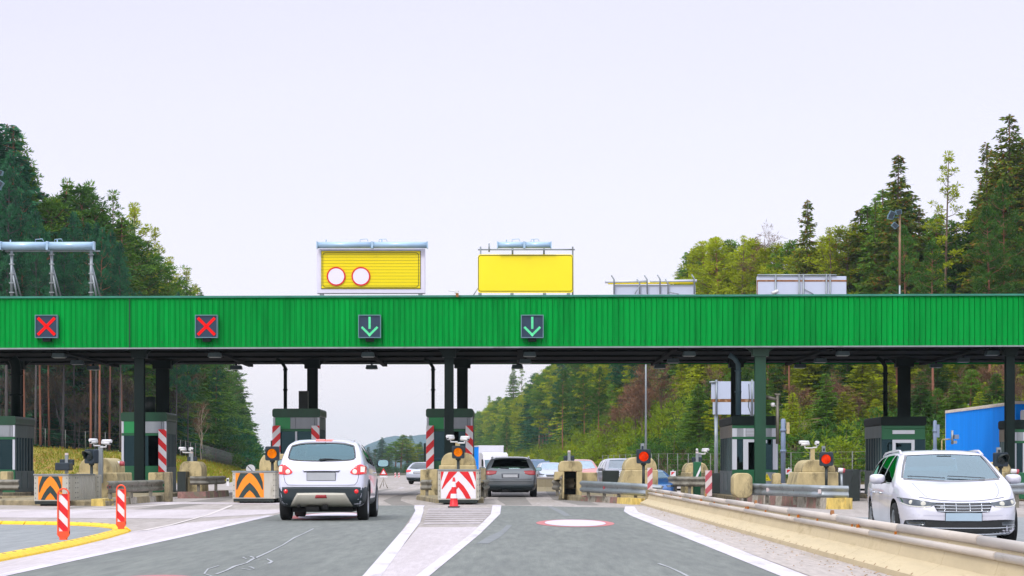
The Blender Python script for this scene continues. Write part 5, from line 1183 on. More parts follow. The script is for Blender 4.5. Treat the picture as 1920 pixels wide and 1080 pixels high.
for s in ('left', 'right'):
    for yy in c.sp['axles']:
        rr_ = c.sp['r']; c.patch('arch_trim', [(yy+(rr_+.12)*math.cos(R(a)), rr_+(rr_+.12)*math.sin(R(a))) for a in range(170, 9, -20)], [(yy+(rr_+.05)*math.cos(R(a)), rr_+(rr_+.05)*math.sin(R(a))) for a in range(170, 9, -20)], s, CLAD, off=.012, nu=20, nv=3)
    c.patch('sill_trim', [(1.25, .42), (3.0, .42)], [(1.25, .3), (3.0, .3)], s, CLAD, off=.01, nu=10, nv=4)
    c.line('door_seam', [(2.35, 1.07), (2.3, .7), (2.3, .42)], s, SEAM); c.line('door_seam', [(1.25, 1.1), (1.3, .8), (1.2, .6)], s, SEAM)
    h, n = c.ray(2.45 , .93, s); m = MB(); sg = -1 if s == 'left' else 1; m.tube([(h.x, 2.4, .93), (h.x+sg*.03, 2.45, .93), (h.x+sg*.03, 2.58, .93), (h.x, 2.62, .93)], .014, 6); m.build('door_handle', PWS, c.t)
c.mirror(1.06, 2.72, 1.13, .13, .085, CLAD); m = MB(); m.tube([(-.45, .2, .3), (-.45, -.02, .285)], .03, 8); m.box((.08, .1, .27), (.1, .2, .09)); m.build('tow_hook', UNDER, c.t)
c.t.location = (cars_x, 39.15, .004); c.t.rotation_euler[2] = R(0); c.t.scale = (1, 1, 1.02)
c.line('window_trim', [(-.655, 1.21), (-.5, 1.18), (0, 1.165), (.5, 1.18), (.655, 1.21)], 'rear', BLKG, .012, .004)
for s in (-1, 1): c.line('window_trim', [(s*.665, 1.22), (s*.65, 1.34), (s*.62, 1.46)], 'rear', BLKG, .014, .004)
c.line('window_trim', [(-.62, 1.465), (-.4, 1.515), (0, 1.53), (.4, 1.515), (.62, 1.465)], 'rear', BLKG, .012, .004)
# --- estates
def estate(L=4.80, W=.925, H=1.46): return dict(L=L, W=W, H=H, r=.325, axles=(1.0, 3.86), tumble=.45, cowl=1.0, seats=(2.55, 1.65), cav=(.34, 3.62), rw_in=.95, fw_in=2.6,
    top=[(0, .62), (.03, .74), (.08, .90), (.16, 1.0), (.3, 1.13), (.5, 1.30), (.66, 1.385), (1.0, 1.43), (1.8, 1.465), (2.5, 1.46), (2.9, 1.40), (3.3, 1.20), (3.68, .995), (3.9, .945), (4.3, .87), (4.6, .77), (4.74, .65), (4.80, .5)],
    w=[(0, .80), (.04, .87), (.12, .92), (.3, .955), (.7, .985), (1.2, 1.0), (2.8, 1.0), (3.8, .985), (4.3, .93), (4.6, .84), (4.74, .73), (4.80, .62)],
    belt=[(0, .58), (.08, .86), (.2, .95), (.6, .97), (1.5, .95), (3.0, .91), (3.7, .90), (4.2, .82), (4.6, .68), (4.8, .45)],
    bot=[(0, .38), (.1, .27), (.3, .2), (4.4, .17), (4.7, .17), (4.8, .24)],
    rearwin=([(-.55, 1.33), (-.35, 1.365), (0, 1.375), (.35, 1.365), (.55, 1.33)], [(-.66, 1.045), (-.4, 1.02), (0, 1.015), (.4, 1.02), (.66, 1.045)]),
    frontwin=([(-.57, 1.37), (0, 1.39), (.57, 1.37)], [(-.72, 1.02), (0, .985), (.72, 1.02)]),
    side=[([(.62, 1.08), (.8, 1.26), (1.1, 1.33), (1.45, 1.35)], [(.62, 1.05), (.8, 1.0), (1.1, .99), (1.45, .985)]), ([(1.52, 1.355), (1.9, 1.37), (2.3, 1.375)], [(1.52, .985), (1.9, .975), (2.3, .965)]), ([(2.38, 1.375), (2.75, 1.34), (3.05, 1.20), (3.3, 1.04)], [(2.38, .965), (2.75, .955), (3.05, .95), (3.35, .95)])])
def estate_rear(c, pnt, lampm=None):
    lm = TAILD if lampm is None else lampm
    c.mpatch('tail_light', [(-.86, .93), (-.7, .945), (-.46, .93)], [(-.86, .80), (-.7, .785), (-.50, .83)], 'rear', lm, off=.01, nu=14, nv=6)
    c.patch('bumper_lower', [(-.84, .46), (0, .45), (.84, .46)], [(-.78, .24), (0, .23), (.78, .24)], 'rear', CLAD, off=.008, nu=24, nv=6)
    c.patch('bumper_crease', [(-.86, .60), (0, .60), (.86, .60)], [(-.85, .575), (0, .572), (.85, .575)], 'rear', pnt, off=.016, nu=24, nv=3)
    c.patch('plate_recess', [(-.31, .84), (0, .845), (.31, .84)], [(-.29, .68), (0, .675), (.29, .68)], 'rear', SEAM, off=.003, nu=10, nv=4)
    plate(c, .76, 'rear', .5, .11, off=.008); c.line('boot_seam', [(-.66, .98), (-.64, .8), (-.58, .66), (0, .645), (.58, .66), (.64, .8), (.66, .98)], 'rear', SEAM, .005, .003)
    m = MB(); h, n = c.ray(0, 1.04, 'rear'); m.tube([(-.05, h.y-.03, 1.04), (.15, h.y-.015, 1.055), (-.4, h.y+.0, 1.05)][:1]+[(-.4, h.y+.01, 1.06)], [.02, .01], 8); m.build('wiper', CLAD, c.t)
    c.patch('spoiler', [(-.5, 1.405), (0, 1.41), (.5, 1.405)], [(-.53, 1.375), (0, 1.385), (.53, 1.375)], 'rear', pnt, off=.02, nu=20, nv=4, skirt=.03)
    roofrails(c); c.mirror(1.0, 3.0, 1.0, .11, .075, pnt)
def roofrails(c, mat=None):
    for sg in (-1, 1):
        pts = []
        for y in (.75, .95, 1.4, 2.0, 2.5, 2.75):
            s_ = section(c.sp, y); x, z = s_[10]; up = .02 if .8 < y < 2.7 else -.01; pts.append((sg*(x-.03), y, z+.03+up))
        m = MB(); m.tube(pts, .018, 8); m.build('roof_rail', mat or CHROME, c.t)
ES = estate(L=4.93, W=.93); ES['gr'] = glassmat('mint_rear_glass', '9fc4b8', .3, gc=(.75, 1, .92)); c = Car(ES); t = c.make('estate_car', 'dark grey estate car driving away under the canopy, right of the striped crash box', PGR, (WX(957, 71.6), 71.4, .0), R(0), sub=1); estate_rear(c, PGR); c.t.scale = (1.06, 1, 1.02)
c = Car(estate()); t = c.make('estate_car', 'silver estate car driving away in the distance beyond the toll booths', PSI, (WX(783, 129), 129, 0), R(-17), sub=1, interior=False); estate_rear(c, PSI, TAILR)
# --- white estate coming towards the camera
PS = estate(4.77, .92, 1.48); PS['gs'] = glassmat('green_reflection_side_glass', '1c3a30', .05, gc=(.35, .8, .6), ior=1.2); c = Car(PS)  # green fascia reflection is put into the glass tint and gloss colour
t = c.make('estate_car', 'large white estate car facing the camera behind the concrete barrier, lit headlights', PW, (0, 0, 0), 0, sub=2)
k = c.patch
hl = c.mpatch('headlight', [(-.87, .735), (-.7, .71), (-.5, .675), (-.37, .65)], [(-.84, .66), (-.74, .615), (-.58, .60), (-.46, .605)], 'front', HLG, off=.006, nu=20, nv=8)
for o, s in zip(hl, (-1, 1)):
    for x, z, r_ in ((-.73, .668, .03), (-.57, .645, .036)):
        h, n = c.ray(s*x, z, 'front'); m = MB(); m.lathe([(.001, .012), (r_*.6, .01), (r_, .002), (r_*1.1, -.02)], 18, 'y', (s*x, h.y+.012, z)); m.build('lens', HLB, o)
    c.patch('daytime_lamp', [(s*.84, .662), (s*.74, .62), (s*.58, .606), (s*.46, .611)], [(s*.835, .65), (s*.735, .608), (s*.58, .594), (s*.47, .60)], 'front', HLB, off=.012, nu=14, nv=3, parent=o, skirt=.004)
gr = k('grille', [(-.44, .665), (0, .655), (.44, .665)], [(-.38, .535), (-.3, .52), (0, .51), (.3, .52), (.38, .535)], 'front', BLKG, off=.004, nu=24, nv=8)
for z in (.66, .618, .576, .535):
    hwid = .44-(.66-z)*.5; k('chrome_bar', [(-hwid, z+.004), (0, z-.006), (hwid, z+.004)], [(-hwid, z-.004), (0, z-.014), (hwid, z-.004)], 'front', CHROME, off=.016, nu=20, nv=3, parent=gr)
for x in (-.27, -.1, .1, .27): k('chrome_bar', [(x-.004, .655), (x+.004, .655)], [(x-.004, .525), (x+.004, .525)], 'front', CHROME, off=.012, nu=3, nv=6, parent=gr)
h, n = c.ray(.31, .6, 'front'); m = MB(); m.box((.31, h.y+.02, .6), (.05, .012, .04)); m.build('small_badge', CHROME, gr)
k('air_intake', [(-.80, .40), (-.6, .415), (0, .395), (.6, .415), (.80, .40)], [(-.84, .22), (-.6, .215), (0, .21), (.6, .215), (.84, .22)], 'front', BLKG, off=.004, nu=32, nv=8)
k('chrome_strip', [(-.80, .325), (-.5, .305), (0, .30), (.5, .305), (.80, .325)], [(-.80, .313), (-.5, .292), (0, .287), (.5, .292), (.80, .313)], 'front', CHROME, off=.014, nu=28, nv=3)
k('chrome_strip', [(-.80, .235), (-.4, .212), (0, .21), (.4, .212), (.80, .235)], [(-.80, .22), (-.4, .195), (0, .193), (.4, .195), (.80, .22)], 'front', CHROME, off=.014, nu=28, nv=3)
c.mpatch('fog_lamp', [(-.79, .395), (-.55, .385)], [(-.76, .34), (-.56, .332)], 'front', HLG, off=.012, nu=10, nv=4)
c.mpatch('bumper_flank', [(-.86, .30), (-.70, .25)], [(-.85, .19), (-.66, .185)], 'front', PW, off=.014, nu=10, nv=5)
c.line('bonnet_seam', [(-.62, .74), (-.3, .695), (0, .685), (.3, .695), (.62, .74)], 'front', SEAM, .004, .003); c.line('bumper_seam', [(-.86, .50), (-.5, .475), (0, .47), (.5, .475), (.86, .50)], 'front', M('soft_crease', 'b5b5c4', .4, .02, 2), .006, .002)
plate(c, .455, 'front', .52, .115, PLATEB, .012)
for s in ('left', 'right'):
    for pts in ([(3.25, .92), (3.35, .6), (3.3, .32)], [(2.35, .95), (2.33, .6), (2.35, .32)], [(1.5, .96), (1.5, .7), (1.32, .62)]): c.line('door_seam', pts, s, SEAM, .004)
    c.patch('window_chrome', [(.62, 1.035), (1.5, .975), (2.4, .953), (3.35, .938)], [(.62, 1.022), (1.5, .962), (2.4, .94), (3.35, .925)], s, CHROME, off=.004, nu=24, nv=3)
    c.patch('sill_chrome', [(1.5, .30), (3.4, .30)], [(1.5, .285), (3.4, .285)], s, CHROME, off=.006, nu=10, nv=3)
    c.line('shoulder_crease', [(.6, .84), (2, .80), (3.5, .78), (4.1, .78)], s, M('crease_grey', 'b9b9c8', .4, .02, 2), .005, .002)
    for yy in (2.5, 1.65):
        h, n = c.ray(yy, .78, s); sg = -1 if s == 'left' else 1; m = MB(); m.tube([(h.x, yy-.1, .78), (h.x+sg*.03, yy-.05, .78), (h.x+sg*.03, yy+.06, .78), (h.x, yy+.1, .78)], .013, 6); m.build('door_handle', CHROME, c.t)
roofrails(c, PW); c.mirror(1.04, 3.1, 1.0, .12, .078, PW)
m = MB(); h, n = c.ray(0, 1.34, 'front'); m.box((0, h.y-.08, 1.33), (.22, .06, .07)); m.build('rear_view_mirror', CLAD, c.t)
for x in (-.5, .1):
    pts = [(x, 1.0), (x+.3, 1.02), (x+.55, 1.03)]; c.line('wiper', pts, 'front', CLAD, .008, .02)
EY = 28.9; yaw = R(180-3.6)
# front centre should stand at photo column 1802
fx, fy = WX(1806, EY), EY; c.t.rotation_euler[2] = yaw
off = Matrix.Rotation(yaw, 3, 'Z') @ Vector((0, 4.77, 0)); c.t.location = (fx-off.x, fy-off.y, -.118)
for s in (-1, 1):
    c.line('window_trim', [(s*.735, 1.02), (s*.665, 1.2), (s*.58, 1.37)], 'front', BLKG, .014, .004); c.line('bonnet_crease_shade', [(s*.5, .74), (s*.56, .80), (s*.60, .88), (s*.62, .95)], 'front', SEAM, .0025, .002)  # bonnet creases are flat dark lines drawn in for their shading
c.line('window_trim', [(-.72, 1.005), (0, .972), (.72, 1.005)], 'front', BLKG, .012, .004)
# --- cars beyond the median, facing the camera
def plain_front(c, pnt, lamp=HLG):
    c.mpatch('headlight', [(-.86, .74), (-.5, .69)], [(-.84, .64), (-.54, .61)], 'front', lamp, off=.008, nu=10, nv=5)
    c.patch('grille', [(-.42, .66), (.42, .66)], [(-.36, .52), (.36, .52)], 'front', BLKG, off=.006, nu=10, nv=4); c.patch('air_intake', [(-.7, .38), (.7, .38)], [(-.7, .22), (.7, .22)], 'front', BLKG, off=.006, nu=12, nv=4)
    plate(c, .45, 'front', .5, .11); c.mirror(1.0, 3.1, 1.0, .11, .075, pnt)
def oncoming(px, Y, mat, label, H=1.0, yaw=180, L=4.5):
    c = Car(estate(L)); c.sp['side'] = c.sp['side']; t = c.make('oncoming_car', label, mat, (0, 0, 0), 0, sub=1, interior=False); plain_front(c, mat)
    a = R(yaw); off = Matrix.Rotation(a, 3, 'Z') @ Vector((0, 4.8, 0)); t.rotation_euler[2] = a; t.location = (WX(px, Y)-off.x, Y-off.y, zg(WX(px, Y))*.5); t.scale = (1, 1, H); return t
oncoming(1094, 96, POR, 'orange-red car facing the camera behind the block with the dark niche', 1.03, 183)
oncoming(1036, 124, PSI, 'silver car facing the camera between the grey estate and the niche block', .98, 182)
oncoming(1178, 84, PW, 'white car mostly hidden behind the mossy concrete block on the median', 1.05, 184)
oncoming(1222, 66.5, PBL, 'blue car almost hidden behind the median guardrail, its mirror showing', .72, 182)
# --- lorries
def trailer(t, L, W, H, zf, cm, roofm, fr=CHROME):
    m = MB(); n = int(L/1.1); m.b2(-W/2, W/2, 0, L, zf, H-.12)
    m.build('curtain_side', cm, t, bevel=.02)
    m = MB(); m.b2(-W/2-.02, W/2+.02, -.02, L+.02, H-.12, H)
    for s in (-1, 1):
        for k in range(int(L/.35)): m.box((s*(W/2+.03), .2+k*.35, H-.1), (.04, .22, .09))
    m.build('roof_edge', roofm, t)
    m = MB(); m.b2(-W/2-.01, W/2+.01, -.01, .05, zf-.05, H-.13)
    for k in range(4): m.b2(-W/2+.05+k*W/4, -W/2+.05+k*W/4+.04, -.04, -.011, zf, H-.15)
    m.build('rear_frame', fr, t); m = MB(); m.b2(-W/2+.1, W/2-.1, .3, L-.2, zf-.35, zf-.003); m.b2(-W/2+.05, W/2-.05, 4.5, L-4.5, .45, zf-.36); m.build('chassis', UNDER, t)
def bigwheel(t, x, y, r=.5):
    w = bpy.data.objects.new('wheel', None); COL.objects.link(w); w.parent = t; w.location = (x, y, r); hw = .17; m = MB(); m.lathe([(r*.6, -hw), (r*.93, -hw), (r, -hw*.7), (r, hw*.7), (r*.93, hw), (r*.6, hw)], 26, 'x'); m.build('tyre', TYREM, w); m = MB(); m.lathe([(r*.6, hw*.9), (r*.5, hw*.5), (.1, hw*.4), (.001, hw*.6)], 20, 'x'); m.lathe([(r*.6, -hw*.9), (r*.5, -hw*.5), (.1, -hw*.4), (.001, -hw*.6)], 20, 'x'); m.build('rim', RIM, w)
TARP = M('blue_tarpaulin', '0084ee', .8, .06, .6, spec=.1, rgb2='068cf2', xyz=(1, 3, .3)); WTR = M('white_lorry_paint', 'd6d6de', .4, .05, 1, coat=.5); CREAM = M('cream_roof_edge', 'cfc3b4', .6, .12, 3)
def lorry_cab(t, y, W, H, s=1):
    m = MB(); p = [(y, .55), (y+1.9, .5), (y+2.05, 1.4), (y+1.95, 1.75), (y+1.6, H-.15), (y+1.2, H), (y, H)]; m.prism(p, -W/2, W/2, axis='x'); m.build('cab', WTR, t, bevel=.05)
    m = MB(); m.prism([(y+2.012, 1.6), (y+2.03, 1.6), (y+1.72, H-.55), (y+1.70, H-.55)], -W/2+.12, W/2-.12, axis='x'); m.build('windscreen', M('lorry_glass', '4a6a78', .08, .2, 3, coat=1), t)
    m = MB(); m.b2(-W/2+.3, W/2-.3, y+2.03, y+2.07, .75, 1.35); m.b2(-W/2-.003, W/2+.003, y+1.0, y+1.65, 1.65, 2.35); m.build('grille', BLKG, t)
    for sg in (-1, 1):
        m = MB(); m.box((sg*(W/2-.25), y+2.0, .85), (.34, .1, .2)); m.build('headlight', HLG, t, bevel=.02)
        m = MB(); m.box((sg*(W/2+.16), y+1.9, 2.0), (.1, .12, .55)); m.tube([(sg*W/2, y+1.8, 2.2), (sg*(W/2+.16), y+1.9, 2.2)], .02, 6); m.build('door_mirror', BLKG, t, bevel=.02)
        bigwheel(t, sg*(W/2-.18), y+1.2)
t = thing('lorry', 'lorry trailer with plain bright blue tarpaulin side at the right edge', 'lorry', (22.65, 97.4, -.1), R(180)); trailer(t, 13.6, 2.5, 4.0, 1.15, TARP, CREAM, WHITEP)
for y in (2.2, 3.5, 4.8):
    for s in (-1, 1): bigwheel(t, s*1.05, y)
lorry_cab(t, 14.2, 2.45, 3.6)
Yt = 190; t = thing('lorry', 'distant white-fronted lorry with blue side, above the grey estate roof', 'lorry', (0, 0, 0), R(180+14)); trailer(t, 12, 2.5, 3.7, 1.0, TARP, WTR)
for y in (2.2, 3.5):
    for s in (-1, 1): bigwheel(t, s*1.05, y)
m = MB(); m.b2(-1.22, 1.22, 11.9, 12.1, 1.2, 3.62); m.build('front_wall', WTR, t); lorry_cab(t, 12.3, 2.45, 3.0)
a = R(180+14); off = Matrix.Rotation(a, 3, 'Z') @ Vector((0, 14.3, 0)); t.location = (WX(931, 188)-off.x, 188-off.y, -.45)
Yt = 160; t = thing('flatbed_lorry', 'blue-grey drop-side lorry bed seen between the grey estate and the silver car', 'lorry', (WX(998, 160), 160, -.3)); m = MB(); 
for x in (-1.35, 0): m.b2(x+.03, x+1.32, 0, .05, 1.0, 1.95, 0)
for x in (-1.36, -.02, 1.32): m.b2(x, x+.05, -.03, .06, .95, 2.0, 1)
m.b2(-1.4, 1.4, .05, 5, .9, 1.0, 1); m.b2(-1.4, -1.35, .05, 5, 1.0, 1.95, 0); m.b2(1.35, 1.4, .05, 5, 1.0, 1.95, 0); m.build('drop_side_bed', [M('blue_grey_side', '6f8aa5', .5, .1, 2), BLUEG], t)
m = MB(); m.b2(-1.1, 1.1, 5.1, 6.8, .5, 2.1); m.build('cab', BLUEG, t, bevel=.1); m = MB(); m.b2(-.9, .9, .3, 5, .5, .88); m.build('chassis', UNDER, t)
for y in (1.2, 6):
    for s in (-1, 1): bigwheel(t, s*1.05, y, .42)
# ---------------------------------------------------------------- trees
def leaves_mesh(name, C_, D_, Ln, Wd, mat):
    """many small pointed leaf sprays: centre-base, direction, length, width"""
    C_, D_ = np.asarray(C_, float), np.asarray(D_, float); Ln, Wd = np.asarray(Ln, float)[:, None], np.asarray(Wd, float)[:, None]
    D_ /= np.linalg.norm(D_, axis=1, keepdims=True)+1e-9
    rv = RNG.normal(size=D_.shape); S = np.cross(D_, rv); S /= np.linalg.norm(S, axis=1, keepdims=True)+1e-9
    n = len(C_); V = np.empty((n, 4, 3)); V[:, 0] = C_; V[:, 1] = C_+D_*Ln*.45+S*Wd*.5; V[:, 2] = C_+D_*Ln; V[:, 3] = C_+D_*Ln*.45-S*Wd*.5
    me = bpy.data.meshes.new(name); me.vertices.add(n*4); me.vertices.foreach_set('co', V.reshape(-1).astype(np.float32))
    me.loops.add(n*4); me.loops.foreach_set('vertex_index', np.arange(n*4, dtype=np.int32)); me.polygons.add(n)
    me.polygons.foreach_set('loop_start', np.arange(0, n*4, 4, dtype=np.int32)); me.polygons.foreach_set('loop_total', np.full(n, 4, dtype=np.int32))
    me.materials.append(mat); me.update(calc_edges=True); me.validate(); return me
def trunk_mb(h, r, bend=.3, n=8, red=False):
    mb = MB(); pts = []; rs = []; ph = random.uniform(0, 6)
    for i in range(9): t = i/8; pts.append((bend*math.sin(t*2+ph)*t, bend*math.cos(t*1.7+ph)*t, h*t)); rs.append(r*(1-t*.93)+.02)
    mb.tube(pts, rs, n, 0); return mb, pts
def at_h(pts, h, z): t = min(.999, max(0, z/h))*8; i = int(t); f = t-i; return Vector(pts[i])*(1-f)+Vector(pts[i+1])*f
def tpl(kind, i, trunk, crown_me, tmat):
    tr = trunk.build('trunk', tmat); cr = bpy.data.objects.new('crown', crown_me); COL.objects.link(cr)
    e = bpy.data.objects.new(kind, None); COL.objects.link(e); tr.parent = e; cr.parent = e; return e
def spruce(h=28, R0=3.4, zc=.12, gap=1.0, cones=False):
    mb, P = trunk_mb(h, .28, .15); C_, D_, Ln, Wd = [], [], [], []
    z = h*zc
    while z < h-.2:
        f = (z-h*zc)/(h*(1-zc)); Lb = R0*(1-f)**.8*1.0+.1; nb = int(5+3*(1-f))
        a0 = random.uniform(0, 6.28); o = at_h(P, h, z)
        for k in range(nb):
            if random.random() > gap: continue
            a = a0+6.28*k/nb+random.uniform(-.5, .5); L = Lb*random.uniform(.45, 1.25)*(1.25 if random.random() < .12 else 1); droop = -.5+.85*f+random.gauss(0, .12); o = at_h(P, h, min(h-.1, z+random.uniform(-.35, .35))); u = Vector((math.cos(a), math.sin(a), 0)); side = Vector((-u.y, u.x, 0))
            ns = max(2, int(L/.2)); end = o+u*L+Vector((0, 0, L*droop*.8)); mb.tube([o, (o+end)/2, end], [.045, .03, .01], 3, 0, False)
            for s in range(ns):
                t = (s+.6)/ns; p = o+u*(L*t)+Vector((0, 0, L*droop*(t-.35*t*t))); m = 4 if t > .3 else 2
                for q in range(m):
                    sd = random.choice((-1, 1)); sp_ = (1-t)*.5+.25
                    d = u*random.uniform(.3, 1.0)+side*sd*random.uniform(.2, 1.1)+Vector((0, 0, random.uniform(-.75, .15))); C_.append(p+side*sd*random.uniform(0, .32)*L*sp_+Vector((0, 0, random.gauss(0, .08)))); D_.append(d); Ln.append(random.uniform(.32, .7)); Wd.append(random.uniform(.13, .25))
                if cones and random.random() < .10*f+.01: pass
        z += random.uniform(.28, .46)
    for k in range(30): C_.append((P[8][0], P[8][1], h-1.2+random.random()*1.0)); D_.append((random.gauss(0, .5), random.gauss(0, .5), .8)); Ln.append(.35); Wd.append(.09)
    return mb, C_, D_, Ln, Wd
def clump(C_, D_, Ln, Wd, p, r, n, up=.35, ls=(.26, .5), w=(.08, .15)):
    for k in range(n):
        v = Vector((random.gauss(0, 1), random.gauss(0, 1), random.gauss(0, .75)+up)); v.normalize(); rr = r*random.random()**.5
        C_.append(p+Vector((v.x*rr, v.y*rr, v.z*rr*.65))); D_.append(v+Vector((0, 0, .25))); Ln.append(random.uniform(*ls)); Wd.append(random.uniform(*w))
def pine(h=27, R0=3.2, zc=.45, nl=34, dens=60, r=.55):
    mb, P = trunk_mb(h, .24, .5, 8); C_, D_, Ln, Wd = [], [], [], []
    for i in range(nl):
        f = (i+random.random())/nl; z = h*(zc+(1-zc)*f*.97); o = at_h(P, h, z); a = i*2.4+random.uniform(-.5, .5); prof = (math.sin(math.pi*min(1, .22+f*.8))**.7)
        L = R0*prof*random.uniform(.6, 1.15); u = Vector((math.cos(a), math.sin(a), 0)); rise = random.uniform(.05, .35)+.5*f
        m1 = o+u*L*.5+Vector((0, 0, L*rise*.3)); e_ = o+u*L+Vector((0, 0, L*rise)); mb.tube([o, m1, e_], [.06, .04, .015], 4, 0, False)
        nc = max(2, int(L*1.7))
        for k in range(nc):
            t = .35+.65*(k+.5)/nc; p = o+(e_-o)*t+Vector((random.gauss(0, .35), random.gauss(0, .35), random.gauss(.12, .25)))*max(.5, L*.3); clump(C_, D_, Ln, Wd, p, r*random.uniform(.6, 1.25), int(dens*random.uniform(.7, 1.2)))
            mb.tube([o+(e_-o)*t*.85, p], [.02, .008], 3, 0, False)
    for i in range(6):                                     # dead stubs on the bare trunk
        z = h*zc*random.uniform(.4, 1); o = at_h(P, h, z); a = random.uniform(0, 6.28); mb.tube([o, o+Vector((math.cos(a), math.sin(a), random.uniform(-.3, .1)))*random.uniform(.5, 1.4)], [.025, .006], 3, 0, False)
    clump(C_, D_, Ln, Wd, Vector(P[8])+Vector((0, 0, -.2)), .5, 60)
    return mb, C_, D_, Ln, Wd
def bushy(h=3.2, R0=1.9, n=46, dens=46):
    mb = MB(); C_, D_, Ln, Wd = [], [], [], []
    for i in range(n):
        a = random.uniform(0, 6.28); rr = R0*math.sqrt(random.random()); z = h*random.uniform(.08, 1)*(1-.55*(rr/R0)**2); p = Vector((rr*math.cos(a), rr*math.sin(a), z))
        clump(C_, D_, Ln, Wd, p, .42, dens, .5, (.14, .32), (.05, .11)); mb.tube([(p.x*.3, p.y*.3, -.2), p*.7, p], [.03, .02, .008], 3, 0, False)
    for i in range(16):
        a = random.uniform(0, 6.28); rr = R0*.7*math.sqrt(random.random()); z = h*random.uniform(.85, 1.2)*(1-.4*(rr/R0)**2)
        for k in range(10): C_.append((rr*math.cos(a)+random.gauss(0, .04), rr*math.sin(a)+random.gauss(0, .04), z-.6+k*.07)); D_.append((random.gauss(0, .6), random.gauss(0, .6), 1)); Ln.append(.2); Wd.append(.05)
    return mb, C_, D_, Ln, Wd
def bare(h=11, spread=.5, lev=5, r=.12):
    mb = MB(); C_, D_, Ln, Wd = [], [], [], []
    def rec(p, d, L, r_, k):
        q = p+d*L; mid = p+d*L*.5+Vector((random.gauss(0, .04), random.gauss(0, .04), 0))*L; mb.tube([p, mid, q], [r_, r_*.85, r_*.7], 4 if k > 2 else 3, 0, False)
        if k == 0: return
        for i in range(random.choice((3, 4)) if k > 1 else 4):
            t = random.uniform(.35, 1); s = p+(q-p)*t; nd = (d+Vector((random.gauss(0, spread), random.gauss(0, spread), random.gauss(.12, spread*.6)))).normalized()
            if k <= 1:
                for j in range(2): C_.append(s+nd*random.uniform(0, .4)); D_.append(nd+Vector((random.gauss(0, .5), random.gauss(0, .5), random.gauss(.1, .4)))); Ln.append(random.uniform(.5, 1.1)); Wd.append(.06)
            else: rec(s, nd, L*random.uniform(.5, .75), r_*.55, k-1)
    rec(Vector((0, 0, -.2)), Vector((random.gauss(0, .05), random.gauss(0, .05), 1)).normalized(), h*.42, r, lev)
    rec(Vector((0, 0, h*.38)), Vector((0, 0, 1)), h*.34, r*.6, lev-1)
    return mb, C_, D_, Ln, Wd
LG = {  # foliage colours; teal has the windscreen's bluish cast mixed into the leaf colour
 'teal': leafmat('dark_needles_teal_cast', '164a3a', '346e44', '143e34'), 'green': leafmat('green_needles', '3a681a', '6a9028', '96982e', cat=(.55, .7)), 'olive': leafmat('olive_needles', '768c10', 'a6ae1c', 'b4a428'),
 'dark': leafmat('dark_green_needles', '28541e', '4c7224', '6c7220'), 'cone': leafmat('spruce_with_brown_cones', '345a20', '6c7c1c', '9a5426', cat=(.54, .62), scale=.9), 'yell': leafmat('yellow_green_shrub', '5a7c12', '86961c', '7a5628', cat=(.58, .72)),
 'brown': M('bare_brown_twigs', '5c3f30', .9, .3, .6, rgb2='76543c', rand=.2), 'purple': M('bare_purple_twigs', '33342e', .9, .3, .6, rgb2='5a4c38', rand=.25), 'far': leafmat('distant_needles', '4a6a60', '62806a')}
BK = {'b': BARK, 'r': BARKR, 'w': BARKW, 't': M('dark_trunk_bark', '4a4648', .9, .3, 2, streak=.3)}
T = {}
def mk(key, parts, tm, lm):
    mb, C_, D_, Ln, Wd = parts; T[key] = (mb, leaves_mesh('crown', C_, D_, Ln, Wd, lm), tm, None)
    o = mb.build('trunk', tm); T[key] = (o.data, T[key][1]); bpy.data.objects.remove(o)
for i in range(4): mk(f'spruce{i}', spruce(28, [4.4, 5.0, 4.0, 4.7][i], [.08, .14, .1, .2][i], [.95, .9, .8, .9][i]), BARK, LG['dark'])
for i in range(5): mk(f'pine{i}', pine(27, [3.4, 3.0, 3.8, 2.6, 3.2][i], [.38, .3, .42, .36, .2][i], [46, 44, 50, 38, 54][i], 62, [.6, .55, .65, .5, .6][i]), BARKR, LG['green'])
mk('airy', pine(27, 2.4, .45, 26, 34, .36), BARKR, LG['olive']); mk('airy2', pine(27, 2.9, .4, 30, 30, .4), BARK, LG['green'])
for i in range(3): mk(f'bush{i}', bushy(3.2, [1.9, 2.3, 1.6][i]), BARK, LG['yell'])
for i in range(3): mk(f'bare{i}', bare(11, [.45, .55, .4][i]), BARK, LG['brown'])
mk('birch', bare(11, .35, 4, .1), BARKW, LG['purple'])
HT = {'spruce': 28, 'pine': 27.3, 'airy': 27.3, 'bush': 3.3, 'bare': 11, 'birch': 11}
NTREE = [0]
def plant(key, x, y, zb_, h, name, label, cat, group, leaf=None, bark=None, wide=1.0):
    b = next(v for k, v in HT.items() if key.startswith(k)); s = h/b
    e = thing(name, label, cat, (x, y, zb_), random.uniform(0, 6.28), group); w = s*wide; e.scale = (w, w, s)
    for nm, me, mat in (('trunk', T[key][0], bark), ('crown', T[key][1], leaf)):
        o = bpy.data.objects.new(nm, me); COL.objects.link(o); o.parent = e
        if mat: o.material_slots[0].link = 'OBJECT'; o.material_slots[0].material = mat
    NTREE[0] += 1; return e
def interpx(tab, x): return float(np.interp(x, [a for a, _ in tab], [b for _, b in tab]))
def treeat(key, px, topy, Y, zb_, *a, **k):
    h = WZ(topy, Y)-zb_; return plant(key, WX(px, Y), Y, zb_, max(h, 2), *a, **k)
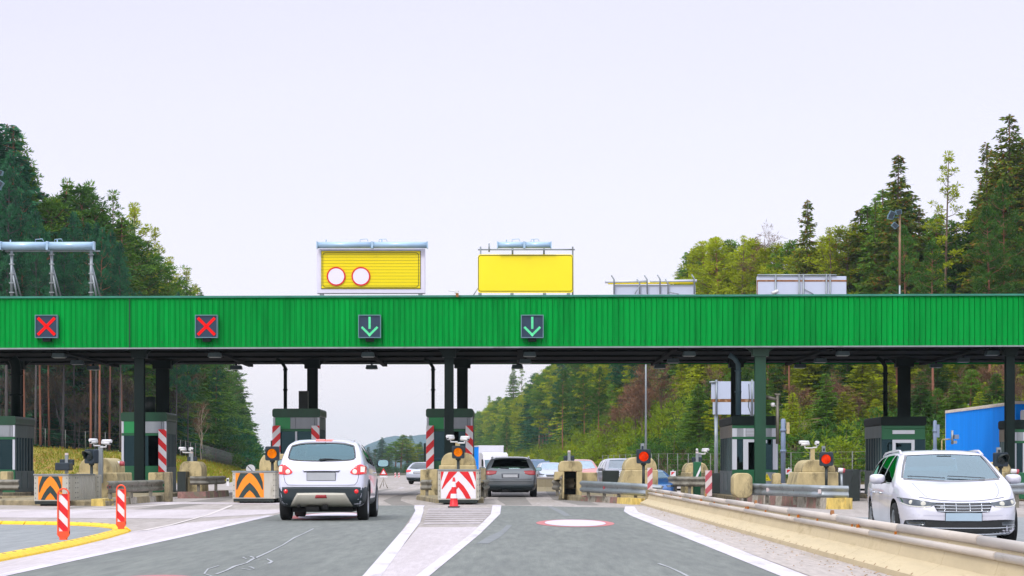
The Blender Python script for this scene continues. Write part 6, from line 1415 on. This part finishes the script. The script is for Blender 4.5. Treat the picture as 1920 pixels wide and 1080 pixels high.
# ---- left forest
TL = [(-240, 170), (-60, 190), (0, 212), (30, 262), (60, 345), (100, 380), (150, 352), (200, 385), (225, 420), (262, 425), (290, 445), (315, 505), (345, 520), (375, 552), (400, 610), (425, 660), (445, 705), (462, 765), (476, 815), (487, 850)]
YL = [(-60, 192), (230, 200), (330, 222), (400, 285), (440, 390), (487, 620)]
ZL = [(-60, 3.6), (230, 2.8), (330, 2.3), (400, 1.8), (487, .8)]
def leafL(px):  # more teal towards the left edge, where leaf colour imitates the windscreen cast
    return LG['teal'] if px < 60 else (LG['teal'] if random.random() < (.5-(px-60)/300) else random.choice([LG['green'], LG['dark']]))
labT = 'one of the tall teal and green conifers crowding the forest left of the plaza'
px = -240; i = 0
while px < 484:
    Y = interpx(YL, px)+random.uniform(0, 8); key = random.choice(['pine0', 'pine1', 'pine2', 'pine4', 'spruce0', 'spruce1', 'spruce3']) if px < 330 else random.choice(['pine1', 'pine4', 'spruce0', 'spruce2', 'airy2', 'pine3'])
    if px < 70: key = random.choice(['spruce0', 'spruce1', 'spruce2'])
    top = interpx(TL, px)+random.uniform(-14, 30)*200/Y
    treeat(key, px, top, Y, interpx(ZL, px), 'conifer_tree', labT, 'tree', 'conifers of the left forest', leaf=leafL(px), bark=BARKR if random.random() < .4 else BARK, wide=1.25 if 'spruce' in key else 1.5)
    px += random.uniform(10, 17)*200/Y*1.15+1; i += 1
px = -60
while px < 480:
    Y = interpx(YL, px)+random.uniform(12, 30); top = interpx(TL, px)+random.uniform(15, 130)*200/Y
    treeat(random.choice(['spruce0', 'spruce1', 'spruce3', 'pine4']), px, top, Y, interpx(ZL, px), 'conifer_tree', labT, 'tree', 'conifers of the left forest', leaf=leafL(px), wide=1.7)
    px += random.uniform(14, 22)*200/Y
for px, top in ((247, 385), (258, 378), (292, 425), (205, 355), (135, 335), (158, 338), (345, 500), (322, 480), (28, 250), (50, 300), (100, 362), (365, 535)):
    treeat('airy2' if px > 180 else 'pine3', px, top, interpx(YL, px)+6, interpx(ZL, px), 'pine_tree', 'one of the thin airy pines rising above the left forest edge', 'tree', 'airy pines of the left forest', leaf=LG['olive'] if px > 230 else LG['green'])
for k, (px, Y) in enumerate([(12, 190), (45, 192), (66, 190), (76, 194), (118, 196), (170, 193), (179, 191), (187, 190), (225, 192), (228, 196), (330, 205), (405, 260), (352, 215), (92, 200), (140, 205), (205, 203)]):
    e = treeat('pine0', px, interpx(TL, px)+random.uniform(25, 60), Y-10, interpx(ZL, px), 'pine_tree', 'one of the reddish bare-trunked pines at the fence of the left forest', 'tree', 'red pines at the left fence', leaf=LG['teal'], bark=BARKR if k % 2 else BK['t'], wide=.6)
for k in range(30):
    px = -40+k*17; Y = interpx(YL, px)+2
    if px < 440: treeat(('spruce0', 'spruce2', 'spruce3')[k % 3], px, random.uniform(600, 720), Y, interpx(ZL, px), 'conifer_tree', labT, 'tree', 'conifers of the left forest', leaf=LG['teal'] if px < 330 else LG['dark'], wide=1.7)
for k in range(14):
    px = -20+k*32+random.uniform(-9, 9); Y = interpx(YL, px)-8+random.uniform(-2, 5)
    if px > 425: break
    treeat(f'bare{k % 3}', px, interpx([(0, 690), (250, 670), (330, 690), (430, 720)], px)+random.uniform(-20, 60), Y, interpx(ZL, px)-.3, 'bare_tree', 'one of the leafless brown trees along the left forest fence', 'tree', 'leafless trees at the left fence', leaf=LG['purple'] if px < 330 else LG['brown'], bark=BK['t'] if px < 300 else BARK, wide=.95)
treeat('birch', 378, 745, 195, 1.8, 'birch_tree', 'leaning pale birch with thin bare branches before the left forest', 'tree', None, leaf=LG['brown'], bark=BARKW)
for k in range(22):                                       # dark undergrowth right of the birch
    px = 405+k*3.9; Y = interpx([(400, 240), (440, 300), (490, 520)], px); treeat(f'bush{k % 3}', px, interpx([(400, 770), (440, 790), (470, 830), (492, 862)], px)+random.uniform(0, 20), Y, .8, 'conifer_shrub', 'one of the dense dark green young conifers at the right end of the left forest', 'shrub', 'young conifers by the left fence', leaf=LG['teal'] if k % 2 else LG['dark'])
# ---- right forest
TR = [(878, 805), (890, 772), (905, 770), (925, 752), (945, 742), (960, 745), (985, 735), (1000, 700), (1030, 690), (1060, 660), (1110, 640), (1180, 600), (1240, 570), (1285, 490), (1300, 478), (1330, 462), (1365, 465), (1400, 470), (1440, 478), (1480, 470), (1512, 470), (1560, 465), (1590, 430), (1640, 400), (1680, 350), (1720, 400), (1760, 425), (1800, 425), (1830, 400), (1860, 330), (1890, 290), (1925, 290), (1980, 260), (2400, 300)]
YR = [(878, 820), (940, 610), (1000, 470), (1100, 335), (1200, 265), (1350, 215), (1600, 180), (1980, 168)]
ZR = [(878, 3), (1000, 4), (1100, 5), (1200, 6), (1350, 7), (1980, 7)]
def leafR(px):
    if px < 1000: return random.choice([LG['green'], LG['olive'], LG['dark'], LG['green']])
    if px < 1270: return random.choice([LG['dark'], LG['green'], LG['olive'], LG['teal']])
    if px < 1580: return random.choice([LG['olive'], LG['olive'], LG['green']])
    return random.choice([LG['cone'], LG['dark'], LG['olive'], LG['cone'], LG['green']])
labR = 'one of the green and olive conifers crowding the forest right of the plaza'
px = 880
while px < 2200:
    Y = interpx(YR, px)+random.uniform(0, 8); key = random.choice(['pine0', 'pine1', 'pine2', 'pine4', 'pine3', 'spruce0']) if px < 1590 else random.choice(['spruce0', 'spruce1', 'spruce2', 'spruce3', 'pine4'])
    treeat(key, px, interpx(TR, px)-(18 if px > 1280 else 0)+random.uniform(-8, 14)*200/Y, Y, interpx(ZR, px), 'conifer_tree', labR, 'tree', 'conifers of the right forest', leaf=leafR(px), bark=BARKR if random.random() < .3 else BARK, wide=1.35 if 'spruce' in key else 1.6)
    px += random.uniform(10, 16)*200/Y+1
px = 886
while px < 1960:
    Y = interpx(YR, px)+random.uniform(12, 32); treeat(random.choice(['spruce0', 'spruce1', 'spruce3', 'pine4']), px, interpx(TR, px)+random.uniform(8, 90)*200/Y, Y, interpx(ZR, px), 'conifer_tree', labR, 'tree', 'conifers of the right forest', leaf=leafR(px), wide=1.7)
    px += random.uniform(17, 26)*200/Y
px = 1250
px = 1370
for rr_, tops in ((0, (600, 760)), (1, (680, 800))):
  px = 1372+rr_*14
  while px < 1960:
    Y = interpx(YR, px)-18-rr_*9+random.uniform(-3, 4); treeat(random.choice(['spruce1', 'spruce3', 'pine4', 'spruce0', 'spruce2']), px, random.uniform(*tops), Y, 4.2-rr_, 'conifer_tree', labR, 'tree', 'conifers of the right forest', leaf=random.choice([LG['olive'], LG['dark'], LG['green'], LG['cone'], LG['dark']]), wide=2.0)
    px += random.uniform(30, 46)
px = 1250
while px < 1960:                                          # lower trees in front, down to the fence
    Y = interpx(YR, px)-14+random.uniform(-3, 5); treeat(random.choice(['spruce1', 'spruce3', 'pine4', 'spruce0']), px, 560+random.uniform(-20, 120), Y, 5.5, 'conifer_tree', labR, 'tree', 'conifers of the right forest', leaf=leafR(px), wide=1.5)
    px += random.uniform(24, 40)
SOLO = [('spruce1', 1892, 213, 'cone', 'tallest brown-flecked spruce at the right edge of the forest', 1.1), ('spruce0', 1683, 290, 'cone', 'tall pointed spruce with brown cones behind the floodlight mast', 1.15), ('spruce3', 1512, 374, 'cone', 'single small spruce standing above the green trees left of the mast', .9),
        ('airy', 1772, 283, 'olive', 'thin pale pine top rising between the two tallest spruces', 1.0), ('airy2', 1335, 448, 'olive', 'airy pine at the left end of the tree line above the canopy', 1.1), ('airy2', 1392, 440, 'olive', 'airy pine above the rusty white sign back', 1.0),
        ('airy2', 1560, 425, 'olive', 'airy pine just right of the single small spruce', 1.1), ('spruce2', 1640, 372, 'green', 'green spruce shoulder left of the cone-flecked spruce', 1.0), ('spruce1', 962, 690, 'green', 'pointed spruce top at the left of the gap under the canopy', 1.0), ('airy', 977, 692, 'green', 'pointed thin pine next to the spruce in the gap under the canopy', 1.0),
        ('spruce2', 918, 742, 'green', 'small pointed spruce top left of the right forest under the canopy', .9), ('spruce2', 1852, 268, 'cone', 'spruce with brown cones just left of the tallest spruce', 1.0), ('spruce0', 1925, 262, 'cone', 'brown-flecked spruce cut by the right edge of the photo', 1.2), ('pine3', 1300, 462, 'olive', 'small pine at the very left end of the tree line above the canopy', .9)]
for key, px, top, lf, lab, w in SOLO: treeat(key, px, top, interpx(YR, px)-2, interpx(ZR, px), 'spruce_tree' if 'spruce' in key else 'pine_tree', lab, 'tree', None, leaf=LG[lf], bark=BARK, wide=w)
treeat('bare1', 1440, 430, interpx(YR, 1440)+3, 18, 'bare_tree', 'leafless tree sticking out above the green trees over the rusty white sign back', 'tree', None, leaf=LG['brown'])
for k, (px, Y) in enumerate([(1055, 300), (1122, 262), (1095, 300), (951, 480), (1480, 172), (1750, 150), (1855, 150), (1880, 152), (1700, 156)]):
    treeat('pine0', px, interpx(TR, px)+random.uniform(20, 60), Y, interpx(ZR, px)-1.5, 'pine_tree', 'one of the bare reddish pine trunks standing out before the right forest', 'tree', 'red pines of the right forest', leaf=LG['dark'], bark=BARKR, wide=.9)
for k in (0, 1, 2, 3, 4, 5, 6, 7, 8, 9, 11, 14, 16, 18, 20, 21, 22, 24, 25):
    px, top, dy = [(1155, 770, 0), (1170, 745, 0), (1185, 720, 0), (1200, 695, 0), (1140, 790, 0), (1128, 800, 0), (1215, 680, 2), (1192, 740, -6), (1205, 720, -6), (1340, 700, 0), (1325, 690, 0), (1500, 720, -4), (1530, 740, 0), (1590, 730, 0), (1610, 760, -3), (1640, 740, 0), (1730, 700, 0), (1765, 690, 0), (1800, 700, -2), (1830, 690, 0), (1860, 680, 0), (1900, 690, 0), (1560, 700, 0), (1465, 760, 0), (1240, 690, 0), (1915, 700, -5)][k]
    Y = interpx([(1120, 245), (1200, 205), (1350, 175), (1600, 152), (1920, 142)], px)+dy; treeat(f'bare{k % 3}', px, top, Y, interpx([(1120, 4), (1200, 4.5), (1920, 4.5)], px), 'bare_tree', 'one of the leafless brown trees in front of the right forest', 'tree', 'leafless trees of the right forest', leaf=LG['brown'], wide=1.3)
px = 1285
while px < 1910:
    Y = interpx([(1285, 172), (1350, 166), (1600, 146), (1920, 136)], px)+random.uniform(-4, 4); treeat(random.choice(['spruce1', 'spruce3', 'pine4', 'spruce0', 'spruce2', 'pine1']), px, random.uniform(690, 790), Y, 2.6, 'conifer_tree', labR, 'tree', 'conifers of the right forest', leaf=random.choice([LG['olive'], LG['dark'], LG['green'], LG['dark'], LG['green']]), wide=2.2); px += random.uniform(20, 34)
# bushes on the right bank
n = 0
for row, t in enumerate((.08, .3, .52, .75, .97)):
    px = 872+row*5
    while px < (1890 if t < .4 else 1385):
        fx = [(960, 420, 0), (1060, 260, 0), (1180, 190, 0), (1350, 150, -.1), (1600, 130, -.15), (1920, 120, -.15)]; tx = [(985, 500, 3), (1080, 320, 4), (1200, 230, 5), (1350, 185, 6), (1600, 160, 5), (1920, 150, 5)]
        Yf = np.interp(px, [a for a, _, _ in fx], [b for _, b, _ in fx]); Yt = np.interp(px, [a for a, _, _ in tx], [b for _, b, _ in tx]); zt_ = np.interp(px, [a for a, _, _ in tx], [c for _, _, c in tx])
        if px < 985: Yf = np.interp(px, [870, 960], [700, 420]); Yt = Yf+60; zt_ = 2.5
        Y = Yf*(1-t)+Yt*t; z = zt_*t-.25; h = random.uniform(2.2, 4.2)*(1.1 if px > 1100 else 1); lf = LG['yell'] if random.random() < (.72 if px < 1290 else .3) else random.choice([LG['olive'], LG['green'], LG['dark']] if px < 1290 else [LG['green'], LG['dark'], LG['dark']])
        plant(f'bush{n % 3}', WX(px, Y), Y, z, h, 'shrub', 'one of the yellow-green shrubs covering the bank below the right forest', 'shrub', 'shrubs on the right bank', leaf=lf, wide=1.15); n += 1
        px += random.uniform(36, 54)*160/Y*(1.25 if px > 1340 else 1)
# ---- trees in the far gap between crossover and booth
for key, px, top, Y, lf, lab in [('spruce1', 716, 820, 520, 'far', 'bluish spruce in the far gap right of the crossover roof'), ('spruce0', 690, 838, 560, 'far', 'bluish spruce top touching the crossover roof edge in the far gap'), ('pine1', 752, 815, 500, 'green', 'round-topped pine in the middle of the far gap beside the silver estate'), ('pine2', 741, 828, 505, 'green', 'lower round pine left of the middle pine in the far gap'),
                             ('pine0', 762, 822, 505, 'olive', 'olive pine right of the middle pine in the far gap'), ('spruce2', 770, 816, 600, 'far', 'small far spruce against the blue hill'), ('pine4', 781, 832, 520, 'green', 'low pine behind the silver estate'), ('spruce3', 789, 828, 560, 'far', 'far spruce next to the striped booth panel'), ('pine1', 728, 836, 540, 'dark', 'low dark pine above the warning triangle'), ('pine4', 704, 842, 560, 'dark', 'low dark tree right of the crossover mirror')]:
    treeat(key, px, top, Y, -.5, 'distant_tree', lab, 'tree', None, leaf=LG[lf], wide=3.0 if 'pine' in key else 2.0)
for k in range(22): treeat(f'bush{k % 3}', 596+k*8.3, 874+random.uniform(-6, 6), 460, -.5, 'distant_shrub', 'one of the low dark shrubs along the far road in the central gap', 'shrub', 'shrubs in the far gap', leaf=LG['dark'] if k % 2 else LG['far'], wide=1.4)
# ---------------------------------------------------------------- grass tufts on the bank (uncountable)
C_, D_, Ln, Wd = [], [], [], []
fl = np.array([PX(65, 140, 0), PX(230, 142, 0), PX(330, 144, 0), PX(430, 146, 0), PX(470, 200, 0)]); tl_ = np.array([PX(65, 180, 3.0), PX(230, 182, 2.5), PX(330, 186, 2.1), PX(380, 195, 1.7), PX(445, 260, 1.1)])
for k in range(15000):
    s = random.random()*4; i = min(3, int(s)); f = s-i; t = random.random(); p = (fl[i]*(1-f)+fl[i+1]*f)*(1-t)+(tl_[i]*(1-f)+tl_[i+1]*f)*t
    C_.append((p[0]+random.gauss(0, .1), p[1], p[2]-.05)); D_.append((random.gauss(0, .4), random.gauss(0, .4), 1)); Ln.append(random.uniform(.08, .22)*(1+1.3*t)); Wd.append(.07)
me = leaves_mesh('grass_tufts', C_, D_, Ln, Wd, leafmat('grass_blades', '66801a', '80861c', '9a6a2a', scale=.35, cat=(.5, .62))); o = bpy.data.objects.new('grass_tufts', me); COL.objects.link(o); tag(o, 'yellow-green and rust grass covering the bank behind the left booths', 'grass', kind='stuff')
# ---------------------------------------------------------------- fences, masts, signs in the background
def fence(pts, h, sp, label, npost=100):
    t = thing('wire_fence', label, 'fence', (0, 0, 0)); P = [Vector(p) for p in pts]; L = [0]
    for i in range(1, len(P)): L.append(L[-1]+(P[i]-P[i-1]).length)
    def at(s): i = max(j for j in range(len(L)) if L[j] <= s+1e-6); i = min(i, len(P)-2); return P[i]+(P[i+1]-P[i])*((s-L[i])/(L[i+1]-L[i]))
    n = min(npost, int(L[-1]/sp)); pm = M('fence_post_grey', '6c6f6a', .6, .1, 3)
    for k in range(n+1):
        p = at(L[-1]*k/n); mb = MB(); mb.tube([p+Vector((0, 0, -.1)), p+Vector((0, 0, h))], .035, 5); mb.build('fence_post', pm, t)
    mb = MB(); m = 60
    for z in np.linspace(.2, h-.03, 5):
        for k in range(m): a, b = at(L[-1]*k/m), at(L[-1]*(k+1)/m); mb.tube([a+Vector((0, 0, z)), b+Vector((0, 0, z))],   .006 if z < h-.1 else .012, 3, 0, False)
    mb.build('wire_mesh', GALVD, t)
fence([PX(-100, 178, 3.1), PX(65, 178, 2.95), PX(230, 180, 2.45), PX(330, 184, 2.05), PX(378, 193, 1.65), PX(445, 258, 1.05)], 1.75, 1.75, 'long wire fence on grey posts along the top of the left grass bank', 60)
fence([PX(1130, 175, .3), PX(1240, 152, .3), PX(1340, 140, .2), PX(1500, 128, .2), PX(1640, 120, .2)], 1.9, 2.4, 'wire fence on grey posts below the shrubs of the right bank', 30)
# floodlight masts
def mast(px, w, Y, py0, z0, label, mat, floods=()):
    x = WX(px, Y); t = thing('light_mast', label, 'mast', (x, Y, z0)); H = WZ(py0, Y)-z0; r = w*Y/F/2; mb = MB(); mb.tube([(0, 0, 0), (0, 0, H)], [r*1.3, r*.8], 10); mb.build('post', mat[0], t)
    if len(mat) > 1: mb = MB(); mb.tube([(0, 0, H*.74), (0, 0, H)], [r*1.02+.01, r*.85+.01], 10); mb.build('rusty_upper_post', mat[1], t)
    for fx, fy, a in floods:
        mb = MB(); c = Vector((WX(fx, Y)-x, -.2, WZ(fy, Y)-z0)); mb.box(c, (.28, .2, .22), 0, ry=a); mb.box(c+Vector((0, -.11, 0)), (.22, .02, .17), 1, ry=a); mb.tube([c, (0, 0, min(H, c.z))], .03, 5, 0); mb.build('floodlight', [GREYB, DARKB], t)
mast(1687, 3.8, 96, 400, 0, 'tall mast with rusty top and dark floodlights before the right forest', [GALV, M('rusty_paint', '8c7058', .8, .2, 3)], [(1671, 402, .4), (1683, 399, -.2), (1676, 424, .7), (1668, 408, .2)])
mast(1211, 3.4, 130, 560, 0, 'slim grey lamp mast rising behind the red signal of the median', [GALV])
mast(-5, 8, 90, 330, 0, 'blue floodlights at the top left edge of the photo', [BLUEG], [(2, 325, .3), (3, 345, .6), (-1, 352, .2)])
# round sign seen beyond the middle crash box
t = thing('road_sign', 'round white road sign with one dark diagonal bar beyond the middle striped box', 'road sign', (WX(470, 92), 92, 0)); Y = 92; mb = MB(); r = 8.6*Y/F; z = WZ(879.5, Y)
mb.lathe([(.001, -.03), (r, -.03), (r, 0)], 28, 'y', (0, 0, z), smooth=False); mb.build('disc', WHITER, t); mb = MB(); mb.box((0, -.035, z), (2*r*.9, .006, .035), 0, ry=R(45)); mb.build('diagonal_bar', DARKB, t); mb = MB(); mb.tube([(0, .03, 0), (0, .03, z)], .03, 6); mb.build('post', GALV, t)
# warning triangle on a folding stand
t = thing('warning_sign', 'red-bordered warning triangle on a low folding stand beside the crossover mirror', 'road sign', (WX(719, 103), 103, 0)); Y = 103
def tri(s): zc = WZ(886, Y); return [(-s, zc-s*.62), (s, zc-s*.62), (0, zc+s*1.1)]
mb = MB(); mb.prism(tri(.21), 0, .02); mb.build('triangle_border', REDP, t); mb = MB(); mb.prism(tri(.125), -.008, -.002); mb.build('triangle_face', WHITER, t); mb = MB(); mb.b2(-.2, .2, 0, .02, WZ(895, Y), WZ(892, Y)); mb.build('plate', WHITER, t)
mb = MB(); mb.tube([(-.2, 0, 0), (0, .1, WZ(895, Y)-.05), (.22, 0, 0)], .03, 6); mb.tube([(0, .05, .1), (0, .05, WZ(893, Y))], .02, 5); mb.build('stand', M('stand_grey', '9c968c', .6, .1, 3), t)
for px, Y, lab in ((741, 210, 'left'), (748, 200, 'right')): hazard_panel(px-1.2, px+1.4, 886, 896, 190, 1, f'tiny distant striped marker, {lab} one of the pair left of the silver estate', pitch=.22, group=None)
# roadside marker posts and small signs
def marker(px, py0, py1, Y, label):
    x = WX(px, Y); z0, z1 = WZ(py1, Y), WZ(py0, Y); t = thing('marker_post', label, 'marker post', (x, Y, z0)); mb = MB(); H = z1-z0; mb.prism([(-.07, 0), (.07, 0), (.07, H), (-.07, H*.94)], 0, .06); mb.build('post', WHITER, t); mb = MB(); mb.b2(-.05, .05, -.008, -.001, H*.6, H*.85); mb.build('black_band', BLACKP, t)
marker(427, 896, 912, 118, 'small white marker post with black band on the edge of the grass bank')
def smallsign(px, py, Y, label):
    x, z = WX(px, Y), WZ(py, Y); t = thing('small_sign', label, 'sign', (x, Y, 0)); mb = MB(); mb.b2(-.14, .14, 0, .03, z-.13, z+.13); mb.build('plate', WHITER, t); mb = MB(); mb.prism([(-.09, z+.08), (.09, z+.08), (-.09, z-.08)], -.008, -.001); mb.build('red_triangle', REDP, t); mb = MB(); mb.tube([(0, .03, 0), (0, .03, z+.2)], .02, 5); mb.build('post', WHITEP, t)
smallsign(1262, 888, 100, 'small white square sign with red corner behind the median guardrail'); smallsign(1479, 884, 92, 'small white square sign with red corner left of the stained block'); 
for px, lab in ((1635, 'thin white railing post right of the dark panel'), (1622, 'short white railing post behind the rear of the white estate')):
    Y = 80; x = WX(px-10, Y); mb = MB(); mb.b2(x-.03, x+.03, Y, Y+.05, 0, WZ(872 if px > 1630 else 884, Y)); mb.b2(x-.12, x+.12, Y, Y+.05, WZ(884, Y), WZ(881, Y)); tag(mb.build('railing_post', WHITEP), lab, 'railing')
# ---------------------------------------------------------------- air
mb = MB(); mb.b2(-2600, 2600, -30, 3700, -8, 90); hz = mb.build('haze', M('tmp_unused', 'ffffff')); tag(hz, 'pale haze in the air softening the far hills', kind='stuff')
hm = bpy.data.materials.new('haze_air'); hm.use_nodes = True; n, l = hm.node_tree.nodes, hm.node_tree.links; n.remove(n['Principled BSDF'])
pv = n.new('ShaderNodeVolumePrincipled'); pv.inputs['Color'].default_value = (.72, .92, 1, 1); pv.inputs['Density'].default_value = .00011; pv.inputs['Anisotropy'].default_value = 0
l.new(pv.outputs[0], n['Material Output'].inputs['Volume']); hz.data.materials.clear(); hz.data.materials.append(hm)
